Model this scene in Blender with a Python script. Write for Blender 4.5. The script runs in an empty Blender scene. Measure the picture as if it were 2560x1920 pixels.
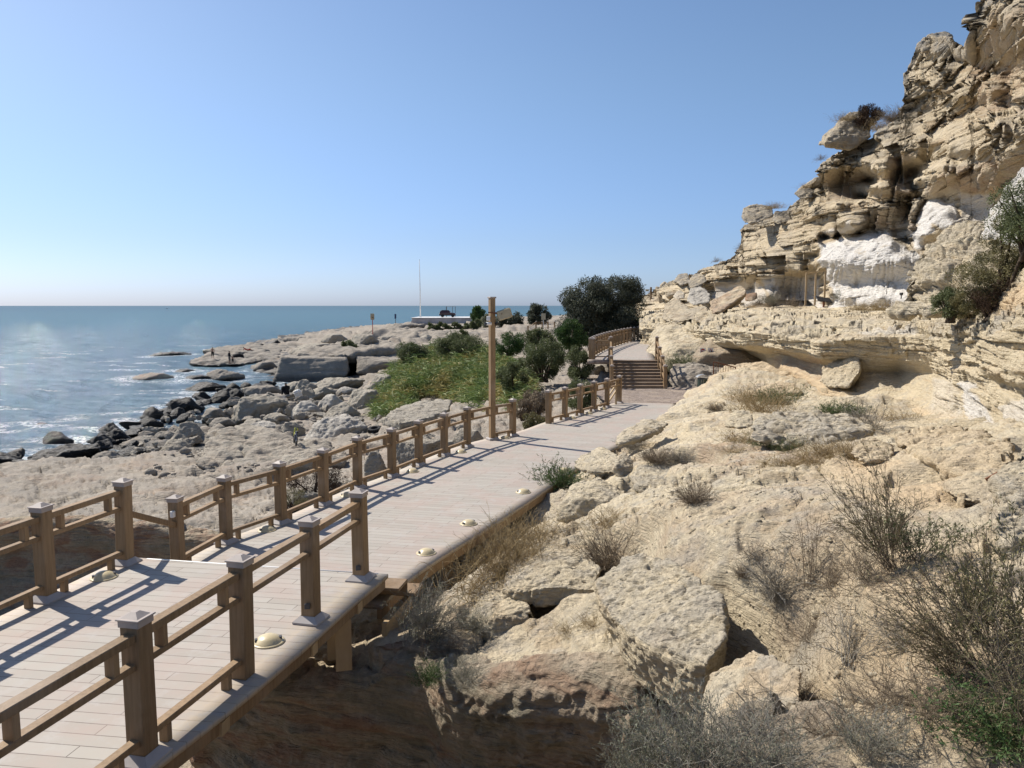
import bpy, bmesh, math, random
import numpy as np
from mathutils import Vector, Matrix
RAD = math.radians
random.seed(11)
rng = np.random.default_rng(11)
scene = bpy.context.scene
COL = scene.collection
PI = math.pi

# ------------------------------------------------------------------ camera
FPX, CX, CY, HZ, CAMZ = 1923.0, 1280.0, 960.0, 764.0, 3.65
PITCH = math.atan((CY - HZ) / FPX)
cam_d = bpy.data.cameras.new('camera')
cam = bpy.data.objects.new('camera', cam_d)
COL.objects.link(cam)
cam.location = (0, 0, CAMZ)
cam.rotation_euler = (PI / 2 - PITCH, 0, 0)
cam_d.sensor_fit = 'HORIZONTAL'
cam_d.angle = 2 * math.atan(1280 / FPX)
cam_d.clip_start = 0.05
cam_d.clip_end = 60000
scene.camera = cam


def ray(px, py):
    x = (px - CX) / FPX
    z = -(py - CY) / FPX
    c, s = math.cos(PITCH), math.sin(PITCH)
    return np.array([x, c + z * s, -s + z * c])


def onz(px, py, z):
    """Point of the photograph lying on the level z."""
    d = ray(px, py)
    return np.array([0, 0, CAMZ]) + d * ((z - CAMZ) / d[2])


def at(px, py, Y):
    """Point of the photograph lying at forward distance Y."""
    d = ray(px, py)
    return np.array([0, 0, CAMZ]) + d * (Y / d[1])


def at_arr(px, py, Y):
    px, py, Y = np.broadcast_arrays(np.asarray(px, float), np.asarray(py, float), np.asarray(Y, float))
    x = (px - CX) / FPX
    z = -(py - CY) / FPX
    c, s = math.cos(PITCH), math.sin(PITCH)
    d = np.stack([x, c + z * s, -s + z * c], -1)
    return np.array([0, 0, CAMZ]) + d * (Y / d[..., 1])[..., None]


# ------------------------------------------------------------------ noise (numpy)
_G = np.array([[1, 1, 0], [-1, 1, 0], [1, -1, 0], [-1, -1, 0], [1, 0, 1], [-1, 0, 1], [1, 0, -1], [-1, 0, -1],
               [0, 1, 1], [0, -1, 1], [0, 1, -1], [0, -1, -1], [1, 1, 0], [-1, 1, 0], [0, -1, 1], [0, -1, -1]], np.float32)


def _hash(x, y, z, seed):
    h = (x * np.uint32(374761393) + y * np.uint32(668265263) + z * np.uint32(2147483647) + np.uint32((seed * 974711 + 13) & 0xffffffff))
    h = (h ^ (h >> np.uint32(13))) * np.uint32(1274126177)
    h = (h ^ (h >> np.uint32(15))) * np.uint32(2246822519)
    return h ^ (h >> np.uint32(16))


def pn(P, seed=0):
    P = np.asarray(P, np.float32)
    sh = P.shape[:-1]
    P = P.reshape(-1, 3)
    out = np.empty(len(P), np.float32)
    CH = 200000
    for a in range(0, len(P), CH):
        p = P[a:a + CH]
        i0 = np.floor(p)
        f = p - i0
        i = i0.astype(np.int64).astype(np.uint32)
        u = f * f * f * (f * (f * 6 - 15) + 10)
        acc = 0
        for dx in (0, 1):
            wx = u[:, 0] if dx else 1 - u[:, 0]
            for dy in (0, 1):
                wy = u[:, 1] if dy else 1 - u[:, 1]
                for dz in (0, 1):
                    wz = u[:, 2] if dz else 1 - u[:, 2]
                    h = _hash(i[:, 0] + np.uint32(dx), i[:, 1] + np.uint32(dy), i[:, 2] + np.uint32(dz), seed) & np.uint32(15)
                    g = _G[h]
                    acc = acc + wx * wy * wz * (g[:, 0] * (f[:, 0] - dx) + g[:, 1] * (f[:, 1] - dy) + g[:, 2] * (f[:, 2] - dz))
        out[a:a + CH] = acc
    return out.reshape(sh)


def fbm(P, octs=4, gain=0.5, seed=0, ridged=False):
    P = np.asarray(P, np.float32)
    a, s, tot = 1.0, 0.0, 0.0
    for o in range(octs):
        n = pn(P, seed + o * 17)
        if ridged:
            n = 0.55 - np.abs(n) * 1.6
        s = s + a * n
        a *= gain
        P = P * np.float32(2.03) + np.float32(3.7)
    return s


def worley(P, seed=0):
    """Approximate distance to the nearest random point (8 cells)."""
    P = np.asarray(P, np.float32)
    sh = P.shape[:-1]
    P = P.reshape(-1, 3)
    out = np.empty(len(P), np.float32)
    CH = 200000
    for a in range(0, len(P), CH):
        p = P[a:a + CH]
        b = np.floor(p - 0.5)
        best = np.full(len(p), 9.0, np.float32)
        for dx in (0, 1):
            for dy in (0, 1):
                for dz in (0, 1):
                    c = b + np.array([dx, dy, dz], np.float32)
                    ci = c.astype(np.int64).astype(np.uint32)
                    h = _hash(ci[:, 0], ci[:, 1], ci[:, 2], seed)
                    q = np.stack([(h & np.uint32(1023)), ((h >> np.uint32(10)) & np.uint32(1023)), ((h >> np.uint32(20)) & np.uint32(1023))], -1).astype(np.float32) / 1023
                    d = ((c + q - p) ** 2).sum(-1)
                    best = np.minimum(best, d)
        out[a:a + CH] = np.sqrt(best)
    return out.reshape(sh)


def sstep(a, b, x):
    t = np.clip((x - a) / (b - a), 0, 1)
    return t * t * (3 - 2 * t)


def beds(P, h, L, seed=0, warp=0.35, edge=0.16, tilt=(0.0, 0.0)):
    """Offsets of eroded rock beds: every bed of thickness ~h has an offset of its own that also varies along it."""
    P = np.asarray(P, np.float32)
    zz = P[..., 2] + tilt[0] * P[..., 0] + tilt[1] * P[..., 1] + warp * h * fbm(P / np.float32(L * 1.3), 2, seed=seed + 5) * 2.4
    t = zz / h
    # uneven bed thickness
    t = t + 0.35 * np.sin(t * 2.1 + seed) + 0.2 * np.sin(t * 0.73 + seed * 2.3)
    i = np.floor(t)
    f = t - i
    Q = np.stack([P[..., 0] / L, P[..., 1] / L, i * 7.31 + seed], -1)
    Qm = Q.copy()
    Qm[..., 2] = (i - 1) * 7.31 + seed
    a = pn(Qm, seed) * 1.5
    b = pn(Q, seed) * 1.5
    w = sstep(0, edge, f)
    notch = -0.35 * (1 - sstep(0, edge * 0.9, np.abs(f - edge * 0.25)))
    return a * (1 - w) + b * w + notch


def _h01(a, b, seed):
    h = _hash(a.astype(np.int64).astype(np.uint32), b.astype(np.int64).astype(np.uint32), np.zeros_like(a).astype(np.uint32), seed)
    return (h & np.uint32(65535)).astype(np.float32) / 65535.0


def blocks(P, h, w, seed=0, warp=.3, ax=(.6, -.8), tilt=(0., 0.), joint=.06):
    """Offsets of jointed rock: every bed is cut by upright joints into blocks that stand out or sit back."""
    P = np.asarray(P, np.float32)
    wn = fbm(P / np.float32(w * 1.5), 2, seed=seed + 3)
    t = (P[..., 2] + tilt[0] * P[..., 0] + tilt[1] * P[..., 1]) / h + warp * wn
    t = t + .3 * np.sin(t * 1.7 + seed)
    i = np.floor(t)
    s = (P[..., 0] * ax[0] + P[..., 1] * ax[1]) / w + .5 * wn
    k = _h01(i, i * 0 + 7, seed)
    s = s * (.6 + .9 * k) + 9.7 * k
    s = s + .35 * np.sin(s * 1.9 + 5 * k)
    j = np.floor(s)
    v = _h01(i, j, seed + 1) * 2 - 1
    fs, ft = s - j, t - i
    jn = (1 - sstep(0, joint, np.minimum(fs, 1 - fs))) * .5 + (1 - sstep(0, joint * 1.2, np.minimum(ft, 1 - ft))) * .6
    return v - jn


def slabs2(x, y, sc, seed=0):
    """Plan of broken slabs: signed height of the slab a point is on, and how close it is to a crack."""
    sh = x.shape
    x, y = (x / sc).ravel().astype(np.float32), (y / sc).ravel().astype(np.float32)
    f1 = np.full(len(x), 9., np.float32)
    f2 = f1.copy()
    hid = np.zeros(len(x), np.float32)
    ox = np.zeros(len(x), np.float32)
    oy = ox.copy()
    bx, by = np.floor(x), np.floor(y)
    for dx in (-1, 0, 1):
        for dy in (-1, 0, 1):
            cx, cy = bx + dx, by + dy
            px_, py_ = cx + _h01(cx, cy, seed), cy + _h01(cx, cy, seed + 1)
            d = np.hypot(px_ - x, py_ - y)
            nw = d < f1
            f2 = np.where(nw, f1, np.minimum(f2, d))
            f1 = np.where(nw, d, f1)
            hid = np.where(nw, _h01(cx, cy, seed + 2), hid)
            ox = np.where(nw, x - px_, ox)
            oy = np.where(nw, y - py_, oy)
    a = hid * 40.0
    tilt = (ox * np.cos(a) + oy * np.sin(a)) * .8
    return ((hid * 2 - 1) + tilt).reshape(sh), (f2 - f1).reshape(sh)


# ------------------------------------------------------------------ mesh helpers
def new_mesh(name, V, F, mat=None, smooth=True, attrs=None, uv=None):
    V = np.asarray(V, np.float32).reshape(-1, 3)
    me = bpy.data.meshes.new(name)
    if isinstance(F, np.ndarray):
        F = [F]
    nl = sum(f.size for f in F)
    nf = sum(len(f) for f in F)
    me.vertices.add(len(V))
    me.vertices.foreach_set('co', V.ravel())
    me.loops.add(nl)
    me.polygons.add(nf)
    me.loops.foreach_set('vertex_index', np.concatenate([f.ravel() for f in F]).astype(np.int32))
    tot = np.concatenate([np.full(len(f), f.shape[1], np.int32) for f in F])
    st = np.concatenate([[0], np.cumsum(tot)[:-1]]).astype(np.int32)
    me.polygons.foreach_set('loop_start', st)
    me.polygons.foreach_set('loop_total', tot)
    me.update(calc_edges=True)
    if smooth:
        me.polygons.foreach_set('use_smooth', np.ones(nf, bool))
    if attrs:
        for k, a in attrs.items():
            at_ = me.attributes.new(k, 'FLOAT', 'POINT')
            at_.data.foreach_set('value', np.asarray(a, np.float32).ravel())
    if uv is not None:
        l = me.uv_layers.new(name='UVMap')
        idx = np.concatenate([f.ravel() for f in F])
        l.data.foreach_set('uv', np.asarray(uv, np.float32)[idx].ravel())
    if mat:
        me.materials.append(mat)
    me.validate()
    return me


def link(name, me, parent=None, loc=(0, 0, 0), rot=(0, 0, 0)):
    o = bpy.data.objects.new(name, me)
    COL.objects.link(o)
    if parent:
        o.parent = parent
    o.location = loc
    o.rotation_euler = rot
    return o


def tag(o, label=None, cat=None, group=None, kind=None):
    if label:
        o['label'] = label
    if cat:
        o['category'] = cat
    if group:
        o['group'] = group
    if kind:
        o['kind'] = kind
    return o


def thing(name, label, cat, loc=(0, 0, 0), rz=0.0, group=None):
    o = link(name, None, None, loc, (0, 0, rz))
    return tag(o, label, cat, group)


def solo(name, V, F, mat, label, cat, group=None, attrs=None, smooth=True, kind=None, uv=None):
    """A thing that is one mesh; its origin is put at its base."""
    V = np.asarray(V, np.float64).reshape(-1, 3)
    org = np.array([(V[:, 0].min() + V[:, 0].max()) / 2, (V[:, 1].min() + V[:, 1].max()) / 2, V[:, 2].min()])
    o = link(name, new_mesh(name, V - org, F, mat, smooth, attrs, uv), None, org)
    return tag(o, label, cat, group, kind)


def struct(name, V, F, mat, label=None, attrs=None, smooth=True, uv=None):
    o = link(name, new_mesh(name, V, F, mat, smooth, attrs, uv))
    o['kind'] = 'structure'
    if label:
        o['label'] = label
    return o


def copy_tree(o, parent=None):
    c = o.copy()
    COL.objects.link(c)
    if parent:
        c.parent = parent
        c.matrix_parent_inverse = o.matrix_parent_inverse.copy()
    for ch in o.children:
        copy_tree(ch, c)
    return c


def gridf(nu, nv, closed_u=False):
    """Quads of a grid with index i*nv+j."""
    iu = np.arange(nu if closed_u else nu - 1)
    jv = np.arange(nv - 1)
    I, J = np.meshgrid(iu, jv, indexing='ij')
    I2 = (I + 1) % nu
    return np.stack([I * nv + J, I2 * nv + J, I2 * nv + J + 1, I * nv + J + 1], -1).reshape(-1, 4)


def grid_normals(V, nu, nv, closed_u=False):
    G = V.reshape(nu, nv, 3)
    if closed_u:
        du = np.roll(G, -1, 0) - np.roll(G, 1, 0)
    else:
        du = np.gradient(G, axis=0)
    dv = np.gradient(G, axis=1)
    n = np.cross(du, dv)
    n /= np.linalg.norm(n, axis=-1, keepdims=True) + 1e-9
    return n.reshape(-1, 3)


class MB:
    """Collects boxes, bars, tubes and lathes into one mesh."""
    def __init__(s):
        s.v, s.f, s.n = [], [], 0

    def add(s, V, F):
        V = np.asarray(V, float).reshape(-1, 3)
        for f in F:
            s.f.append(tuple(int(i) + s.n for i in f))
        s.v.append(V)
        s.n += len(V)
        return s

    def box(s, c, size, rz=0.0, M=None, bev=0.0):
        x, y, z = [a / 2 for a in size]
        if bev <= 0:
            V = np.array([[sx * x, sy * y, sz * z] for sx in (-1, 1) for sy in (-1, 1) for sz in (-1, 1)])
            F = [(0, 1, 3, 2), (4, 6, 7, 5), (0, 4, 5, 1), (2, 3, 7, 6), (0, 2, 6, 4), (1, 5, 7, 3)]
        else:
            b = min(bev, x * .9, y * .9, z * .9)
            V, F = bevbox(x, y, z, b)
        if M is not None:
            V = V @ np.array(M).T
        elif rz:
            c_, s_ = math.cos(rz), math.sin(rz)
            V = np.stack([V[:, 0] * c_ - V[:, 1] * s_, V[:, 0] * s_ + V[:, 1] * c_, V[:, 2]], -1)
        return s.add(V + np.asarray(c, float), F)

    def bar(s, a, b, w, h, up=(0, 0, 1), bev=0.0):
        """Rectangular bar from a to b, w across, h along 'up'."""
        a, b = np.asarray(a, float), np.asarray(b, float)
        d = b - a
        L = np.linalg.norm(d)
        d = d / L
        if abs(np.dot(d, up)) > .999 * np.linalg.norm(up):
            up = (0, 1, 0)
        sx = np.cross(d, up)
        sx /= np.linalg.norm(sx)
        u = np.cross(sx, d)
        M = np.stack([sx, d, u], -1)
        return s.box((a + b) / 2, (w, L, h), M=M, bev=bev)

    def tube(s, pts, rad, n=8, cap=True):
        pts = np.asarray(pts, float)
        m = len(pts)
        rad = np.broadcast_to(np.asarray(rad, float), (m,))
        t = np.gradient(pts, axis=0)
        t /= np.linalg.norm(t, axis=1, keepdims=True) + 1e-9
        V = []
        ref = np.array([0, 0, 1.0]) if abs(t[0, 2]) < .9 else np.array([1.0, 0, 0])
        for i in range(m):
            u = np.cross(t[i], ref)
            u /= np.linalg.norm(u) + 1e-9
            w = np.cross(t[i], u)
            for k in range(n):
                a = 2 * PI * k / n
                V.append(pts[i] + rad[i] * (math.cos(a) * u + math.sin(a) * w))
        F = [(i * n + k, i * n + (k + 1) % n, (i + 1) * n + (k + 1) % n, (i + 1) * n + k) for i in range(m - 1) for k in range(n)]
        if cap:
            F += [tuple(range(n))[::-1], tuple(range((m - 1) * n, m * n))]
        return s.add(V, F)

    def lathe(s, prof, c=(0, 0, 0), n=16, M=None, sq=1.0):
        V = []
        for r, z in prof:
            for k in range(n):
                a = 2 * PI * k / n
                V.append((r * math.cos(a), r * math.sin(a) * sq, z))
        m = len(prof)
        F = [(i * n + k, i * n + (k + 1) % n, (i + 1) * n + (k + 1) % n, (i + 1) * n + k) for i in range(m - 1) for k in range(n)]
        F += [tuple(range(n))[::-1], tuple(range((m - 1) * n, m * n))]
        V = np.array(V)
        if M is not None:
            V = V @ np.array(M).T
        return s.add(V + np.asarray(c, float), F)

    def mesh(s, name, mat, smooth=False):
        me = bpy.data.meshes.new(name)
        V = np.concatenate(s.v)
        me.from_pydata(V.tolist(), [], s.f)
        me.validate()
        bm = bmesh.new()
        bm.from_mesh(me)
        bmesh.ops.recalc_face_normals(bm, faces=bm.faces)
        bm.to_mesh(me)
        bm.free()
        if smooth:
            me.polygons.foreach_set('use_smooth', np.ones(len(me.polygons), bool))
        me.materials.append(mat)
        return me

    def build(s, name, mat, parent=None, loc=(0, 0, 0), rz=0, smooth=False):
        return link(name, s.mesh(name, mat, smooth), parent, loc, (0, 0, rz))


_bb = {}


def bevbox(x, y, z, b):
    V, idx = [], {}
    for sx in (-1, 1):
        for sy in (-1, 1):
            for sz in (-1, 1):
                for ax in range(3):
                    p = [sx * (x - b), sy * (y - b), sz * (z - b)]
                    p[ax] += (sx, sy, sz)[ax] * b
                    idx[(sx, sy, sz, ax)] = len(V)
                    V.append(p)
    F = []
    for ax in range(3):
        o1, o2 = [a for a in range(3) if a != ax]
        for s0 in (-1, 1):
            q = []
            for s1, s2 in ((-1, -1), (1, -1), (1, 1), (-1, 1)):
                k = [0, 0, 0]
                k[ax], k[o1], k[o2] = s0, s1, s2
                q.append(idx[(k[0], k[1], k[2], ax)])
            F.append(tuple(q))
    for ax in range(3):
        o1, o2 = [a for a in range(3) if a != ax]
        for s1 in (-1, 1):
            for s2 in (-1, 1):
                a, b_ = [0, 0, 0], [0, 0, 0]
                a[ax], a[o1], a[o2] = -1, s1, s2
                b_[ax], b_[o1], b_[o2] = 1, s1, s2
                F.append((idx[(*a, o1)], idx[(*b_, o1)], idx[(*b_, o2)], idx[(*a, o2)]))
    for sx in (-1, 1):
        for sy in (-1, 1):
            for sz in (-1, 1):
                F.append(tuple(idx[(sx, sy, sz, a)] for a in range(3)))
    return np.array(V), F


class RBF:
    """Linear radial interpolation through scattered points."""
    def __init__(s, X, v, sc=1.0, smooth=0.0):
        s.sc = np.atleast_1d(np.asarray(sc, float))
        s.X = np.asarray(X, float) * s.sc
        n, d = s.X.shape
        K = np.linalg.norm(s.X[:, None] - s.X[None], axis=-1)
        K -= smooth * np.eye(n)
        Pm = np.concatenate([np.ones((n, 1)), s.X], 1)
        A = np.block([[K, Pm], [Pm.T, np.zeros((d + 1, d + 1))]])
        b = np.concatenate([v, np.zeros(d + 1)])
        w = np.linalg.solve(A, b)
        s.w, s.c = w[:n], w[n:]

    def __call__(s, Q):
        Q = np.asarray(Q, float) * s.sc
        sh = Q.shape[:-1]
        Q = Q.reshape(-1, Q.shape[-1])
        out = np.empty(len(Q))
        for a in range(0, len(Q), 20000):
            q = Q[a:a + 20000]
            r2 = (q ** 2).sum(1)[:, None] + (s.X ** 2).sum(1)[None] - 2 * q @ s.X.T
            out[a:a + 20000] = np.sqrt(np.maximum(r2, 0)) @ s.w + s.c[0] + q @ s.c[1:]
        return out.reshape(sh)


def in_poly(x, y, poly):
    x, y = np.asarray(x), np.asarray(y)
    c = np.zeros(x.shape, bool)
    n = len(poly)
    for i in range(n):
        x1, y1 = poly[i]
        x2, y2 = poly[(i + 1) % n]
        if y1 == y2:
            continue
        m = ((y1 > y) != (y2 > y)) & (x < (x2 - x1) * (y - y1) / (y2 - y1) + x1)
        c ^= m
    return c


def poly_dist(x, y, poly, closed=True):
    """Distance to a polygon's outline."""
    x, y = np.asarray(x, float), np.asarray(y, float)
    best = np.full(x.shape, 1e9)
    n = len(poly)
    for i in range(n if closed else n - 1):
        x1, y1 = poly[i]
        x2, y2 = poly[(i + 1) % n]
        dx, dy = x2 - x1, y2 - y1
        t = np.clip(((x - x1) * dx + (y - y1) * dy) / (dx * dx + dy * dy + 1e-9), 0, 1)
        best = np.minimum(best, (x - x1 - t * dx) ** 2 + (y - y1 - t * dy) ** 2)
    return np.sqrt(best)

# ------------------------------------------------------------------ materials
class NT:
    def __init__(s, name):
        s.m = bpy.data.materials.new(name)
        s.m.use_nodes = True
        s.t = s.m.node_tree
        s.t.nodes.clear()
        s.out = s.t.nodes.new('ShaderNodeOutputMaterial')
        s.b = s.t.nodes.new('ShaderNodeBsdfPrincipled')
        s.t.links.new(s.b.outputs[0], s.out.inputs[0])

    def n(s, typ, **kw):
        nd = s.t.nodes.new(typ)
        for k, v in kw.items():
            setattr(nd, k, v)
        return nd

    def l(s, a, b):
        s.t.links.new(a, b)

    def val(s, sock, v):
        if hasattr(v, 'is_linked') or isinstance(v, bpy.types.NodeSocket):
            s.l(v, sock)
        else:
            sock.default_value = v

    def pos(s):
        return s.n('ShaderNodeNewGeometry').outputs['Position']

    def mapv(s, v, sc=(1, 1, 1), loc=(0, 0, 0), rot=(0, 0, 0)):
        m = s.n('ShaderNodeMapping')
        m.inputs['Scale'].default_value = sc
        m.inputs['Location'].default_value = loc
        m.inputs['Rotation'].default_value = rot
        s.l(v, m.inputs['Vector'])
        return m.outputs[0]

    def noise(s, v, sc=1.0, det=4.0, rough=0.55, dist=0.0):
        n = s.n('ShaderNodeTexNoise')
        n.inputs['Scale'].default_value = sc
        n.inputs['Detail'].default_value = det
        n.inputs['Roughness'].default_value = rough
        n.inputs['Distortion'].default_value = dist
        s.l(v, n.inputs['Vector'])
        return n.outputs['Fac']

    def voro(s, v, sc=1.0, feat='F1', out='Distance', rnd=1.0):
        n = s.n('ShaderNodeTexVoronoi', feature=feat)
        n.inputs['Scale'].default_value = sc
        n.inputs['Randomness'].default_value = rnd
        s.l(v, n.inputs['Vector'])
        return n.outputs[out]

    def ramp(s, f, lo, hi, a=0.0, b=1.0, smooth=True):
        m = s.n('ShaderNodeMapRange', interpolation_type='SMOOTHSTEP' if smooth else 'LINEAR')
        s.val(m.inputs[0], f)
        m.inputs[1].default_value = lo
        m.inputs[2].default_value = hi
        m.inputs[3].default_value = a
        m.inputs[4].default_value = b
        return m.outputs[0]

    def math(s, op, a, b=None, c=None, clamp=False):
        m = s.n('ShaderNodeMath', operation=op, use_clamp=clamp)
        s.val(m.inputs[0], a)
        if b is not None:
            s.val(m.inputs[1], b)
        if c is not None:
            s.val(m.inputs[2], c)
        return m.outputs[0]

    def mix(s, f, a, b, blend='MIX'):
        m = s.n('ShaderNodeMix', data_type='RGBA', blend_type=blend)
        s.val(m.inputs[0], f)
        for k, v in ((6, a), (7, b)):
            if isinstance(v, (tuple, list)):
                m.inputs[k].default_value = (*v[:3], 1)
            else:
                s.l(v, m.inputs[k])
        return m.outputs[2]

    def attr(s, name):
        return s.n('ShaderNodeAttribute', attribute_name=name).outputs['Fac']

    def bump(s, h, strength=0.5, dist=0.02, normal=None):
        b = s.n('ShaderNodeBump')
        b.inputs['Strength'].default_value = strength
        b.inputs['Distance'].default_value = dist
        s.l(h, b.inputs['Height'])
        if normal is not None:
            s.l(normal, b.inputs['Normal'])
        return b.outputs[0]

    def done(s, col=None, rough=0.8, spec=0.3, normal=None, metal=0.0):
        if col is not None:
            if isinstance(col, (tuple, list)):
                s.b.inputs['Base Color'].default_value = (*col[:3], 1)
            else:
                s.l(col, s.b.inputs['Base Color'])
        s.val(s.b.inputs['Roughness'], rough)
        s.val(s.b.inputs['Specular IOR Level'], spec)
        s.b.inputs['Metallic'].default_value = metal
        if normal is not None:
            s.l(normal, s.b.inputs['Normal'])
        return s.m


def rock_mat(name, c1, c2, c3, crust=(0.25, 0.23, 0.2), crust_amt=0.5, strata=0.5, bump=1.0, scale=1.0, fine=1.0):
    """Weathered sandstone: two tones in patches, a third along the beds, grey crust on upward faces, pits and grain as bump."""
    t = NT(name)
    p = t.pos()
    big = t.noise(p, 0.55 * scale, 6, 0.6, 0.4)
    col = t.mix(t.ramp(big, 0.36, 0.64), c1, c2)
    lay = t.noise(t.mapv(p, (0.35, 0.35, 5.5)), 1.3 * scale, 5, 0.65, 0.6)
    col = t.mix(t.math('MULTIPLY', t.ramp(lay, 0.48, 0.68), strata), col, c3)
    red = t.attr('red')
    rn = t.noise(p, 1.7 * scale, 5, 0.65, 0.5)
    col = t.mix(t.math('MULTIPLY', red, t.ramp(rn, 0.35, 0.6)), col, (0.36, 0.22, 0.145))
    nz = t.n('ShaderNodeSeparateXYZ')
    t.l(t.n('ShaderNodeNewGeometry').outputs['Normal'], nz.inputs[0])
    cn = t.noise(p, 2.6 * scale, 7, 0.68, 0.3)
    cm = t.math('MULTIPLY', t.ramp(nz.outputs[2], 0.35, 0.9), t.ramp(cn, 0.44, 0.66))
    cm = t.math('MULTIPLY', cm, crust_amt)
    cm = t.math('MAXIMUM', cm, t.math('MULTIPLY', t.attr('grey'), t.ramp(cn, 0.3, 0.62)))
    col = t.mix(cm, col, crust)
    col = t.mix(t.math('MULTIPLY', t.attr('white'), t.ramp(rn, 0.25, 0.42)), col, (0.67, 0.645, 0.60))
    col = t.mix(t.math('MULTIPLY', t.attr('sand'), t.ramp(cn, 0.25, 0.5)), col, (0.64, 0.49, 0.31))
    dk = t.math('MULTIPLY', t.attr('dark'), t.ramp(cn, 0.2, 0.5, 0.75, 1.0))
    col = t.mix(dk, col, (0.022, 0.021, 0.020))
    gr = t.noise(p, 23 * fine, 8, 0.7)
    col = t.mix(0.5, col, t.mix(t.ramp(gr, 0.3, 0.7), (0.62, 0.60, 0.58), (1, 1, 1)), 'MULTIPLY')
    col = t.mix(0.22, col, (1.25, 1.25, 1.25), 'MULTIPLY')
    n1 = t.noise(p, 9 * fine, 9, 0.68, 0.2)
    n2 = t.noise(t.mapv(p, (.7, .7, 6)), 5 * fine, 7, 0.65, 0.4)
    v = t.ramp(t.voro(p, 9 * fine), 0.0, 0.33)
    v2 = t.ramp(t.voro(t.mapv(p, (1, 1, 2)), 3.1 * fine), 0.0, 0.28)
    h = t.math('ADD', t.math('MULTIPLY', n1, 0.62), t.math('MULTIPLY', n2, 1.1 * min(1, strata + .3)))
    h = t.math('ADD', h, t.math('MULTIPLY', v, 0.22))
    h = t.math('ADD', h, t.math('MULTIPLY', v2, 0.16))
    nrm = t.bump(h, 0.85 * bump, 0.11)
    return t.done(col, t.math('SUBTRACT', 0.92, t.math('MULTIPLY', t.attr('dark'), 0.35)), 0.25, nrm)


M = {}
M['rock'] = rock_mat('sandstone', (0.66, 0.565, 0.395), (0.59, 0.50, 0.345), (0.46, 0.345, 0.215), (0.42, 0.39, 0.335), 0.55, 0.55, 1.25)
M['cliff'] = rock_mat('cliff_sandstone', (0.62, 0.525, 0.37), (0.54, 0.45, 0.31), (0.40, 0.295, 0.18), (0.28, 0.262, 0.23), 0.5, 0.75, 1.3, 0.6, 0.7)
M['shore'] = rock_mat('shore_rock', (0.375, 0.33, 0.268), (0.31, 0.272, 0.222), (0.29, 0.23, 0.175), (0.225, 0.21, 0.185), 0.55, 0.5, 1.0, 0.8, 0.7)
M['pale'] = rock_mat('pale_boulder_stone', (0.435, 0.395, 0.32), (0.37, 0.332, 0.27), (0.34, 0.285, 0.21), (0.28, 0.262, 0.23), 0.5, 0.35, 1.3, 1.0, 0.8)
M['gully'] = rock_mat('gully_rock', (0.50, 0.41, 0.30), (0.42, 0.345, 0.245), (0.38, 0.25, 0.165), (0.22, 0.225, 0.165), 0.35, 0.85, 1.5, 1.0, 0.8)


def wood(name, c1, c2, sc=(1, 1, 1)):
    t = NT(name)
    p = t.n('ShaderNodeTexCoord').outputs['Object']
    w = t.noise(t.mapv(p, (30, 30, 2.2)), 1.0, 5, 0.6, 0.2)
    big = t.noise(p, 2.2, 3)
    col = t.mix(t.ramp(w, 0.3, 0.7), c1, c2)
    col = t.mix(t.ramp(big, 0.4, 0.75, 0, 0.35), col, tuple(a * 0.6 for a in c1))
    oi = t.n('ShaderNodeObjectInfo').outputs['Random']
    col = t.mix(1.0, col, t.mix(oi, (.80, .79, .78), (1.16, 1.14, 1.10)), 'MULTIPLY')
    d = t.noise(t.pos(), 1.7, 4)
    col = t.mix(t.ramp(d, 0.5, 0.75, 0, 0.35), col, (0.42, 0.34, 0.26))
    return t.done(col, 0.62, 0.3, t.bump(w, 0.25, 0.01))


M['wood'] = wood('brown_composite_wood', (0.215, 0.142, 0.074), (0.30, 0.202, 0.112))
M['stair'] = wood('stair_boards', (0.21, 0.155, 0.11), (0.265, 0.20, 0.145))
M['wood_pale'] = wood('tan_timber', (0.40, 0.29, 0.165), (0.46, 0.345, 0.20))
M['wood_dark'] = wood('dark_timber', (0.16, 0.11, 0.065), (0.21, 0.145, 0.085))


def flat(name, c, rough=0.6, spec=0.4, metal=0.0, var=0.15, sc=8, bump=0.0):
    t = NT(name)
    n = t.noise(t.pos(), sc, 4, 0.6)
    col = t.mix(t.ramp(n, 0.3, 0.75), c, tuple(a * (1 - var) for a in c))
    nr = t.bump(n, bump, 0.01) if bump else None
    return t.done(col, rough, spec, nr, metal)


M['cap'] = flat('pinkish_grey_cap', (0.40, 0.345, 0.305), 0.55, 0.3)
M['plate'] = flat('post_base_plate', (0.42, 0.385, 0.36), 0.6, 0.3)
M['dome'] = flat('cream_dome', (0.60, 0.50, 0.30), 0.35, 0.5, 0, 0.12, 14)
M['black'] = flat('black_plastic', (0.02, 0.02, 0.022), 0.5)
M['dgrey'] = flat('dark_grey_metal', (0.07, 0.07, 0.075), 0.5)
M['steel'] = flat('dull_steel', (0.45, 0.45, 0.44), 0.4, 0.5, 0.6)
M['white'] = flat('white_paint', (0.78, 0.77, 0.74), 0.6, 0.3, 0, 0.1, 5)
M['beige'] = flat('beige_plastic', (0.44, 0.39, 0.27), 0.5, 0.4, 0, 0.25, 6)
M['redpaint'] = flat('red_paint', (0.42, 0.045, 0.03), 0.5)
M['rust'] = flat('rusty_iron', (0.19, 0.085, 0.045), 0.8, 0.2, 0, 0.4, 12)
M['green'] = flat('dark_green_paint', (0.05, 0.075, 0.06), 0.5)
M['blue'] = flat('navy_paint', (0.03, 0.05, 0.12), 0.5)
M['yellow'] = flat('yellow_green_plastic', (0.60, 0.60, 0.10), 0.45)
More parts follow.
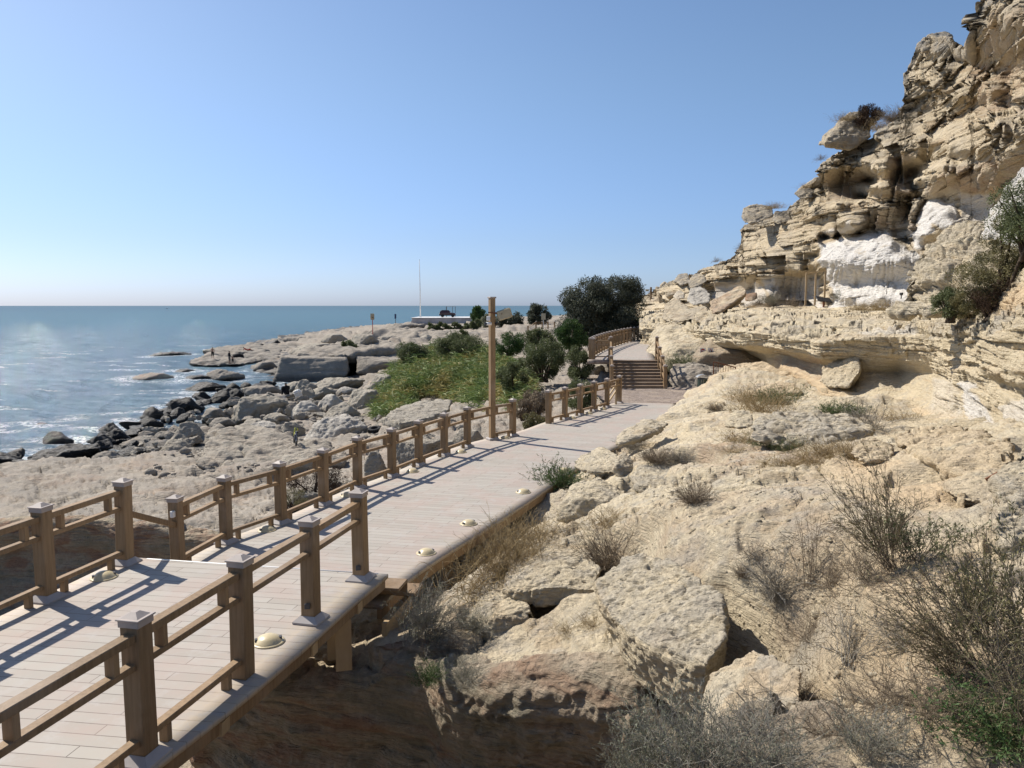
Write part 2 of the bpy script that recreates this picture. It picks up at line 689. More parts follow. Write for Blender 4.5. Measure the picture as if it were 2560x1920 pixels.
M['rubber'] = flat('tyre_rubber', (0.02, 0.02, 0.021), 0.8, 0.2, 0, 0.3, 10)
M['skin'] = flat('skin', (0.36, 0.20, 0.13), 0.6)
M['cloth_black'] = flat('black_cloth', (0.018, 0.018, 0.02), 0.9, 0.1)
M['cloth_grey'] = flat('grey_cloth', (0.16, 0.14, 0.12), 0.9, 0.1)
M['cloth_red'] = flat('red_cloth', (0.42, 0.06, 0.04), 0.9, 0.1)
M['cloth_white'] = flat('pale_cloth', (0.6, 0.57, 0.55), 0.9, 0.1)
M['hair'] = flat('dark_hair', (0.015, 0.012, 0.01), 0.8, 0.2)
M['tape'] = flat('blue_tape', (0.12, 0.22, 0.5), 0.5)
M['carpaint'] = flat('dark_red_car_paint', (0.035, 0.012, 0.014), 0.25, 0.6)
M['glass'] = flat('dark_window_glass', (0.02, 0.025, 0.03), 0.08, 0.7, 0, 0.05)


def deck_mat():
    t = NT('deck_boards')
    uv = t.n('ShaderNodeUVMap').outputs[0]
    br = t.n('ShaderNodeTexBrick', offset=0.37, offset_frequency=2)
    br.inputs['Scale'].default_value = 1.0
    br.inputs['Brick Width'].default_value = 0.95
    br.inputs['Row Height'].default_value = 0.145
    br.inputs['Mortar Size'].default_value = 0.004
    br.inputs['Mortar Smooth'].default_value = 0.2
    br.inputs['Bias'].default_value = 0.0
    br.inputs['Color1'].default_value = (0.345, 0.312, 0.268, 1)
    br.inputs['Color2'].default_value = (0.40, 0.37, 0.322, 1)
    br.inputs['Mortar'].default_value = (0.13, 0.108, 0.09, 1)
    # boards run across the walk: brick rows must stack along it
    sw = t.n('ShaderNodeSeparateXYZ')
    t.l(uv, sw.inputs[0])
    cb = t.n('ShaderNodeCombineXYZ')
    t.l(sw.outputs[1], cb.inputs[0])
    t.l(sw.outputs[0], cb.inputs[1])
    t.l(cb.outputs[0], br.inputs['Vector'])
    p = t.pos()
    st = t.noise(p, 1.1, 6, 0.65, 0.3)
    col = t.mix(t.ramp(st, 0.40, 0.66, 0, 0.55), br.outputs['Color'], (0.40, 0.305, 0.26))
    st2 = t.noise(p, 3.7, 6, 0.7)
    col = t.mix(t.ramp(st2, 0.50, 0.70, 0, 0.6), col, (0.41, 0.39, 0.36))
    # sandy dust kept along the edges
    e = t.attr('edge')
    en = t.noise(t.mapv(p, (1, 1, 1)), 7, 6, 0.7)
    col = t.mix(t.math('MULTIPLY', e, t.ramp(en, 0.36, 0.62, 0, .65)), col, (0.45, 0.365, 0.25))
    sp = t.ramp(t.voro(p, 2.3), 0.03, 0.05, 1, 0)
    col = t.mix(t.math('MULTIPLY', sp, 0.35), col, (0.12, 0.11, 0.1))
    h = t.math('SUBTRACT', t.math('MULTIPLY', st2, 0.15), br.outputs['Fac'])
    return t.done(col, 0.7, 0.3, t.bump(h, 0.5, 0.01))


M['deck'] = deck_mat()


def paver_mat():
    t = NT('cobble_paving')
    p = t.pos()
    c = t.voro(p, 9, 'F1', 'Color')
    e = t.voro(p, 9, 'DISTANCE_TO_EDGE')
    sx = t.n('ShaderNodeSeparateXYZ')
    t.l(c, sx.inputs[0])
    col = t.mix(sx.outputs[0], (0.20, 0.155, 0.125), (0.33, 0.275, 0.235))
    col = t.mix(t.ramp(e, 0.0, 0.06, 1, 0), col, (0.11, 0.09, 0.075))
    d = t.noise(p, 1.5, 4)
    col = t.mix(t.ramp(d, 0.45, 0.7, 0, 0.6), col, (0.38, 0.31, 0.24))
    return t.done(col, 0.85, 0.2, t.bump(t.ramp(e, 0, 0.08), 0.5, 0.02))


M['paver'] = paver_mat()


def leaf_mat(name, c1, c2, c3=None, rough=0.6, tr=0.25):
    t = NT(name)
    g = t.attr('tone')
    col = t.mix(g, c1, c2)
    if c3:
        n = t.noise(t.pos(), 0.55, 3, 0.6)
        col = t.mix(t.ramp(n, 0.48, 0.64), col, c3)
    m = t.done(col, rough, 0.25)
    tb = t.n('ShaderNodeBsdfTranslucent')
    t.l(col, tb.inputs[0])
    mx = t.n('ShaderNodeMixShader')
    mx.inputs[0].default_value = tr
    t.l(t.b.outputs[0], mx.inputs[1])
    t.l(tb.outputs[0], mx.inputs[2])
    t.l(mx.outputs[0], t.out.inputs[0])
    return m


M['reed'] = leaf_mat('reed_leaves', (0.11, 0.165, 0.045), (0.21, 0.27, 0.09), (0.33, 0.28, 0.10))
M['tree'] = leaf_mat('tamarisk_leaves', (0.045, 0.055, 0.036), (0.11, 0.118, 0.082))
M['treegreen'] = leaf_mat('green_leaves', (0.045, 0.085, 0.024), (0.095, 0.155, 0.05))
M['bushgreen'] = leaf_mat('olive_leaves', (0.085, 0.105, 0.044), (0.165, 0.185, 0.085))
M['sage'] = leaf_mat('sage_leaves', (0.15, 0.16, 0.105), (0.28, 0.285, 0.20))
M['olive'] = leaf_mat('dry_olive_leaves', (0.12, 0.112, 0.05), (0.23, 0.205, 0.10))
M['dry'] = leaf_mat('dry_twigs', (0.15, 0.115, 0.08), (0.31, 0.25, 0.175), None, 0.8, 0.1)
M['greytwig'] = leaf_mat('grey_twigs', (0.21, 0.19, 0.155), (0.36, 0.33, 0.275), None, 0.8, 0.1)
M['straw'] = leaf_mat('straw', (0.26, 0.185, 0.085), (0.42, 0.32, 0.17), None, 0.7, 0.2)
M['bark'] = flat('bark', (0.10, 0.075, 0.055), 0.9, 0.1, 0, 0.5, 12)
M['nest'] = leaf_mat('dark_dry_bush', (0.035, 0.022, 0.014), (0.09, 0.055, 0.035), None, 0.9, 0.05)

# ------------------------------------------------------------------ terrain: one ground sheet
SEA = -4.2
GP = []


def gz_(px, py, z):
    GP.append(onz(px, py, z))


def gy_(px, py, Y):
    GP.append(at(px, py, Y))


def gw_(x, y, z):
    GP.append(np.array([x, y, z], float))


for a in [(0, 1168, -2), (170, 1165, -2), (0, 1296, -2), (250, 1296, -2), (450, 1310, -2), (560, 1322, -2), (400, 1168, -2), (600, 1200, -2),
          (500, 1170, -2.1), (700, 1250, -2.0), (850, 1200, -1.9), (800, 1130, -2.3), (950, 1120, -1.9), (650, 1140, -2.3),
          (200, 1132, -4.1), (300, 1142, -3.7), (420, 1132, -3.6), (480, 1100, -3.7), (560, 1040, -3.9), (650, 1000, -3.8), (700, 1040, -3.5),
          (760, 990, -3.5), (850, 1010, -3.3), (900, 1080, -2.8), (960, 1060, -2.8),
          (0, 1146, -4.5), (100, 1132, -4.6), (220, 1100, -4.8), (330, 1050, -4.7), (450, 1000, -4.6), (560, 955, -4.6), (640, 940, -4.5),
          (690, 950, -4.35), (0, 1000, -6.5), (300, 950, -6.5), (420, 900, -5.8), (0, 900, -8),
          (480, 888, -4.4), (560, 902, -4.05), (620, 880, -4.0), (700, 897, -4.0), (560, 872, -4.1), (700, 872, -3.85), (650, 852, -3.95),
          (730, 846, -3.4), (800, 838, -2.6), (850, 832, -1.9), (900, 832, -1.3), (700, 838, -4.8), (780, 826, -4.9), (600, 850, -5.2),
          (760, 948, -4.4), (850, 940, -4.0), (930, 930, -3.6),
          (900, 868, -1.5), (1000, 880, -1.5), (1050, 860, -1.2), (950, 842, -0.8), (1100, 842, -0.6), (1000, 818, -0.4), (1100, 818, -0.8),
          (940, 818, -0.7), (840, 818, -5), (900, 806, -5), (960, 800, -5), (1000, 796, -5), (1020, 810, -1.4), (1100, 800, -1.2),
          (1300, 800, 0.3), (1500, 792, 0.8),
          (900, 1000, -3.3), (960, 1010, -3.1), (1050, 1000, -2.7), (1150, 1000, -1.8), (1250, 980, -1.4), (1350, 950, -1.0), (1400, 900, -0.5),
          (1100, 930, -2.3), (1000, 900, -2.5), (1200, 900, -1.4), (1300, 860, -0.8), (1150, 870, -1.5), (1100, 1050, -1.3)]:
    gz_(*a)
for a in [(-4.9, 11.8, -1.5), (-4.3, 13, -1.4), (-3.9, 14.3, -1.2), (-3.3, 16, -.75), (-2.6, 17.5, -.5), (-1.9, 19, -.35), (-1, 21, -.22),
          (0.2, 22.7, -.14), (0.9, 24, -.4), (2.4, 27, -.5), (4, 30, -.4), (-7, 14.5, -2.1), (-6, 18, -2), (-4.5, 20, -1.5), (-3, 23, -1.2),
          (-1, 26, -1.2), (2, 30, -1.1),
          (-2.8, 12, -1.0), (-2, 14, -.8), (-1, 16, -.65), (0, 18, -.5), (1.2, 20, -.35), (2.5, 23, -.22), (4, 26, -.16), (5, 29, -.12),
          (5.5, 32, -.1), (6, 35, -.1), (7.5, 33, -.1), (8.5, 31.5, -.05), (7.5, 35.2, -.25), (8.6, 36.2, -.25), (9.8, 36.5, -.2), (7.6, 38, -.1),
          (-1.1, 9.7, -.5), (-.5, 10.8, -.45), (0.2, 12.4, -.4), (.9, 14, -.25), (1.5, 15.5, .0), (2.3, 17.2, .1), (3.4, 20, .2), (4.9, 24, .22), (6.4, 28, .15),
          (3, 0, 2.3), (1.5, 0, 2.02), (0, 0, 2.0), (0.9, 2.3, 1.78), (6, 2, 3), (10, 5, 4), (8, 7.5, 3.2), (14, 12, 3.5),
          (12, 24, .7), (15, 30, .7), (25, 40, .7), (30, 60, 1.5), (6, 37.5, .5), (6.5, 45, .75), (9, 55, .8), (11.7, 63, .8), (14, 80, 1.6), (18, 100, 2),
          (40, 130, 2), (0, 420, -8), (-150, 300, -9), (100, 400, 2), (-60, 60, -8), (-60, 20, -7), (-30, 14, -2.2), (-40, 26, -6)]:
    gw_(*a)
for a in [(1650, 1900, 3.4), (2000, 1900, 3.0), (2500, 1900, 2.7), (2500, 1500, 4.2), (2100, 1500, 4.6), (1850, 1600, 4.7), (2100, 1350, 6.2),
          (2400, 1350, 5.8), (1900, 1300, 7.5), (1700, 1350, 7.8), (1600, 1300, 9), (2100, 1200, 9.5), (2300, 1215, 8.5), (1900, 1150, 11.5),
          (1700, 1150, 12.5), (1600, 1120, 14.5), (1500, 1300, 10.5), (1450, 1400, 9.6), (1300, 1350, 10.5), (1250, 1420, 9.8), (1200, 1500, 9.2),
          (1100, 1560, 8.9), (1000, 1600, 8.7), (1350, 1560, 8.3), (1500, 1600, 7.5), (1300, 1650, 7.7), (1600, 1700, 6.7), (1200, 1640, 8.0),
          (1700, 1050, 20), (1800, 1000, 23.5), (1900, 960, 26), (1850, 915, 28.5), (1800, 935, 28), (2000, 1110, 15), (2000, 1045, 18.5), (1950, 1000, 22), (2100, 1012, 20), (2200, 1018, 20.3), (2250, 1032, 19.5), (2150, 1030, 17.5),
          (2300, 1054, 18), (2350, 1060, 16.5), (2400, 1078, 14.5), (2300, 1078, 13.5), (2200, 1150, 10.8), (2200, 1078, 15.5), (2400, 1092, 12.5), (2330, 1150, 9.8),
          (2450, 1290, 6.8), (2560, 1250, 6.2), (2700, 1300, 5), (2700, 1700, 3)]:
    gy_(*a)
GP = np.array(GP)
ground_rbf = RBF(GP[:, :2], GP[:, 2], smooth=0.15)



# ------------------------------------------------------------------ sea, sky, sun
SUN_AZ = np.array([-0.819, 0.574])
SUN_EL = RAD(44)
nth, nr = 760, 620
th2 = np.linspace(RAD(-50), RAD(40), nth)
r2 = np.concatenate([24 * np.exp(np.linspace(0, math.log(420 / 24), nr - 60)), np.exp(np.linspace(math.log(430), math.log(40000), 60))])
T2, R2 = np.meshgrid(th2, r2, indexing='ij')
sx, sy = R2 * np.sin(T2), R2 * np.cos(T2)
fade = sstep(420, 120, R2)
w = np.zeros_like(sx)
for k in range(16):
    lam = 1.1 * 1.22 ** k
    a = RAD(205) + rng.normal(0, .55)
    kx, ky = math.cos(a), math.sin(a)
    ph = (sx * kx + sy * ky) * 2 * PI / lam + rng.uniform(0, 6.28) + 1.5 * pn(np.stack([sx / (lam * 4), sy / (lam * 4), 0 * sx + k], -1), 3)
    amp = .0085 * lam ** .72
    res_ = R2 * .0045
    w += amp * (1 - 2 * np.abs(np.sin(ph / 2)) ** 1.3) * sstep(.55 * lam, .16 * lam, res_)
w *= fade * sstep(-.2, .35, fbm(np.stack([sx / 14, sy / 9, 0 * sx], -1), 3, seed=5) + .35) * 1.1
V = np.stack([sx, sy, SEA + w], -1).reshape(-1, 3)
FOAMV = V
# outer ring behind and beside so that the sheet goes all round
t = NT('sea_water')
p = t.pos()
n1 = t.noise(t.mapv(p, (0.8, 1.7, 1), rot=(0, 0, .4)), 1.5, 7, 0.66, 0.4)
n2 = t.noise(t.mapv(p, (1, 1.6, 1), rot=(0, 0, -.2)), 4.6, 4, 0.6, 0.3)
n3 = t.noise(t.mapv(p, (.5, 1.0, 1)), .16, 4, 0.6, 0.2)
h = t.math('ADD', t.math('MULTIPLY', n1, 1.0), t.math('MULTIPLY', n2, .28))
h = t.math('ADD', h, t.math('MULTIPLY', n3, 1.1))
nr_ = t.bump(h, 1.0, .27)
dist = t.n('ShaderNodeVectorMath', operation='LENGTH')
t.l(p, dist.inputs[0])
depth = t.ramp(dist.outputs['Value'], 40, 420)
col = t.mix(depth, (0.075, 0.125, 0.160), (0.065, 0.150, 0.200))
col = t.mix(t.ramp(dist.outputs['Value'], 400, 2500), col, (0.055, 0.122, 0.178))
pat = t.noise(t.mapv(p, (.35, 1.3, 1)), .05, 5, .6)
col = t.mix(t.ramp(pat, .4, .65, 0, .25), col, (0.07, 0.155, 0.185))
fm = t.attr('foam')
fn = t.noise(p, 3.0, 8, .72, .5)
fk = t.math('MULTIPLY', fm, t.ramp(fn, .42, .6))
col = t.mix(fk, col, (.72, .74, .74))
M['sea'] = t.done(col, t.math('ADD', .09, t.math('MULTIPLY', fk, .5)), .28, nr_)
# waves hide one another near grazing: the mirror share is held below the flat-water value
t.b.inputs['Specular IOR Level'].default_value = 0.0
t.b.inputs['IOR'].default_value = 1.0
df = t.n('ShaderNodeBsdfDiffuse')
t.l(col, df.inputs[0])
t.l(nr_, df.inputs['Normal'])
gl = t.n('ShaderNodeBsdfGlossy')
gl.inputs['Roughness'].default_value = .045
t.l(nr_, gl.inputs['Normal'])
fr_ = t.n('ShaderNodeFresnel')
fr_.inputs['IOR'].default_value = 1.33
t.l(nr_, fr_.inputs['Normal'])
mxw = t.n('ShaderNodeMixShader')
t.l(t.math('MINIMUM', t.math('MULTIPLY', fr_.outputs[0], .62), t.math('SUBTRACT', .30, t.math('MULTIPLY', fk, .3))), mxw.inputs[0])
t.l(df.outputs[0], mxw.inputs[1])
t.l(gl.outputs[0], mxw.inputs[2])
t.l(mxw.outputs[0], t.out.inputs[0])
SEA_GRID = (nth, nr)
# its mesh is linked after the shore rocks are known (foam gathers round them)

wd = bpy.data.worlds.new('World')
scene.world = wd
wd.use_nodes = True
wt = wd.node_tree
bg = wt.nodes['Background']
sky = wt.nodes.new('ShaderNodeTexSky')
sky.sky_type = 'NISHITA'
sky.sun_disc = False
sky.sun_elevation = SUN_EL
sky.sun_rotation = math.atan2(SUN_AZ[0], SUN_AZ[1])
sky.altitude = 0
sky.air_density = 1.0
sky.dust_density = 0.8
sky.ozone_density = 5.0
# the coastal air is clear: the yellow that the sky model gives its lowest degrees is taken back
tc = wt.nodes.new('ShaderNodeTexCoord')
sz = wt.nodes.new('ShaderNodeSeparateXYZ')
wt.links.new(tc.outputs['Generated'], sz.inputs[0])
mr = wt.nodes.new('ShaderNodeMapRange')
mr.interpolation_type = 'SMOOTHSTEP'
wt.links.new(sz.outputs[2], mr.inputs[0])
mr.inputs[1].default_value, mr.inputs[2].default_value = -.02, .30
mr.inputs[3].default_value, mr.inputs[4].default_value = 1.0, 0.0
mxs = wt.nodes.new('ShaderNodeMix')
mxs.data_type, mxs.blend_type = 'RGBA', 'MULTIPLY'
wt.links.new(mr.outputs[0], mxs.inputs[0])
wt.links.new(sky.outputs[0], mxs.inputs[6])
mxs.inputs[7].default_value = (.72, .81, 1.12, 1)
mr2 = wt.nodes.new('ShaderNodeMapRange')
mr2.interpolation_type = 'SMOOTHSTEP'
wt.links.new(sz.outputs[2], mr2.inputs[0])
mr2.inputs[1].default_value, mr2.inputs[2].default_value = -.01, .09
mr2.inputs[3].default_value, mr2.inputs[4].default_value = 1.0, 0.0
mx2 = wt.nodes.new('ShaderNodeMix')
mx2.data_type, mx2.blend_type = 'RGBA', 'MULTIPLY'
wt.links.new(mr2.outputs[0], mx2.inputs[0])
wt.links.new(mxs.outputs[2], mx2.inputs[6])
mx2.inputs[7].default_value = (1.12, 1.20, 1.30, 1)
wt.links.new(mx2.outputs[2], bg.inputs[0])
bg.inputs[1].default_value = 0.09
sd = bpy.data.lights.new('sun', 'SUN')
so = bpy.data.objects.new('sun', sd)
COL.objects.link(so)
sd.energy = 4.6
sd.angle = RAD(.53)
sd.color = (1.0, .93, .83)
sdir = Vector((SUN_AZ[0] * math.cos(SUN_EL), SUN_AZ[1] * math.cos(SUN_EL), math.sin(SUN_EL)))
so.rotation_euler = sdir.to_track_quat('Z', 'Y').to_euler()
so.location = sdir * 60
scene.view_settings.view_transform = 'Standard'
scene.view_settings.look = 'None'
scene.view_settings.exposure = 0.5
scene.view_settings.gamma = 1.0
scene.cycles.use_denoising = True
scene.cycles.max_bounces = 6
scene.cycles.sample_clamp_indirect = 4
scene.cycles.transparent_max_bounces = 6

# ------------------------------------------------------------------ cliff and ledge
def pl(xs, ys):
    return lambda x: np.interp(x, xs, ys)


cl_base = pl([1500, 1560, 1620, 1700, 1760, 1850, 1950, 2050, 2150, 2250, 2310, 2400, 2500, 2600, 2800, 3100],
             [115, 96, 82, 66, 58, 51, 46.5, 41, 38, 34.5, 32.5, 27.5, 23, 19.5, 15.5, 12])
cl_top = pl([1560, 1600, 1640, 1700, 1740, 1760, 1800, 1832, 1850, 1858, 1900, 1960, 1995, 2030, 2046, 2052, 2075, 2110, 2170, 2215, 2245, 2262, 2272, 2284, 2296, 2310, 2372, 2384, 2392, 2418, 2426, 2430, 2438, 2500, 2560, 2800, 3100],
            [770, 742, 722, 696, 682, 672, 656, 640, 615, 566, 540, 528, 502, 458, 440, 412, 392, 368, 344, 316, 288, 248, 190, 132, 106, 92, 88, 104, 118, 116, 92, 46, 4, -90, -150, -300, -420])
CS = []   # (px, py, offset in metres: minus = towards the viewer)
for a in [(1600, 765, 0), (1700, 760, 0), (1640, 735, 2), (1720, 700, 2),
          (1800, 770, 0), (1850, 770, 0), (1820, 720, .8), (1880, 720, .8), (1860, 695, -.8), (1790, 695, .2), (1800, 665, 1.0), (1880, 660, -.6), (1870, 600, 1.2), (1900, 560, 2),
          (1900, 775, 0), (1960, 775, 0), (2030, 775, 0), (1920, 740, -.6), (1980, 735, 1.2), (2035, 735, 1.5), (1920, 698, -.2), (1990, 694, .7), (2038, 690, 1.5), (1915, 755, -.3), (2038, 762, 1.2), (1930, 678, -.8), (2000, 676, -.7), (2040, 672, .2),
          (1930, 640, -.7), (2000, 640, -.5), (2040, 640, .1), (1920, 612, .4), (1990, 610, -.3), (1930, 580, .9), (1990, 570, .4), (1970, 535, 1.4), (2020, 530, -.2), (2040, 600, -.4),
          (2060, 768, -.6), (2120, 765, -1.0), (2200, 762, -1.3), (2060, 740, -.6), (2120, 742, -1.6), (2200, 745, -1.8), (2260, 750, -1.2), (2080, 715, -.4), (2140, 712, -.6), (2230, 705, -.4),
          (2052, 690, -.9), (2060, 650, -1.7), (2120, 660, -2.1), (2190, 660, -2.0), (2250, 650, -1.7), (2055, 610, -1.0), (2110, 610, -1.7), (2180, 600, -1.6), (2230, 605, -1.4), (2280, 640, -1.0), (2290, 690, -.8),
          (2060, 592, .4), (2100, 588, .5), (2150, 580, .2), (2040, 596, -1.6), (2080, 580, -1.9), (2140, 562, -1.5), (2190, 572, .2), (2240, 590, .5), (2275, 600, .6),
          (2050, 560, -.3), (2100, 545, -.6), (2170, 535, -.6), (2050, 520, -.6), (2100, 512, -.9), (2160, 506, -.6), (2075, 500, .1), (2110, 470, 1.1), (2150, 490, 1.9), (2166, 450, 2.4), (2070, 450, .1), (2120, 436, 1.1), (2166, 495, 2.2),
          (2060, 428, -1.0), (2100, 418, -1.1), (2150, 402, -.8), (2060, 402, -.3), (2120, 385, .1), (2180, 365, .2),
          (2178, 470, -1.2), (2210, 470, -1.8), (2216, 420, -1.7), (2182, 425, -1.4), (2250, 460, -.2), (2274, 440, .8), (2284, 470, 1.1), (2287, 430, 1.0), (2250, 400, -.3), (2274, 490, .6), (2200, 520, -1.0), (2250, 520, -.2), (2270, 540, .5),
          (2220, 390, -1.0), (2240, 350, -.5), (2290, 395, -1.3), (2300, 365, -1.4), (2300, 330, -.6), (2350, 345, -1.0), (2330, 300, .2), (2280, 300, .5), (2390, 320, -.6), (2360, 280, .6), (2410, 300, .8),
          (2300, 450, -1.4), (2275, 478, -1.6), (2330, 440, -1.8), (2360, 418, -2.2), (2330, 478, -.6), (2400, 470, -.5), (2450, 470, .3), (2400, 430, -1.2), (2440, 430, -.9), (2390, 398, -.1), (2330, 402, .3), (2440, 398, -.6),
          (2400, 375, -1.8), (2450, 372, -1.8), (2520, 380, -1.8), (2440, 350, -1.5), (2520, 350, -1.7), (2560, 330, -1.9), (2440, 310, -1.2), (2500, 300, -1.6), (2560, 290, -1.7), (2560, 400, -.9), (2560, 460, .6), (2480, 440, -.3),
          (2430, 275, .9), (2470, 270, 1.5), (2520, 270, 1.6), (2450, 230, .2), (2490, 225, -.2), (2540, 220, 1.2), (2470, 195, 1.0), (2520, 190, 1.8), (2420, 200, .2), (2400, 240, -.2), (2440, 160, .6), (2500, 160, 1.4),
          (2450, 140, .0), (2490, 140, -.2), (2550, 150, .5), (2430, 130, -.4), (2440, 100, -1.7), (2490, 110, -1.6), (2550, 110, -1.6), (2450, 60, -2.8), (2500, 60, -2.8), (2560, 50, -2.8), (2450, 10, -2.6), (2520, 0, -2.4), (2600, -60, -1),
          (2290, 250, .4), (2300, 200, .0), (2295, 150, .2), (2330, 215, -.4), (2360, 170, -.2), (2345, 130, -.1), (2325, 150, .5), (2375, 130, .4), (2400, 140, 1.0), (2370, 210, .3), (2330, 100, .3), (2265, 270, .6),
          (2310, 560, -1.5), (2300, 590, -1.9), (2330, 520, -1.4), (2350, 545, -1.4), (2380, 560, -.6), (2370, 525, -.5), (2340, 600, -.7), (2400, 540, .6), (2440, 560, 2.3), (2420, 510, 1.6), (2480, 520, 3.4), (2400, 610, .6), (2350, 640, .2), (2310, 640, -.5),
          (2320, 500, .4), (2360, 496, 1.0), (2300, 540, -.2), (2285, 510, .8), (2700, 500, 0), (2700, 200, 0), (2700, -50, 0), (3000, 300, 0), (3000, -100, 0), (2600, 760, -1), (2400, 760, -.6), (2300, 765, -.8), (2800, 700, 0)]:
    CS.append(a)
CS = np.array(CS, float)
cl_rbf = RBF(CS[:, :2], CS[:, 2], sc=(1 / 60., 1 / 45.), smooth=.03)
ncx, ncy, nct = 900, 470, 26
u = np.concatenate([np.linspace(1540, 2580, 760), np.linspace(2584, 3100, 140)])
tv = np.linspace(0, 1, ncy)
top = cl_top(u) + 5 * pn(np.stack([u / 9, 0 * u, 0 * u], -1), 5) + 3 * pn(np.stack([u / 3.5, 0 * u, 0 * u], -1), 8)
PX = np.repeat(u[:, None], ncy, 1)
PY = 800 + (top[:, None] - 800) * tv[None]
off = cl_rbf(np.stack([PX, PY], -1))
YB = cl_base(u)[:, None]
sc_o = np.clip(YB / 38, .5, 1.6)

# the wall is broken into jointed faces that look down the walk, each standing out from the next
WHITE_A = [(2048, 605), (2110, 598), (2190, 578), (2215, 575), (2240, 600), (2275, 620), (2305, 645), (2300, 700), (2300, 770), (2060, 775), (2085, 735), (2055, 690)]
def stepped(px, py, Yb, hb, wpx, seed, amt):
    z = (764 - py) / FPX * Yb
    wv = fbm(np.stack([px / 160, py / 160, 0 * px], -1), 2, seed=seed)
    i = np.floor(z / hb + .12 * wv + .3 * np.sin(z / hb * 1.7 + seed))
    k = _h01(i, i * 0 + 3, seed)
    s = px / (wpx * (.6 + .9 * k)) + 7.3 * k + .25 * wv
    s = s + .3 * np.sin(s * 1.7 + 6 * k)
    j = np.floor(s)
    f = s - j
    v = _h01(i, j, seed + 1)
    # forward distance of the middle of the face, reached by a short return on its left
    xm = px + (np.clip(.62 - f, -.4, .62)) * wpx * (.6 + .9 * k) * .8
    return (cl_base(xm) - cl_base(px)) * amt + (v - .5) * .9 * amt * Yb / 38
inA = in_poly(PX, PY, WHITE_A)
keepw = 1 - .9 * sstep(-14, 10, np.where(inA, 1, -1) * poly_dist(PX, PY, WHITE_A))
WB_ = [(2272, 610), (2285, 540), (2310, 500), (2345, 490), (2400, 500), (2500, 480), (2500, 620), (2400, 620), (2300, 630)]
inB = in_poly(PX, PY, WB_)
keepw *= 1 - .85 * sstep(-10, 10, np.where(inB, 1, -1) * poly_dist(PX, PY, WB_))
YB = np.repeat(YB, ncy, 1)
off = off + keepw * (stepped(PX, PY, YB, 1.7, 125, 161, .31) + stepped(PX, PY, YB, .62, 52, 162, .15)) / sc_o
CP = at_arr(PX, PY, YB + np.where(off < 0, 1.65, 1.4) * off * sc_o + .05 * (800 - PY) * .35 * (YB / 38) * .3)
# the cliff top runs back over the hill
inl = np.array([.55, .83, .0])
s_ = np.linspace(0, 1, nct + 1)[1:] ** 1.6 * 9
back = CP[:, -1:, :] + s_[None, :, None] * inl + np.stack([0 * s_, 0 * s_, .05 * s_ - .25 * sstep(0, .6, s_)], -1)[None]
CV = np.concatenate([CP, back], 1)
NU, NV = CV.shape[:2]
CV = CV.reshape(-1, 3)
N = grid_normals(CV, NU, NV)
toCam = np.array([0, 0, CAMZ]) - CV
sg = np.sign((N * toCam).sum(-1)[: NV * 760].mean())
N *= sg
px_a = np.concatenate([PX, np.repeat(u[:, None], nct, 1)], 1).ravel()
py_a = np.concatenate([PY, np.repeat(PY[:, -1:], nct, 1)], 1).ravel()


def reg(poly, soft=6.0, jit=10.0, X=None, Y=None, seed=0):
    X = px_a if X is None else X
    Y = py_a if Y is None else Y
    j = np.stack([X / 22, Y / 22, 0 * X + seed], -1)
    x = X + jit * pn(j, 90)
    y = Y + jit * pn(j + 50, 91)
    ins = in_poly(x, y, poly)
    d = poly_dist(x, y, poly)
    return np.where(ins, sstep(-soft * .3, soft, d), 0)


WHITE_A = [(2048, 605), (2110, 598), (2190, 578), (2215, 575), (2240, 600), (2275, 620), (2305, 645), (2300, 700), (2300, 770), (2060, 775), (2085, 735), (2055, 690)]
WHITE_B = [(2272, 600), (2290, 545), (2310, 505), (2345, 498), (2385, 510), (2402, 535), (2390, 590), (2400, 585), (2365, 590), (2335, 565), (2300, 620), (2282, 620)]
white = np.maximum(reg(WHITE_A), reg(WHITE_B))
white = np.maximum(white, .7 * reg([(1895, 690), (1935, 690), (1990, 770), (1945, 775)], 5))
white = np.maximum(white, .55 * reg([(2040, 596), (2070, 572), (2130, 556), (2140, 572), (2090, 590), (2050, 602)], 4))
white = np.maximum(white, .55 * reg([(1780, 742), (1790, 715), (1900, 705), (1925, 760), (1800, 770)], 4))
white = np.maximum(white, .65 * reg([(1930, 692), (2045, 690), (2055, 775), (1960, 775)], 4))
white = np.maximum(white, .7 * reg([(2395, 480), (2480, 480), (2500, 600), (2410, 620), (2380, 560), (2402, 530)], 12))
white = np.maximum(white, .25 * reg([(2240, 560), (2275, 540), (2290, 600), (2270, 615), (2230, 590)], 12))
SMOOTHR = np.maximum.reduce([reg(WHITE_A, 14, 4), reg(WHITE_B, 12, 4), reg([(2062, 505), (2060, 436), (2130, 432), (2172, 440), (2178, 500), (2120, 508)], 10, 5),
                             reg([(1900, 700), (2050, 694), (2055, 775), (1880, 775)], 8, 4), reg([(2218, 470), (2218, 390), (2282, 380), (2282, 500), (2240, 500)], 8, 4),
                             reg([(2395, 480), (2500, 480), (2500, 620), (2395, 620)], 12, 4), reg([(1780, 705), (1900, 700), (1920, 770), (1790, 770)], 8, 4),
                             reg([(2440, 110), (2560, 60), (2600, 160), (2450, 150)], 10, 6) * .6])
ochre = np.maximum.reduce([reg([(2360, 420), (2560, 380), (2600, 480), (2300, 480)], 12), reg([(2450, 40), (2600, 0), (2600, 160), (2440, 150)], 12) * .5,
                           reg([(2180, 520), (2280, 510), (2290, 590), (2180, 575)], 10) * .8, reg([(2420, 160), (2560, 160), (2560, 280), (2430, 290)], 12) * .7])
sS = np.clip(np.linalg.norm(toCam, axis=1) / 40, .4, 2.2)
lf = fbm(CV / np.float32(3.2), 3, seed=101)
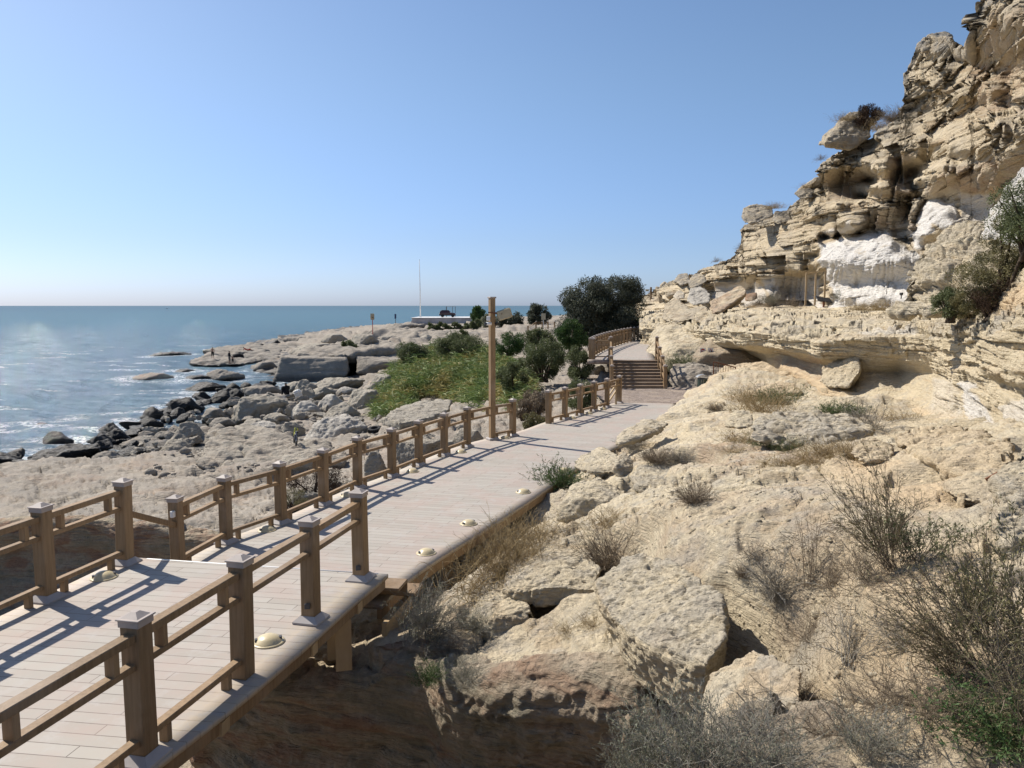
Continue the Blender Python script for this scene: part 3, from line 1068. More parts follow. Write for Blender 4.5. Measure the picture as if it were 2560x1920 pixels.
b1 = beds(CV, 1.25, 9.0, 102, .12, .05, (.05, .02))
b2 = beds(CV, .42, 4.0, 103, .2, .07, (.05, .02))
b3 = beds(CV, .15, 2.0, 104, .35, .12, (.05, .02))
lump = fbm(CV / np.float32(.8), 4, seed=105)
rg = fbm(CV * np.array([.9, .9, 1.5], np.float32), 4, seed=106, ridged=True)
jn = fbm(np.stack([CV[:, 0] * .35 - CV[:, 1] * .2, CV[:, 1] * .3 + CV[:, 0] * .1, CV[:, 2] * .12], -1), 3, seed=107, ridged=True)
hn = 1 - .75 * np.abs(N[:, 2])
rough = 1 - .88 * SMOOTHR
k1 = blocks(CV, 1.3, 2.6, 141, .1, tilt=(.05, .02))
k2 = blocks(CV, .45, .95, 142, .15, tilt=(.05, .02))
mk = sstep(-.25, .3, fbm(CV / np.float32(5.0), 2, seed=143))
d = (.14 * lf * rough + rough * hn * (.55 * b1 + .30 * b2 + .13 * b3 + .12 * k1 * mk + .10 * k2 * (.35 + .65 * mk)) + rough * (.035 * lump + .03 * rg))
# white part: drapery of vertical flutes below a bulge
fl = reg(WHITE_A, 16, 3)
flute = np.abs(np.sin(px_a / 5.2 + 3.2 * pn(np.stack([px_a / 38, py_a / 70, 0 * px_a], -1), 110))) * (.55 + .9 * pn(np.stack([px_a / 30, py_a / 45, 0 * px_a + 5], -1), 113))
d += fl * (.15 * flute * sstep(620, 690, py_a) * sstep(745, 715, py_a) + .12 * fbm(CV / np.float32(.7), 4, seed=111) + .10 * beds(CV, .5, 2, 114, .9, .3))
d += reg([(1930, 700), (2050, 694), (2055, 775), (1960, 775)], 8, 3) * .12 * flute
d += reg(WHITE_B, 10, 3) * .16 * beds(CV, .33, 2, 112, .9, .3)
d += SMOOTHR * .05 * lump
edge_in = np.ones((NU, NV))
edge_in[:, -nct:] *= .6
d = d * edge_in.ravel()
tc_ = toCam / np.linalg.norm(toCam, axis=1, keepdims=True) * np.array([1, 1, .2])
ND = .45 * N + .55 * tc_
CV = CV + ND * d[:, None]
F = gridf(NU, NV)
if sg < 0:
    F = F[:, ::-1]
grey = np.clip(sstep(.1, .45, fbm(CV / np.float32(4.0), 3, seed=115) + .12) * .45 + sstep(.9, 1.0, np.concatenate([np.repeat(tv[None], NU, 0), np.ones((NU, nct))], 1).ravel()) * .7, 0, .9) * (1 - white)
struct('cliff', CV, F, M['cliff'], 'layered sandstone cliff with white eroded bulges', attrs={'white': white, 'red': np.maximum(ochre * .5, .30 * SMOOTHR * (1 - white)), 'grey': grey})

# the hill behind the cliff top
hx, hy = np.meshgrid(np.linspace(0, 1, 60), np.linspace(0, 1, 30), indexing='ij')
tp = back[:, -1, :]
ti = np.linspace(0, NU - 1, 60).astype(int)
HP = tp[ti][:, None, :] + (np.linspace(0, 1, 30) ** 1.5 * 120)[None, :, None] * np.array([.7, .7, .0])
HP[..., 2] += .6 * fbm(HP / 9., 3, seed=120) - .3
struct('hill', HP, gridf(60, 30), M['cliff'])

# ledge: the wall of overhanging rock with the terrace above it.  Feature lines (px, py, forward distance)
LX = [1600, 1640, 1760, 1850, 1905, 1950, 2050, 2150, 2250, 2330, 2400, 2480, 2560, 2700, 2900]
LL = [
    [(930, 52), (920, 49.5), (1000, 39.5), (985, 41), (985, 38.5), (985, 29), (1020, 24.6), (1075, 21.4), (1080, 20.4), (1120, 18), (1130, 15.6), (1150, 13), (1170, 10.5), (1280, 8.2), (1500, 6)],
    [(865, 53), (860, 50), (900, 40), (922, 41), (925, 38), (917, 29.5), (960, 25), (1010, 22), (1012, 21), (1050, 18.5), (1062, 16), (1082, 13.5), (1110, 11), (1200, 8.5), (1400, 6.3)],
    [(855, 53), (852, 50.3), (885, 40.5), (895, 40.5), (900, 37), (890, 30.8), (935, 26.2), (985, 23.2), (985, 22.4), (1000, 19.9), (1010, 17.0), (1030, 14.2), (1040, 11.8), (1100, 9.5), (1250, 7)],
    [(850, 53), (847, 50.3), (870, 40.5), (876, 38.5), (880, 34.5), (884, 31), (912, 26.6), (930, 24.3), (930, 23.8), (935, 21.6), (950, 17.6), (960, 14.9), (975, 12.3), (1000, 9.8), (1100, 7.2)],
    [(840, 53), (836, 50.2), (852, 40), (862, 33), (868, 30.6), (872, 28.2), (896, 25.0), (888, 23.8), (884, 22.6), (892, 20.6), (905, 16.9), (925, 13.8), (930, 11.5), (930, 9), (980, 6.9)],
    [(822, 53), (818, 50), (826, 39), (828, 32), (833, 30), (838, 27.9), (856, 24.7), (845, 23.4), (840, 22.3), (848, 20), (852, 16.9), (845, 14), (815, 11.9), (780, 9.4), (760, 7.2)],
    [(808, 55), (806, 51.5), (810, 40.5), (808, 33.5), (812, 31.5), (815, 29.8), (826, 26.5), (822, 25), (820, 23.4), (826, 21), (830, 17.9), (808, 14.7), (770, 12.6), (720, 10), (680, 7.8)],
    [(799, 57), (797, 52.5), (797, 42), (795, 35), (793, 33), (792, 31.5), (801, 28.3), (802, 26.4), (806, 24.3), (811, 21.5), (812, 18.4), (786, 15.2), (742, 13.2), (680, 11), (620, 8.6)],
    [(780, 66), (779, 57), (778, 47), (779, 40), (778, 38), (777, 37), (780, 34), (783, 31), (787, 27.5), (795, 23.5), (797, 19.6), (768, 16.2), (722, 14), (640, 11.8), (560, 9.4)],
    [(775, 100), (774, 84), (771, 60), (770, 52), (769, 49), (768, 47), (766, 42), (764, 38), (766, 34), (776, 26.5), (776, 21.5), (740, 17.8), (690, 15.2), (600, 13), (500, 10.5)],
]
lu = np.concatenate([np.linspace(1600, 2580, 700), np.linspace(2585, 2900, 70)])
LPX, LPY, LPD, lk = [], [], [], []
cum = 0
for k in range(len(LL)):
    ys = np.interp(lu, LX, [a[0] for a in LL[k]])
    yd = np.exp(np.interp(lu, LX, [math.log(a[1]) for a in LL[k]]))
    for arr in (ys, yd):
        for _ in range(30):
            arr[1:-1] = (arr[:-2] + arr[2:] + 2 * arr[1:-1]) / 4
    LPY.append(ys)
    LPD.append(yd)
LPY, LPD = np.array(LPY), np.array(LPD)
nseg = [26, 30, 34, 46, 46, 34, 34, 26, 26]
rows_y, rows_d, rows_k = [], [], []
for k, n in enumerate(nseg):
    for q in np.linspace(0, 1, n, endpoint=False):
        rows_y.append(LPY[k] * (1 - q) + LPY[k + 1] * q)
        rows_d.append(np.exp(np.log(LPD[k]) * (1 - q) + np.log(LPD[k + 1]) * q))
        rows_k.append(k + q)
rows_y.append(LPY[-1]); rows_d.append(LPD[-1]); rows_k.append(len(nseg))
RY, RD = np.array(rows_y).T, np.array(rows_d).T
for _ in range(7):
    RD[:, 1:-1] = (RD[:, :-2] + RD[:, 2:] + 2 * RD[:, 1:-1]) / 4
    RY[:, 1:-1] = (RY[:, :-2] + RY[:, 2:] + 2 * RY[:, 1:-1]) / 4
LPXX = np.repeat(lu[:, None], RY.shape[1], 1)
LV = at_arr(LPXX, RY, RD)
NU, NV = LV.shape[:2]
LV = LV.reshape(-1, 3)
N = grid_normals(LV, NU, NV)
sg = np.sign((N * (np.array([0, 0, CAMZ]) - LV)).sum(-1).mean())
N *= sg
kk = np.repeat(np.array(rows_k)[None], NU, 0).ravel()
lx, ly = LPXX.ravel(), RY.ravel()
smo = np.maximum.reduce([reg([(2140, 1010), (2130, 905), (2180, 890), (2330, 890), (2345, 960), (2330, 1050), (2180, 1060)], 14, 8, lx, ly), reg([(1840, 1010), (1840, 880), (2060, 890), (2060, 1010)], 10, 6, lx, ly) * .8,
                         sstep(8, 9, kk) * .4])
rough = 1 - .85 * smo
hn = 1 - .7 * np.abs(N[:, 2])
dsc = np.clip(RD.ravel() / 24, .45, 1.6)
d = (.14 * fbm(LV / np.float32(2.4), 3, seed=131) + rough * hn * (.28 * beds(LV, .55, 6., 132, .2, .06) + .17 * beds(LV, .2, 3., 133, .3, .08) + .06 * beds(LV, .08, 1.5, 134, .5, .13) + .20 * blocks(LV, .62, 1.4, 151, .15) * sstep(-.2, .25, fbm(LV / np.float32(3.0), 2, seed=152)) + .06 * blocks(LV, .24, .5, 153, .4)) * (1 + .5 * sstep(4.8, 6, kk))
     + rough * (.05 * fbm(LV / np.float32(.6), 4, .6, seed=135) + .05 * np.minimum(fbm(LV / np.float32(.45), 4, seed=136, ridged=True), .4)) + .03 * fbm(LV / np.float32(.2), 3, seed=137))
pit = np.clip(.42 - worley(LV / np.float32(.32), 138), 0, 1) * rough * sstep(2200, 2420, lx)
d = (d - .35 * pit) * dsc ** .35
tl_ = np.array([0, 0, CAMZ]) - LV
tl_ = tl_ / np.linalg.norm(tl_, axis=1, keepdims=True) * np.array([1, 1, .2])
LV = LV + (.55 * N + .45 * tl_) * d[:, None]
# the terrace breaks off in thin steps
tz = LV[:, 2] + .22 * fbm(LV / np.float32(1.6), 3, seed=145)
tk = sstep(4.9, 5.5, kk) * sstep(9.0, 7.6, kk)
sl3, cr3 = slabs2(LV[:, 0] + .2 * d, LV[:, 1] * .7, 1.1, 305)
hz_ = np.clip(.16 * RD.ravel() / 24, .1, .3)
ft = tz / hz_ - np.floor(tz / hz_)
LV[:, 2] += tk * ((np.floor(tz / hz_) + sstep(.7, .95, ft)) * hz_ - tz + .09 * sl3 - .09 * sstep(.07, 0, cr3))
F = gridf(NU, NV)
if sg < 0:
    F = F[:, ::-1]
lw = np.maximum.reduce([reg([(2400, 950), (2440, 960), (2480, 1060), (2470, 1085), (2400, 1050)], 8, 10, lx, ly) * .85, reg([(2490, 1010), (2560, 990), (2600, 1100), (2500, 1100)], 10, 10, lx, ly) * .5,
                        reg([(2330, 940), (2395, 950), (2400, 1060), (2320, 1060)], 10, 8, lx, ly) * .3, reg([(2150, 812), (2300, 822), (2290, 838), (2130, 835)], 6, 8, lx, ly) * .45])
ls = sstep(.6, -.2, kk - 1.2) * .7 + reg([(2440, 785), (2600, 690), (2700, 640), (2700, 700), (2560, 760), (2480, 800)], 10, 8, lx, ly) * .95
lr = reg([(1930, 890), (2060, 890), (2060, 990), (1950, 950)], 8, 6, lx, ly) * .45
lg = sstep(4.8, 5.4, kk) * sstep(8.2, 7, kk) * sstep(.0, .35, fbm(LV / np.float32(1.5), 3, seed=140) + .12) * .6
struct('rock_ledge', LV, F, M['rock'], 'overhanging sandstone ledge below the terrace', attrs={'white': lw, 'sand': np.clip(ls, 0, 1), 'red': lr, 'grey': lg})

# ------------------------------------------------------------------ boardwalk
def resamp(P, n):
    P = np.asarray(P, float)
    L = np.concatenate([[0], np.cumsum(np.linalg.norm(np.diff(P, axis=0), axis=1))])
    s = np.linspace(0, L[-1], n)
    return np.stack([np.interp(s, L, P[:, k]) for k in range(P.shape[1])], -1), L[-1]


def smooth_poly(P, it=12, n=None):
    n = n or 60
    Q, _ = resamp(P, n)
    for _ in range(it):
        Q[1:-1] = (Q[:-2] + Q[2:] + 2 * Q[1:-1]) / 4
    return Q


def strip(name, L, Rr, z, thick, mat, n=60, m=14, edge=(.3, .3), label=None, wob=.004):
    L, Rr = np.asarray(L, float)[:, :2], np.asarray(Rr, float)[:, :2]
    A, la = resamp(L, n)
    B, lb = resamp(Rr, n)
    t = np.linspace(0, 1, m)
    G = A[:, None] * (1 - t)[None, :, None] + B[:, None] * t[None, :, None]
    c = (A + B) / 2
    s = np.concatenate([[0], np.cumsum(np.linalg.norm(np.diff(c, axis=0), axis=1))])
    wdt = np.linalg.norm(B - A, axis=1)
    V = np.concatenate([G, np.full((n, m, 1), z)], -1)
    V[..., 2] += wob * pn(np.concatenate([G * 1.3, np.zeros((n, m, 1))], -1), 3)
    uv = np.stack([np.repeat(s[:, None], m, 1), wdt[:, None] * t[None]], -1)
    dl = wdt[:, None] * t[None]
    e = np.maximum(sstep(edge[0], edge[0] * .3, dl), sstep(edge[1], edge[1] * .3, wdt[:, None] - dl))
    bot = V.copy()
    bot[..., 2] = z - thick
    V2 = np.concatenate([V.reshape(-1, 3), bot.reshape(-1, 3)])
    F = gridf(n, m)
    k = n * m
    ed = [i * m for i in range(n)]
    ed2 = [i * m + m - 1 for i in range(n)]
    S = []
    for i in range(n - 1):
        S.append((ed[i], ed[i + 1], ed[i + 1] + k, ed[i] + k))
        S.append((ed2[i + 1], ed2[i], ed2[i] + k, ed2[i + 1] + k))
    for j in range(m - 1):
        S.append((j + 1, j, j + k, j + 1 + k))
        S.append(((n - 1) * m + j, (n - 1) * m + j + 1, (n - 1) * m + j + 1 + k, (n - 1) * m + j + k))
    F = np.concatenate([F[:, ::-1], F + k, np.array(S)])
    uv2 = np.concatenate([uv.reshape(-1, 2)] * 2)
    o = struct(name, V2, F, mat, label, attrs={'edge': np.concatenate([e.ravel()] * 2)}, smooth=False, uv=uv2)
    return o, A, B


NL = [(-7.4, -3.0), (-6.45, 1.2), (-5.75, 4.6), (-5.33, 7.0), (-5.05, 8.45), (-4.86, 9.42)]
NR_ = [(-4.4, -3.0), (-3.62, 2.0), (-3.15, 4.0), (-2.47, 4.97), (-2.1, 6.02), (-1.92, 6.83), (-1.71, 7.86), (-1.56, 8.45), (-1.45, 8.84)]
NR_ = [(-4.3, -3.0), (-3.4, 1.2), (-2.85, 3.4), (-2.45, 5.0), (-2.13, 6.02), (-1.9, 6.95), (-1.68, 7.95), (-1.46, 8.80)]
deck, dA, dB = strip('boardwalk', NL, NR_, .5, .05, M['deck'], 70, 16, (.35, .42), 'upper end of the boardwalk bridging the gully')
LLl = [(-4.8, 9.75), (-4.62, 11.6), (-4.1, 12.6), (-3.68, 13.8), (-3.3, 15.15), (-2.76, 16.15), (-2.34, 17.4), (-1.88, 18.7), (-1.4, 19.85), (-.75, 20.95), (-.15, 21.6), (.5, 22.7), (.95, 23.9), (1.52, 24.7), (2.1, 25.8), (2.7, 26.75), (3.25, 27.7), (3.86, 28.8)]
LRr = [(-1.6, 9.1), (-1.54, 9.67), (-1.05, 10.9), (-.33, 12.57), (.22, 13.9), (.79, 15.35), (1.35, 16.8), (2.2, 18.6), (3.1, 20.4), (4.0, 22.3), (4.9, 24.2), (5.6, 26.0), (6.1, 28.6)]
low, lA, lB = strip('lower_boardwalk', smooth_poly(LLl, 4), smooth_poly(LRr, 4), 0.0, .06, M['deck'], 110, 18, (.28, .3), 'lower boardwalk curving between the shore rocks and the cliff')
struct('paving', np.array([(3.7, 28.55, -.004), (6.6, 28.75, -.004), (8.2, 30.5, -.004), (8.8, 31.9, -.004), (8.3, 34.4, -.004), (3.6, 34.6, -.004), (3.3, 32, -.004)]), np.array([[0, 1, 2, 3, 4, 5, 6]]), M['paver'], 'cobbled landing at the foot of the stairs', smooth=False)
UL = [(3.62, 36.9), (3.72, 37.6), (4.3, 40.5), (4.83, 43.0), (5.83, 47), (7.2, 51.9), (8.55, 56), (9.75, 59.3), (11.1, 63), (12.0, 65.6)]
UR = [(6.9, 36.9), (7.2, 39), (7.75, 42.5), (8.5, 46), (9.5, 50), (10.6, 54), (11.8, 58), (12.7, 61), (13.6, 63.6), (14.2, 65.6)]
up, uA, uB = strip('upper_walkway', smooth_poly(UL, 3), smooth_poly(UR, 3), 1.05, .2, M['deck'], 80, 10, (.2, .2), 'upper walkway curving behind the leaning rock')

# timber under the walks
fb = MB()
for i in range(len(dB) - 1):
    a, b = dB[i], dB[i + 1]
    fb.bar((a[0] - .06, a[1], .5 - .05 - .062), (b[0] - .06, b[1], .5 - .05 - .062), .05, .12)
fb.build('edge_beam', M['wood'], deck)
fb = MB()
for i in range(len(dA) - 1):
    a, b = dA[i], dA[i + 1]
    fb.bar((a[0] + .06, a[1], .388), (b[0] + .06, b[1], .388), .05, .12)
fb.build('edge_beam', M['wood_dark'], deck)
fb = MB()
for i in range(len(lB) - 1):
    a, b = lB[i], lB[i + 1]
    fb.bar((a[0] - .03, a[1] + .01, -.06 - .062), (b[0] - .03, b[1] + .01, -.06 - .062), .06, .12)
fb.build('edge_beam', M['wood'], low)
for s in (.43, .535, .64, .75, .86, .95):      # joist ends and posts below the near walk
    i = int(s * 69)
    a, b = dA[i], dB[i]
    j = MB().bar((a[0] + .1, a[1], .37), (b[0] - .02, b[1], .37), .12, .11)
    j.build('joist', M['wood_pale'], deck)
for (x, y, z0) in ((-1.82, 7.98, -.25), (-4.6, 8.8, -3.0), (-2.05, 8.55, -.4), (-4.9, 7.2, -3.1)):
    p = MB().box((x, y, (.32 + z0) / 2), (.17, .17, .32 - z0), rz=.23)
    p.build('support_post', M['wood_pale'], deck)
for s in (.13, .27, .4, .52):
    i = int(s * 109)
    a, b = lA[i], lB[i]
    d = (b - a) / np.linalg.norm(b - a)
    e = b - d * .12
    MB().bar((a[0] + .1, a[1], -.2), (e[0], e[1], -.2), .1, .12).build('joist', M['wood_pale'], low)
    q = b - d * .3
    MB().box((q[0], q[1], -.75), (.16, .16, 1.0), rz=.3).build('support_post', M['wood_dark'], low)

# three short steps from the near walk down to the lower one
st = thing('short_steps', 'two brown timber steps dropping to the lower boardwalk beside the post base plate', 'steps', (-3.0, 9.4, 0))
eL, eR = np.array([-4.86, 9.42]), np.array([-1.46, 8.80])
dv = (eR - eL) / np.linalg.norm(eR - eL)
nv_ = np.array([-dv[1], dv[0]])
org = np.array([-3.0, 9.4, 0])
for k, (zt_, o0) in enumerate(((.333, .0), (.166, .31))):
    a = eL + nv_ * (o0 + .16) + dv * .05
    b = eR + nv_ * (o0 + .16) + dv * (.13 + .10 * k)
    MB().bar((*a, zt_ - .02) - org, (*b, zt_ - .02) - org, .33, .04, bev=.004).build('tread', M['wood'], st)
    a2, b2 = a + nv_ * .145, b + nv_ * .145
    MB().bar((*a2, zt_ - .105) - org, (*b2, zt_ - .105) - org, .025, .125).build('riser', M['wood'], st)
a = eR + dv * .03
MB().bar((*(a - nv_ * .25), -.1) - org, (*(a + nv_ * .72), -.1) - org, .06, .2).build('stringer', M['wood_pale'], st)
# white strip on the edge of the near walk
solo('edge_strip', *(lambda a, b: (np.array([(*a, .502), (*b, .502), (*(b - nv_ * .035), .5045), (*(a - nv_ * .035), .5045), (*a, .4965), (*b, .4965), (*(b - nv_ * .035), .4975), (*(a - nv_ * .035), .4975)]),
     np.array([[0, 1, 2, 3], [7, 6, 5, 4], [0, 4, 5, 1], [3, 2, 6, 7], [0, 3, 7, 4], [1, 5, 6, 2]])))(eL + dv * .3, eR - dv * .12), M['white'], 'pale metal strip along the step edge of the near boardwalk', 'strip', smooth=False)

# ------------------------------------------------------------------ railings
PW = .148
post_m = MB().box((0, 0, .49), (PW, PW, .98), bev=.008).mesh('post', M['wood'])
cb_ = MB().box((0, 0, 1.0), (PW + .014, PW + .014, .05), bev=.004)
cb_.box((0, 0, 1.029), (PW + .034, PW + .034, .012), bev=.003)
h_ = (PW - .012) / 2
cb_.add([(-h_, -h_, 1.035), (h_, -h_, 1.035), (h_, h_, 1.035), (-h_, h_, 1.035), (-.02, -.02, 1.068), (.02, -.02, 1.068), (.02, .02, 1.068), (-.02, .02, 1.068)],
        [(0, 1, 5, 4), (1, 2, 6, 5), (2, 3, 7, 6), (3, 0, 4, 7), (4, 5, 6, 7), (3, 2, 1, 0)])
cap_m = cb_.mesh('cap', M['cap'])
q = PW / 2
bp = MB()
o1, o2 = q + .062, q + .004
bp.add([(-o1, -o1, 0), (o1, -o1, 0), (o1, o1, 0), (-o1, o1, 0), (-o1, -o1, .018), (o1, -o1, .018), (o1, o1, .018), (-o1, o1, .018),
        (-o2, -o2, .07), (o2, -o2, .07), (o2, o2, .07), (-o2, o2, .07)],
       [(3, 2, 1, 0), (0, 1, 5, 4), (1, 2, 6, 5), (2, 3, 7, 6), (3, 0, 4, 7), (4, 5, 9, 8), (5, 6, 10, 9), (6, 7, 11, 10), (7, 4, 8, 11)])
plate_m = bp.mesh('base_plate', M['plate'])
rz_u = .0


def railing(label, posts, group=None, noplate=(), nobottom=(), noblock=(), skip_post=(), simple=False, zr=None, name='railing', pw=1.0, rails=(.905, .70, .155), blk=True, extra_h=None):
    P = [np.array(p, float) for p in posts]
    o = P[0]
    t = thing(name, label, 'railing', o, 0, group)
    for i, p in enumerate(P):
        a = P[max(i - 1, 0)]
        b = P[min(i + 1, len(P) - 1)]
        d = b - a
        rz = math.atan2(d[1], d[0])
        if i not in skip_post:
            pp = link('post', post_m, t, p - o, (random.gauss(0, .006), random.gauss(0, .006), rz + random.gauss(0, .02)))
            if extra_h and i in extra_h:
                pp.scale.z = extra_h[i]
            link('cap', cap_m, pp)
            if i not in noplate and not simple:
                link('base_plate', plate_m, pp)
    for i in range(len(P) - 1):
        a, b = P[i] - o, P[i + 1] - o
        d = (b - a) / np.linalg.norm(b - a)
        L = np.linalg.norm(b - a)
        a2, b2 = a + d * .05, b - d * .05
        for k, (nm, z, hh, ww) in enumerate((('top_rail', rails[0], .062, .088), ('middle_rail', rails[1], .05, .075), ('bottom_rail', rails[2], .05, .075))):
            if nm == 'bottom_rail' and i in nobottom:
                continue
            up_ = (0, 0, z)
            MB().bar(a2 + up_, b2 + up_, ww, hh, bev=.006).build(nm, M['wood'], t)
        if not simple and L > .6:
            for q_ in (.21 * L if L < 1 else .24, L - (.21 * L if L < 1 else .24)):
                if i not in noblock:
                    MB().box(a + d * q_ + (0, 0, (rails[0] + rails[1]) / 2 - .003), (.05, .075, rails[0] - rails[1] - .056), rz=math.atan2(d[1], d[0])).build('spacer_block', M['wood'], t)
                if i not in nobottom:
                    MB().box(a + d * q_ + (0, 0, (rails[2] - .025) / 2 + .001), (.05, .07, rails[2] - .026), rz=math.atan2(d[1], d[0])).build('foot_block', M['wood'], t)
    return t


R1P = [(-3.48, 1.5, .5), (-3.17, 2.68, .5), (-2.87, 3.87, .5), (-2.575, 5.08, .5), (-2.30, 6.29, .5), (-2.02, 7.46, .5), (-1.75, 8.64, .5)]
r1 = railing('brown timber railing on the near side of the boardwalk above the shaded gully', R1P, 'brown railings along the walkway', noplate=(4,), nobottom=(4, 5), noblock=(4, 5))
for (pi, zz) in ((6, .16), (5, .18)):
    p = np.array(R1P[pi]) - np.array(R1P[0])
    MB().box((p[0] - .012, p[1] - PW / 2 - .013, zz), (.055, .022, .055), rz=.22, bev=.004).build('socket', M['dgrey'], r1)
L1P = [(-6.0, 3.45, .5), (-5.72, 4.62, .5), (-5.48, 5.78, .5), (-5.25, 6.86, .5), (-5.01, 8.01, .5), (-4.75, 9.18, .5)]
l1 = railing('brown timber railing on the sea side of the near boardwalk, casting slatted shadows', L1P, 'brown railings along the walkway')
R3P = [(-4.62, 10.35, 0), (-4.42, 11.6, 0), (-3.89, 12.67, 0), (-3.47, 13.88, 0), (-3.1, 15.17, 0), (-2.58, 16.25, 0), (-2.14, 17.4, 0), (-1.66, 18.58, 0), (-1.16, 19.73, 0), (-.54, 20.77, 0), (0.02, 21.42, 0)]
r3 = railing('long brown timber railing on the sea side of the lower boardwalk', R3P, 'brown railings along the walkway', nobottom=(8,), skip_post=(9,))
a = np.array(L1P[-1]) - np.array(R3P[0]) + (0, 0, .62)
MB().bar(a + np.array([.0, .06, 0]), np.array([0, -.06, .66]), .06, .07, bev=.005).build('sloping_rail', M['wood'], r3)
MB().box((-.005, -PW / 2 - .02, .82), (.07, .05, .09), rz=1.3, bev=.008).build('switch_box', M['white'], r3)
R4P = [(1.14, 23.7, 0), (1.70, 24.58, 0), (2.28, 25.58, 0), (2.85, 26.55, 0), (3.43, 27.55, 0), (4.03, 28.69, 0)]
railing('short brown railing by the green shrubs before the stairs', R4P, 'brown railings along the walkway', nobottom=(4,), noplate=(0,))
UP = [(3.81, 37.4), (4.02, 38.6), (4.25, 39.8), (4.5, 41), (4.76, 42.2), (5.04, 43.4), (5.33, 44.6), (5.63, 45.8), (5.95, 47), (6.28, 48.2), (6.63, 49.4), (6.98, 50.6), (7.34, 51.8), (7.72, 53), (8.12, 54.2), (8.54, 55.4), (8.98, 56.6), (9.44, 57.8), (9.92, 59), (10.44, 60.2), (10.98, 61.4), (11.5, 62.6)]
railing('long brown railing with many posts along the curving upper walkway', [(x, y, 1.05) for x, y in UP], 'brown railings along the walkway', simple=True)
railing('two post railing across the landing at the head of the stairs on the seaward side', [(3.95, 37.25, 1.05), (4.72, 36.95, 1.05)], 'brown railings along the walkway', simple=True)
S0, S1 = np.array([4.42, 33.9, 0]), np.array([4.74, 36.9, 1.05])
T0, T1 = np.array([6.78, 33.85, 0]), np.array([6.95, 36.9, 1.05])


def srail(label, a, b, n=4):
    P = [a + (b - a) * k / (n - 1) for k in range(n)]
    return railing(label, P, 'brown railings along the walkway', simple=True, rails=(.9, .6, .3), extra_h={n - 1: 1.08})


srail('sloping brown handrail up the left side of the stairs', S0, S1)
srail('sloping brown handrail up the right side of the stairs beside the signed rock', T0, T1)
# stairs
stt = thing('staircase', 'flight of grey brown timber stairs rising between two sloping handrails', 'stairs', (5.5, 33.9, 0))
for k in range(9):
    z1 = 1.05 * (k + 1) / 9
    y0 = 3.0 * k / 9
    s_ = MB().box((.06 + .035 * k, y0 + .18, z1 - .01), (2.28, .40, .02), bev=.004)
    s_.build('tread', M['stair'], stt)
    MB().box((.06 + .035 * k, y0 + .018, z1 - .07), (2.26, .02, .096)).build('riser', M['stair'], stt)
for x0, x1 in ((-1.1, -.8), (1.22, 1.5)):
    MB().bar((x0, 0, -.06), (x1, 3.0, .97), .05, .2).build('stringer', M['wood'], stt)
# loose trestle and planks at the railing end
tr = thing('timber_brace', 'pale timber prop with two slanting braces tied inside the railing end', 'brace', (3.86, 28.35, 0))
MB().bar((0, 0, 0), (0, 0, .86), .06, .06).build('upright', M['wood_pale'], tr)
MB().bar((-.36, -.3, .28), (0, 0, .74), .05, .05).build('brace', M['wood_pale'], tr)
MB().bar((-.36, -.3, .06), (0, 0, .52), .05, .05).build('brace', M['wood_pale'], tr)

# dome lights
dm = MB().lathe([(.135, 0), (.135, .008), (.12, .022), (.095, .05), (.06, .068), (.02, .075)], n=24)
dome_m = dm.mesh('dome', M['dome'], True)
ring_m = MB().lathe([(.15, 0), (.15, .01), (.13, .014)], n=24).mesh('rim', M['dome'], True)
slot_m = MB().box((.098, 0, .035), (.05, .05, .026), bev=.005).box((-.098, 0, .035), (.05, .05, .026), bev=.005).mesh('lens', M['dgrey'])
DL = [(-2.29, 6.95, .5, 'large cream dome light on the edge boards beyond the second near railing post'), (-4.75, 8.68, .5, 'cream dome light under the bottom rail at the end of the seaward near railing'),
      (-4.0, 12.25, 0, 'cream dome light under the first bays of the lower railing'), (-3.17, 14.55, 0, 'cream dome light behind the last near railing post'),
      (-1.27, 11.08, 0, 'cream dome light on the open deck edge closest to the steps'), (-.73, 12.62, 0, 'second cream dome light along the open deck edge above the dark gap'),
      (.22, 14.81, 0, 'third cream dome light along the open deck edge'), (1.15, 16.8, 0, 'cream dome light on the deck edge touching the green tuft and rocks'),
      (-2.2, 16.7, 0, 'small dome light half shaded below the long railing, third from the lamp post'), (-1.28, 18.95, 0, 'small dome light half shaded below the long railing, second from the lamp post'),
      (-.2, 21.0, 0, 'small dome light right of the lamp post foot'), (1.95, 24.75, 0, 'small dome light at the first bay of the short railing'),
      (2.6, 25.85, 0, 'small dome light at the second bay of the short railing'), (3.2, 26.9, 0, 'small dome light at the third bay of the short railing')]
for k, (x, y, z, lb) in enumerate(DL):
    d0 = thing('dome_light', lb, 'deck light', (x, y, z), 0.35 + (k % 3) * .2, 'dome lights set along the boardwalk')
    link('dome', dome_m, d0)
    link('rim', ring_m, d0)
    link('lens', slot_m, d0)

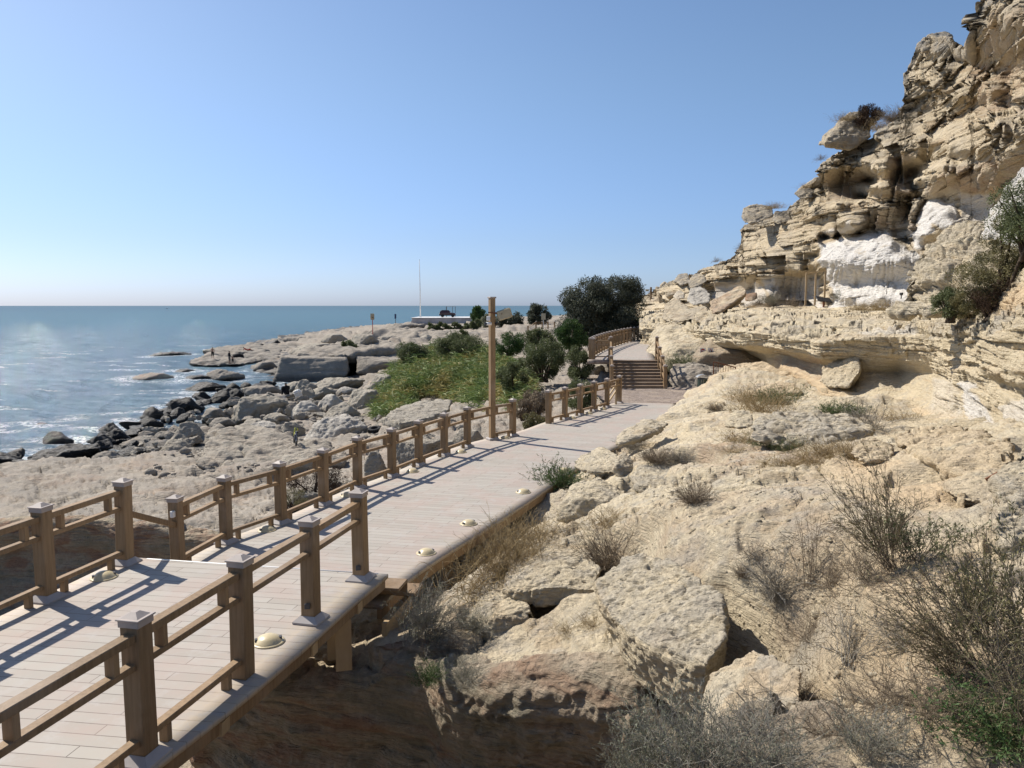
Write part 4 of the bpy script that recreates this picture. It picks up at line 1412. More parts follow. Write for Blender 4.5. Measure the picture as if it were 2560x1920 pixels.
# lamp post with flood lamp and cameras
lp = thing('lamp_post', 'tall square brown lamp post with beige floodlight and two cameras rising from the railing', 'lamp post', (-.54, 20.77, 0))
MB().box((0, 0, 1.93), (.145, .145, 3.86), rz=.5, bev=.01).build('pole', M['wood'], lp)
cp = MB().box((0, 0, 3.865), (.18, .18, .04), rz=.5, bev=.004)
cp.build('cap', M['cap'], lp)
MB().box((0, 0, .03), (.28, .28, .06), rz=.5, bev=.01).build('base_plate', M['plate'], lp)
Mr = np.array(Matrix.Rotation(-.30, 3, 'Y') @ Matrix.Rotation(.35, 3, 'Z'))
fl_ = MB().box((0, 0, 0), (.40, .15, .27), bev=.035, M=Mr).box((0, -.085, .0), (.36, .02, .23), bev=.008, M=Mr)
f1 = fl_.build('floodlight', M['beige'], lp, (.335, -.06, 3.42))
MB().bar((.03, -.02, 3.44), (.2, -.06, 3.46), .05, .05).bar((-.1, -.12, 3.47), (.28, -.17, 3.43), .03, .03).build('bracket', M['rust'], lp)
MB().box((-.09, -.12, 3.31), (.1, .1, .12), bev=.012).build('junction_box', M['white'], lp)
MB().tube([(-.02, -.13, 3.17), (-.15, -.2, 3.165)], .045, 12).build('camera', M['white'], lp, smooth=True)
MB().tube([(-.148, -.199, 3.165), (-.185, -.22, 3.163)], .042, 12).build('camera_lens', M['black'], lp)
MB().tube([(.1, -.02, 3.17), (.16, -.06, 3.17)], .04, 10).build('camera_lens', M['black'], lp)

# lamp post far up the path, with two floods
l2 = thing('lamp_post', 'distant brown lamp post with two floodlights standing before the rubble slope', 'lamp post', (*at(1626, 792, 85)[:2], at(1626, 792, 85)[2]))
MB().box((0, 0, 1.62), (.17, .17, 3.24), rz=.3).build('pole', M['wood_dark'], l2)
for sx in (-1, 1):
    MB().box((sx * .42, -.05, 2.9), (.36, .2, .22), bev=.03, rz=sx * .3).build('floodlight', M['beige'], l2)
MB().bar((-.4, 0, 2.95), (.4, 0, 2.95), .05, .05).bar((-.35, 0, 2.65), (0, 0, 2.8), .06, .04).build('bracket', M['wood_dark'], l2)
# upper landing fence and second flight
def wp(px, py, Y): return at(px, py, Y)
A_, B_, C_ = wp(1638, 789, 84), wp(1652, 789, 83.5), wp(1665, 788, 83)
railing('far tan railing of the upper landing below the distant lamp post', [A_, B_, C_], 'brown railings along the walkway', simple=True)
e0, e1 = wp(1637, 833, 66.5), wp(1656, 795, 81)
srail('far sloping handrail on the left of the second flight of stairs', e0, e1, 4)
srail('far sloping handrail on the right of the second flight of stairs', wp(1645, 836, 65.5), wp(1662, 795, 80), 4)
s2 = thing('staircase', 'second flight of stairs far behind, partly hidden by dark bushes', 'stairs', e0)
for k in range(8):
    q0 = (e1 - e0) * (k / 8)
    MB().box(q0 + np.array([.55, 0, .0]), (1.5, .5, .06)).build('tread', M['wood_pale'], s2)
ld = MB().box((.9, 1.6, -.12), (2.2, 4, .12)).build('upper_landing', M['wood_pale'], None, e1)
ld['kind'] = 'structure'
for o_, (nx) in ((e1, 0),):
    bw = MB().box((.0, 0, .45), (1.4, .05, .9)).build('boarded_screen', M['wood_pale'], None, wp(1648, 789, 84.4))
    tag(bw, 'tan boarded screen behind the far landing railing', 'screen')

# ------------------------------------------------------------------ rocks
def mesh_np(me):
    V = np.empty(len(me.vertices) * 3, np.float32)
    me.vertices.foreach_get('co', V)
    N = np.empty(len(me.vertices) * 3, np.float32)
    me.vertices.foreach_get('normal', N)
    return V.reshape(-1, 3), N.reshape(-1, 3)


def hull_mesh(pts, voxel, smooth_it=2):
    bm = bmesh.new()
    for p in pts:
        bm.verts.new(Vector(p))
    bmesh.ops.convex_hull(bm, input=bm.verts)
    me = bpy.data.meshes.new('tmp')
    bm.to_mesh(me)
    bm.free()
    o = bpy.data.objects.new('tmp', me)
    COL.objects.link(o)
    r = o.modifiers.new('r', 'REMESH')
    r.mode = 'VOXEL'
    r.voxel_size = voxel
    r.use_smooth_shade = True
    s = o.modifiers.new('s', 'SMOOTH')
    s.factor = .5
    s.iterations = smooth_it
    dg = bpy.context.evaluated_depsgraph_get()
    ev = o.evaluated_get(dg)
    out = bpy.data.meshes.new_from_object(ev)
    bpy.data.objects.remove(o)
    bpy.data.meshes.remove(me)
    return out


def rock_disp(V, N, size, seed, strata=.5, pits=.3, rough=1.0, tilt=(0, 0)):
    s = size
    V = np.asarray(V, np.float32)
    hn = 1 - .8 * np.abs(N[:, 2])
    d = .040 * s * fbm(V / np.float32(.45 * s), 4, .55, seed=seed)
    d += rough * .022 * s * fbm(V / np.float32(.13 * s), 4, .6, seed=seed + 3)
    d -= rough * .022 * s * sstep(.05, 0, np.abs(pn(V / np.float32(.55 * s) + .2 * fbm(V / np.float32(.2 * s), 2, seed=seed + 21)[:, None], seed + 20)))
    d += strata * hn * (.040 * s * beds(V, min(.2 * s, .5), .8 * s, seed + 5, .6, .1, tilt) + .016 * s * beds(V, min(.06 * s, .15), .5 * s, seed + 6, .7, .15, tilt))
    d += rough * .03 * s * np.minimum(fbm(V / np.float32(.3 * s), 3, seed=seed + 9, ridged=True), .25)
    if pits:
        d -= pits * .10 * s * np.clip(.36 - worley(V / np.float32(.14 * s), seed + 11), 0, 1)
        d -= pits * .12 * s * np.clip(.30 - worley(V / np.float32(.05 * s + .03), seed + 12), 0, 1)
    return d


HGN = 'sandstone blocks on the hillside'
DIG = []


def hull_rock(label, pts, mat='rock', seed=0, strata=.5, pits=.3, rough=1.0, soft=2, res=.0022, attrs=None, group=None, name='boulder', cat='boulder', tilt=(0, 0), world=False, kind=None, disp=1.0, hook=None, jit=.0):
    P = np.array([p if world else at(*p) for p in pts], float)
    if jit:
        P = P + rng.normal(0, jit, P.shape)
    if group == HGN and P[:, 1].mean() < 33:
        DIG.append(P)
        if P[:, 1].mean() < 22:
            P = np.array([0, 0, CAMZ]) + (P - np.array([0, 0, CAMZ])) * (.885 if 'long low' in label else .93 if any(w_ in label for w_ in ('long low', 'wedge rock', 'arching', 'lip of rock', 'thin sand', 'jagged', 'long undercut', 'jutting ledge of')) else .955)
    Y = np.hypot(P[:, 0], P[:, 1]).mean()
    ext = P.max(0) - P.min(0)
    vox = max(res * Y, ext.max() / 190, .012)
    me = hull_mesh(P, vox, soft)
    V, N = mesh_np(me)
    size = float(np.sort(ext)[1])
    d = rock_disp(V, N, size, seed, strata, pits, rough, tilt) * disp
    if hook:
        d = d + hook(V, N, size)
    V = V + N * d[:, None]
    org = np.array([(P[:, 0].min() + P[:, 0].max()) / 2, (P[:, 1].min() + P[:, 1].max()) / 2, P[:, 2].min()])
    me.vertices.foreach_set('co', (V - org).astype(np.float32).ravel())
    me.name = name
    me.materials.clear()
    me.materials.append(M[mat])
    if attrs:
        for k, a in attrs.items():
            v = a(V, N) if callable(a) else np.full(len(V), a)
            A = me.attributes.new(k, 'FLOAT', 'POINT')
            A.data.foreach_set('value', np.asarray(v, np.float32))
    me.update()
    o = link(name, me, None, org)
    return tag(o, label, cat, group, kind)


SHORE_R = []   # (x, y, radius) of rocks standing in or by the water


def boulder(label, x0, x1, y0, y1, zg, tone='pale', tilt=0.0, flat=1.0, seed=0, shape=0, group='boulders along the shore', depth=.75, wet=None):
    """A boulder filling the box x0..x1, y0..y1 of the photograph and standing on level zg."""
    xc = (x0 + x1) / 2
    b = onz(xc, y1, zg)
    Y = b[1]
    W = (x1 - x0) / FPX * Y
    D = W * depth
    E = (y1 - y0) / FPX * Y
    slope = (CAMZ - zg) / Y
    H = max(E - D * slope * .55, E * .45)
    c = np.array([b[0] * (Y + D / 2) / Y, Y + D / 2, zg])
    r = np.random.default_rng(seed + 1000)
    pts = []
    n = 15
    for k in range(n):
        a = 2 * PI * (k + r.uniform(-.3, .3)) / n * 2
        lev = (-.25, .15, .55, .82)[k % 4]
        rad = (.86, 1.0, .86, .55)[k % 4] * r.uniform(.82, 1.06)
        pts.append((rad * math.cos(a) * W / 2, rad * math.sin(a) * D / 2, H * lev * r.uniform(.9, 1.05)))
    for s_ in (-1, 1):
        pts.append((s_ * W / 2, r.uniform(-.2, .2) * D, H * r.uniform(.1, .5)))
    pts.append((r.uniform(-.18, .18) * W, r.uniform(-.1, .2) * D, H))
    pts.append((r.uniform(-.3, .3) * W, r.uniform(-.3, .3) * D, H * .97))
    P = np.array(pts)
    if shape == 1:   # slab: flat top
        P[:, 2] = np.where(P[:, 2] > .4 * H, H * (.94 + .06 * (P[:, 2] / H)), P[:, 2])
        P[:, :2] *= np.where(P[:, 2:3] > .4 * H, 1.12, 1.0)
    P[:, 2] += tilt * P[:, 0] * (P[:, 2] > 0)
    if abs(tilt) > 0:
        P[:, 2] *= H / max(P[:, 2].max(), .01)
    P = P + c
    A = {}
    mat = {'pale': 'pale', 'dark': 'shore', 'grey': 'shore', 'tan': 'shore', 'white': 'pale'}[tone]
    if tone == 'dark':
        A = {'dark': 1.0}
    elif tone == 'grey':
        A = {'dark': lambda V, N: sstep(zg + .45 * H, zg + .1 * H, V[:, 2]) * .8, 'grey': .8}
    elif tone == 'white':
        A = {'white': lambda V, N: .35 + 0 * V[:, 0]}
    else:
        A = {'grey': .3}
    SHORE_R.append((c[0], c[1], W / 2, zg))
    return hull_rock(label, P, mat, seed, .55 if tone != 'dark' else .4, .6 if tone in ('white', 'pale') else .25, 1.3, 1, .0017, A, group, world=True, tilt=(-tilt * .5, 0))


# --- dark wet rocks at the water's edge
BL = [
    ('long black log shaped rock lying at the water edge, nearest the left margin', 58, 265, 1108, 1163, -4.25, 'dark', .10, 1),
    ('rounded black rock standing alone in the shallows at left', 101, 185, 1076, 1118, -4.4, 'dark', 0, 0),
    ('black rock cut by the left edge of the picture', -30, 52, 1128, 1164, -4.2, 'dark', 0, 0),
    ('small black stone touching the long log shaped rock', 53, 87, 1149, 1166, -4.1, 'dark', 0, 0),
    ('squat black boulder with a domed top between the water and the flat wet slabs', 260, 331, 1067, 1114, -4.3, 'dark', 0, 0),
    ('flat dark slab with an olive top in front of the pale domed boulders', 295, 420, 1093, 1122, -4.1, 'grey', .02, 1),
    ('long low dark rock directly below the olive topped slab', 278, 405, 1113, 1148, -4.0, 'dark', .05, 0),
    ('pair of low dark grey humps at the edge of the tan flat', 226, 317, 1125, 1163, -3.9, 'grey', 0, 0),
    ('black pyramid shaped rock at the surf', 350, 412, 1013, 1052, -4.3, 'dark', 0, 0),
    ('largest black boulder at the surf, round shouldered', 415, 508, 989, 1039, -4.3, 'dark', .12, 0),
    ('small black rock wedged between the two big surf boulders', 400, 433, 1031, 1056, -4.2, 'dark', 0, 0),
    ('low black rock below the pyramid shaped one', 338, 410, 1040, 1070, -4.25, 'dark', 0, 0),
    ('oval black rock below the largest surf boulder', 437, 490, 1031, 1058, -4.2, 'dark', 0, 0),
    ('long black rock sloping into the sea left of the grey slab', 456, 569, 954, 983, -4.35, 'dark', .12, 0),
    ('broad black hump behind the largest surf boulder', 519, 584, 973, 1012, -4.3, 'dark', .1, 0),
    ('black hump leaning on the broad one', 566, 612, 970, 1001, -4.3, 'dark', 0, 0),
    ('low black rock in the surf above the largest boulder', 476, 530, 977, 1000, -4.35, 'dark', 0, 0),
    ('blunt black rock beside the tidal pool', 560, 604, 955, 977, -4.35, 'dark', 0, 0),
    ('small dark rock on the near rim of the tidal pool', 598, 636, 953, 974, -4.3, 'dark', 0, 0),
    ('long flat grey slab with dark underside below the tidal pool', 612, 712, 963, 997, -4.1, 'grey', .05, 1),
    ('small black wedge between the slanted pale boulder and the surf', 545, 586, 1001, 1021, -4.1, 'dark', .1, 0),
    ('thin dark rock on the shore of the tidal pool', 620, 676, 961, 977, -4.25, 'dark', 0, 1),
    ('brown sea worn reef hump with surf at its foot', 510, 612, 921, 953, -4.4, 'grey', -.05, 0),
    ('flat black ledge awash in front of the brown reef hump', 454, 535, 938, 954, -4.42, 'dark', .03, 1),
    ('tan topped reef isolated in the waves', 322, 432, 930, 953, -4.45, 'grey', .06, 0),
    ('thin black reef blade above the tan topped one', 428, 494, 923, 936, -4.42, 'dark', .03, 1),
    ('long flat reef pointing out to sea at the tip of the platform', 372, 480, 881, 893, -4.45, 'dark', .02, 1),
    ('low dark rock awash in the foam at far left', 82, 135, 1054, 1071, -4.45, 'dark', 0, 0),
    ('small brown rock awash beside the squat black boulder', 240, 296, 1063, 1082, -4.4, 'dark', 0, 0),
    ('grey rounded rock between flat wet slabs', 344, 394, 1075, 1099, -4.1, 'grey', 0, 0),
    ('smooth grey rock against the larger pale dome', 379, 442, 1075, 1100, -4.0, 'grey', .1, 0),
    ('grey boulder low to the ground left of the slanted pale one', 502, 565, 1020, 1056, -4.0, 'grey', 0, 1),
    ('dark grey flat rock below the slanted pale boulder', 519, 596, 1044, 1070, -3.9, 'grey', 0, 1),
    # --- pale boulders
    ('pale domed boulder nearest the tan flat', 388, 502, 1090, 1165, -3.9, 'pale', .0, 0),
    ('second pale domed boulder, taller and behind the nearest dome', 416, 532, 1048, 1122, -4.0, 'pale', .05, 0),
    ('small pale block leaning on the taller dome', 518, 570, 1058, 1088, -3.9, 'pale', 0, 0),
    ('long slanted pale boulder like a ramp, highest at its right end', 571, 730, 980, 1055, -3.9, 'pale', .20, 0),
    ('smooth pale slab lying under the raised end of the ramp boulder', 656, 730, 1033, 1061, -3.7, 'pale', -.05, 1),
    ('pale shaded block under the middle of the ramp boulder', 602, 672, 1047, 1072, -3.7, 'pale', 0, 1),
    ('low white domed boulder behind the stepped slab', 610, 718, 1049, 1086, -3.5, 'white', .05, 0),
    ('small pale rock left of the large pitted boulder', 698, 766, 1051, 1092, -3.3, 'pale', 0, 0),
    ('white boulder full of holes, smaller neighbour of the big pitted one', 722, 810, 998, 1045, -3.5, 'white', 0, 0),
    ('pale holed boulder touching the square block', 790, 872, 980, 1040, -3.5, 'white', 0, 0),
    ('square pale block with an overhanging flat top next to the reeds', 858, 965, 972, 1035, -3.4, 'pale', 0, 1),
    ('ribbed grey boulder in front of the square block', 804, 905, 1004, 1056, -3.3, 'pale', .06, 0),
    ('largest white pitted boulder, just beyond the lower railing', 742, 930, 1031, 1122, -3.2, 'white', .16, 0),
    ('slanted pale slab behind the white plastic bag', 727, 798, 943, 998, -3.9, 'pale', .30, 0),
    ('broad flat pale rock below the great sea block', 785, 912, 946, 975, -3.8, 'pale', 0, 1),
    ('slanted slab carrying the white plastic bag', 733, 845, 963, 1006, -3.7, 'pale', .18, 0),
    ('small pale rock behind the dark seated figure', 703, 762, 952, 977, -4.0, 'pale', .1, 0),
    ('little white rock between the broad flat rock and the square block', 840, 894, 966, 986, -3.7, 'white', 0, 0),
    ('pale boulder half sunk in the reeds', 917, 995, 936, 990, -3.5, 'pale', 0, 1),
    ('pale rock at the lower end of the long slanted slab', 934, 1004, 1038, 1072, -2.9, 'pale', .1, 0),
    ('small white stone behind the railing near the tyre', 1005, 1044, 1055, 1074, -2.7, 'white', .1, 0),
    ('pale stone at the edge of the tan flat below the dome', 482, 512, 1132, 1162, -3.6, 'grey', 0, 0),
    ('small pale cobble left of the nearest dome', 324, 384, 1143, 1168, -3.5, 'pale', 0, 0),
    ('pale rock rising from the dry bush below the long railing', 760, 878, 1186, 1250, -1.9, 'pale', .15, 0),
    ('smaller pale rock between railing posts beside the dry bush', 849, 893, 1198, 1232, -1.5, 'pale', .1, 0),
    ('pink grey boulder behind the middle posts of the long railing', 908, 972, 1122, 1205, -1.5, 'pale', 0, 0),
    ('broad grey boulder behind the railing left of the lamp post', 985, 1110, 1096, 1175, -1.1, 'pale', .05, 1),
    ('flat pale rock right under the start of the lower railing', 690, 800, 1228, 1300, -1.7, 'pale', 0, 1),
    ('low pale rock behind the lamp post foot', 1130, 1215, 1070, 1120, -.9, 'pale', 0, 1),
    # --- far platform
    ('small black rock at the far sea edge of the platform', 638, 664, 857, 869, -4.2, 'dark', 0, 0),
    ('dark tilted block on the far sea edge', 662, 706, 848, 865, -4.1, 'dark', .2, 0),
    ('long dark block stack at the far sea edge', 703, 808, 840, 861, -3.7, 'grey', .08, 1),
    ('low slanted slab behind the child', 627, 696, 902, 927, -4.1, 'grey', .1, 1),
    ('broad tilted slab left of the plateau', 722, 830, 858, 887, -3.2, 'pale', .08, 1),
    ('cube shaped block with shaded face on the plateau', 868, 952, 836, 866, -1.6, 'pale', 0, 1),
    ('grey block right of the cube shaped one', 948, 990, 840, 858, -1.5, 'pale', 0, 1),
    ('small block between two larger plateau blocks', 986, 1008, 838, 852, -1.4, 'pale', 0, 1),
    ('rounded plateau boulder left of the widest one', 1014, 1044, 834, 853, -1.4, 'pale', 0, 0),
    ('widest rounded boulder on the plateau edge above the reeds', 1040, 1098, 835, 857, -1.4, 'pale', 0, 0),
    ('stack of flat stones on the far shore below the signs', 952, 1062, 810, 830, -.9, 'grey', 0, 1),
    ('flat tan slab at the shore before the first sign', 798, 872, 835, 858, -2.4, 'pale', 0, 1),
    ('pale rock under the walkway corner left of the stairs', 1442, 1522, 912, 962, -.5, 'pale', 0, 1),
    ('pale rock glimpsed between shrubs and the lamp post', 1160, 1222, 922, 948, -1.6, 'white', .1, 0),
    ('low pale hummock in the middle of the reeds', 1100, 1170, 930, 950, -2.0, 'pale', 0, 0),
]
for k, b in enumerate(BL):
    boulder(b[0], b[1], b[2], b[3], b[4], b[5], b[6], b[7], 1.0, k * 7 + 3, b[8])


def slab(label, top, zt, thick, mat='shore', seed=0, strata=.8, pits=.3, attrs=None, under=.92, name='rock_slab', cat='rock slab', group=None, soft=1, dz=0.0, res=.0022, rough=1.0):
    """Slab whose top outline is given in the photograph at level zt."""
    T = np.array([onz(x, y, zt + (dz * (i % 3 - 1))) for i, (x, y) in enumerate(top)])
    c = T.mean(0)
    B = T.copy()
    B[:, :2] = c[:2] + (T[:, :2] - c[:2]) * under
    B[:, 2] -= thick
    Mi = T.copy()
    Mi[:, :2] = c[:2] + (T[:, :2] - c[:2]) * 1.02
    Mi[:, 2] -= thick * .3
    return hull_rock(label, np.concatenate([T, Mi, B]), mat, seed, strata, pits, rough, soft, res, attrs, group, name, cat, world=True)


slab('broad stepped rock slab with cracked beds behind the long railing', [(503, 1130), (535, 1082), (620, 1074), (725, 1090), (770, 1112), (830, 1122), (880, 1135), (860, 1160), (700, 1168), (505, 1160)], -2.0, 1.4, 'pale', 301, 1.1, .3, {'grey': .4, 'red': .15})
slab('long slanted grey slab beside the reeds with one end raised', [(955, 1042), (1000, 1015), (1090, 996), (1130, 1000), (1120, 1025), (1060, 1048), (1000, 1055)], -1.75, 1.0, 'pale', 302, .4, .3, {'grey': .5})
hull_rock('great square sea block with a shaded bedded face rising from the tidal pool',
          [(703, 893, 80), (745, 884, 88), (862, 886, 90), (866, 896, 80), (700, 915, 79.5), (690, 940, 79), (682, 957, 78.5), (870, 925, 79.5), (862, 950, 79), (720, 958, 78.5), (800, 958, 78.5), (760, 887, 95), (860, 880, 97), (880, 930, 95)],
          'shore', 303, 1.0, .1, .7, 1, .0016, {'grey': .7, 'dark': lambda V, N: sstep(SEA + 1.0, SEA + .3, V[:, 2]) * .8}, name='sea_block', cat='rock', disp=.42)
hull_rock('wide rock platform with a shaded front face behind the reeds',
          [(890, 889, 83), (900, 866, 98), (1020, 862, 104), (1062, 868, 98), (1060, 880, 90), (1010, 905, 82), (960, 905, 81), (890, 905, 82), (890, 935, 81), (1010, 930, 82), (1062, 905, 88), (1062, 930, 88)],
          'shore', 304, .8, .1, .9, 1, .0016, {'grey': .6}, name='rock_platform', cat='rock', disp=.42)
slab('flat topped rock tier at the back of the plateau', [(740, 884), (800, 862), (900, 850), (1010, 848), (1050, 858), (1000, 872), (860, 884)], -1.35, 1.0, 'shore', 305, .7, .1, {'grey': .5}, cat='rock', dz=.1)
slab('far rock tier below the white sea wall', [(900, 838), (980, 822), (1110, 818), (1240, 822), (1260, 836), (1150, 844), (1000, 846)], -.75, 1.2, 'shore', 306, .7, .1, {'grey': .4}, cat='rock', dz=.12)
for k, (tp_, zz, lb) in enumerate([([(470, 905), (520, 884), (640, 878), (700, 880), (690, 896), (600, 908), (520, 912)], -3.85, 'wave cut platform where the adult and child stand'),
                                   ([(560, 880), (600, 868), (690, 862), (760, 860), (740, 872), (640, 882)], -3.6, 'low shelf behind the reclining figure'),
                                   ([(640, 926), (660, 915), (740, 908), (745, 922), (690, 932)], -4.0, 'thin shelf at the back of the tidal pool'),
                                   ([(505, 876), (560, 866), (640, 860), (700, 858), (640, 870), (560, 878)], -3.75, 'outer shelf where the lone angler stands')]):
    slab(lb, tp_, zz, .7, 'shore', 310 + k, .8, .05, {'grey': .8, 'dark': lambda V, N: sstep(SEA + .5, SEA + .1, V[:, 2])}, cat='rock', dz=.05)

# filler stones of the boulder field: copies of a few shapes
fil = []
for k in range(6):
    r = np.random.default_rng(700 + k)
    P = r.normal(0, 1, (12, 3))
    P /= np.linalg.norm(P, axis=1, keepdims=True)
    P = P * r.uniform(.75, 1, (12, 1)) * np.array([1, .75, .55]) * .5 + np.array([0, 38, 0])
    fil.append(hull_rock('small grey stone wedged among the shore boulders', P, 'pale' if k % 2 else 'shore', 710 + k, .4, .3, 1.2, 1, .0007, {'grey': .4}, 'small stones among the shore boulders', 'stone', 'stone', world=True))
r = np.random.default_rng(71)
FP = [(r.uniform(330, 760), r.uniform(1010, 1150)) for _ in range(90)] + [(r.uniform(640, 900), r.uniform(985, 1060)) for _ in range(40)] + [(r.uniform(930, 1180), r.uniform(1060, 1130)) for _ in range(24)]
k = 0
for (px, py) in FP:
    if py < 1010 + (560 - px) * .28 or (500 < px < 890 and 1085 < py):
        continue
    zg = float(ground_rbf(np.array([onz(px, py, -3.6)[:2]]))[0])
    p = onz(px, py, zg)
    o = fil[k % 6] if k < 6 else copy_tree(fil[k % 6])
    s_ = r.uniform(.5, 1.5)
    o.location = (p[0], p[1], p[2] - .05)
    o.scale = (s_, s_, s_ * r.uniform(.8, 1.3))
    o.rotation_euler = (r.uniform(-.3, .3), r.uniform(-.3, .3), r.uniform(0, 6.28))
    k += 1

dk = []
for k in range(5):
    r = np.random.default_rng(760 + k)
    P = r.normal(0, 1, (12, 3))
    P /= np.linalg.norm(P, axis=1, keepdims=True)
    P = P * r.uniform(.75, 1, (12, 1)) * np.array([1.2, .75, .6]) * .5 + np.array([0, 46, 0])
    dk.append(hull_rock('small black wet stone at the waterline', P, 'shore', 770 + k, .5, .1, 1.3, 1, .0007, {'dark': 1.0}, 'small black stones at the waterline', 'stone', 'stone', world=True))
r = np.random.default_rng(78)
WLN = [(-20, 1150), (60, 1148), (150, 1142), (240, 1122), (310, 1092), (350, 1062), (410, 1040), (450, 1015), (500, 1000), (560, 985), (620, 968), (690, 962)]
k = 0
for q in range(74):
    s_ = r.uniform(0, len(WLN) - 1.01)
    i = int(s_)
    px = WLN[i][0] + (WLN[i + 1][0] - WLN[i][0]) * (s_ - i) + r.normal(0, 16)
    py = WLN[i][1] + (WLN[i + 1][1] - WLN[i][1]) * (s_ - i) + abs(r.normal(0, 12)) - 2
    p = onz(px, py, -4.15)
    o = dk[k % 5] if k < 5 else copy_tree(dk[k % 5])
    s_ = r.uniform(.7, 2.2)
    o.location = (p[0], p[1], -4.45)
    o.scale = (s_, s_, s_ * r.uniform(.7, 1.1))
    o.rotation_euler = (r.uniform(-.3, .3), r.uniform(-.3, .3), r.uniform(0, 6.28))
    SHORE_R.append((p[0], p[1], s_ * .5, -4.3))
    k += 1

# --- boulders of the hillside, from the near boulder towards the stairs
HG = 'sandstone blocks on the hillside'
hull_rock('big pitted sandstone block jutting over the gully, largest in the foreground',
          [(1490, 1450, 8.3), (1560, 1395, 8.5), (1680, 1400, 7.9), (1800, 1480, 6.8), (1815, 1590, 5.95), (1770, 1660, 5.65), (1690, 1665, 5.9), (1600, 1600, 6.4), (1530, 1545, 7.1), (1500, 1500, 7.7),
           (1590, 1700, 6.75), (1680, 1770, 6.2), (1745, 1830, 5.8), (1790, 1760, 6.1), (1800, 1650, 6.6), (1640, 1620, 8.2), (1520, 1560, 8.2), (1700, 1560, 8.4)],
          'rock', 401, .55, .9, 1.0, 2, .0016, {'grey': lambda V, N: sstep(.3, .7, N[:, 2]) * .55}, HG, 'rock_block', 'rock')
hull_rock('cream coloured rock right of the big pitted block, streaked white', [(1752, 1760, 5.0), (1765, 1685, 5.3), (1880, 1625, 5.4), (2000, 1670, 4.8), (2010, 1850, 4.2), (1850, 1900, 4.3), (1755, 1870, 4.7), (1900, 1720, 5.6)],
          'rock', 402, .3, .3, .8, 3, .0016, {'white': .08, 'sand': lambda V, N: sstep(0, .3, fbm(V / .3, 2, seed=5)) * .6}, HG, 'rock_block', 'rock')
hull_rock('flat topped slab block with a shaded front, left of the big pitted block', [(1262, 1478, 9.2), (1272, 1385, 10.6), (1330, 1325, 11.3), (1440, 1340, 10.9), (1500, 1420, 9.4), (1492, 1475, 8.75), (1380, 1466, 8.85), (1300, 1476, 9.0),
           (1272, 1498, 9.15), (1340, 1515, 8.95), (1440, 1522, 8.75), (1485, 1500, 8.75), (1450, 1480, 10.6), (1320, 1470, 10.6)], 'rock', 403, .5, .5, 1, 2, .0016, {'grey': .25}, HG, 'rock_block', 'rock')
hull_rock('small wedge block below the flat topped slab, with a vertical crack', [(1160, 1560, 8.8), (1180, 1520, 9.4), (1240, 1440, 10.1), (1295, 1455, 9.6), (1325, 1525, 8.75), (1240, 1545, 8.65), (1172, 1585, 8.8), (1240, 1606, 8.55), (1315, 1560, 8.65), (1280, 1570, 9.2)],
          'rock', 404, .3, .4, 1, 2, .0016, {'grey': .2}, HG, 'rock_block', 'rock')
hull_rock('angular block with a shaded face beside the deck edge', [(1395, 1278, 12.9), (1432, 1210, 14.3), (1500, 1190, 14.7), (1562, 1225, 13.9), (1570, 1262, 13.0), (1450, 1245, 12.9), (1392, 1300, 12.8), (1455, 1302, 12.7), (1555, 1288, 12.8), (1500, 1290, 14.5)],
          'rock', 405, .6, .5, 1, 2, .0018, {'grey': .3}, HG, 'rock_block', 'rock')
hull_rock('rounded knob of rock perched above the angular block', [(1526, 1180, 14.6), (1532, 1145, 15), (1560, 1128, 15.3), (1585, 1150, 15), (1584, 1180, 14.6), (1555, 1196, 14.4), (1560, 1170, 15.4), (1540, 1160, 14.5)],
          'rock', 406, .4, .5, 1, 3, .0018, {'grey': .5}, HG, 'rock_block', 'rock')
hull_rock('long undercut rock right of the knob with a grey crust', [(1574, 1192, 14.0), (1600, 1160, 15.2), (1660, 1155, 15.2), (1730, 1190, 14.0), (1738, 1215, 13.2), (1690, 1222, 13.1), (1600, 1212, 13.5), (1590, 1228, 13.5), (1680, 1250, 12.9), (1730, 1235, 13.1), (1660, 1230, 14.5)],
          'rock', 407, .8, .5, 1, 2, .0018, {'grey': .65}, HG, 'rock_block', 'rock')
hull_rock('low slanting rock against the deck edge left of the knob', [(1432, 1168, 16.3), (1450, 1140, 17), (1500, 1118, 17.2), (1545, 1135, 16.2), (1540, 1160, 15.6), (1478, 1176, 15.4), (1478, 1188, 15.4), (1530, 1182, 15.2), (1510, 1170, 16.6)],
          'rock', 408, .5, .4, 1, 2, .0018, {'grey': .35}, HG, 'rock_block', 'rock')
hull_rock('jutting ledge of rock farther along the deck edge', [(1538, 1108, 18.6), (1556, 1078, 20.2), (1620, 1046, 21.4), (1672, 1058, 20.4), (1610, 1080, 18.7), (1560, 1092, 18.6), (1545, 1116, 18.4), (1612, 1092, 18.4), (1650, 1085, 19.5)],
          'rock', 409, .7, .3, 1, 2, .0018, {'grey': .5}, HG, 'rock_block', 'rock')
hull_rock('long low boulder with grey crust and shaded front in the middle of the slope', [(1876, 1070, 15.1), (1895, 1042, 16.6), (1950, 1030, 17.2), (2060, 1030, 17.2), (2130, 1038, 17), (2195, 1070, 15.6), (2130, 1084, 14.9), (2000, 1078, 14.7),
           (1885, 1104, 14.6), (1960, 1118, 14.4), (2060, 1120, 14.3), (2130, 1112, 14.6), (2060, 1100, 17)], 'rock', 410, .6, .6, 1.2, 2, .0018, {'grey': lambda V, N: sstep(.2, .7, N[:, 2]) * .8}, HG, 'boulder', 'boulder')
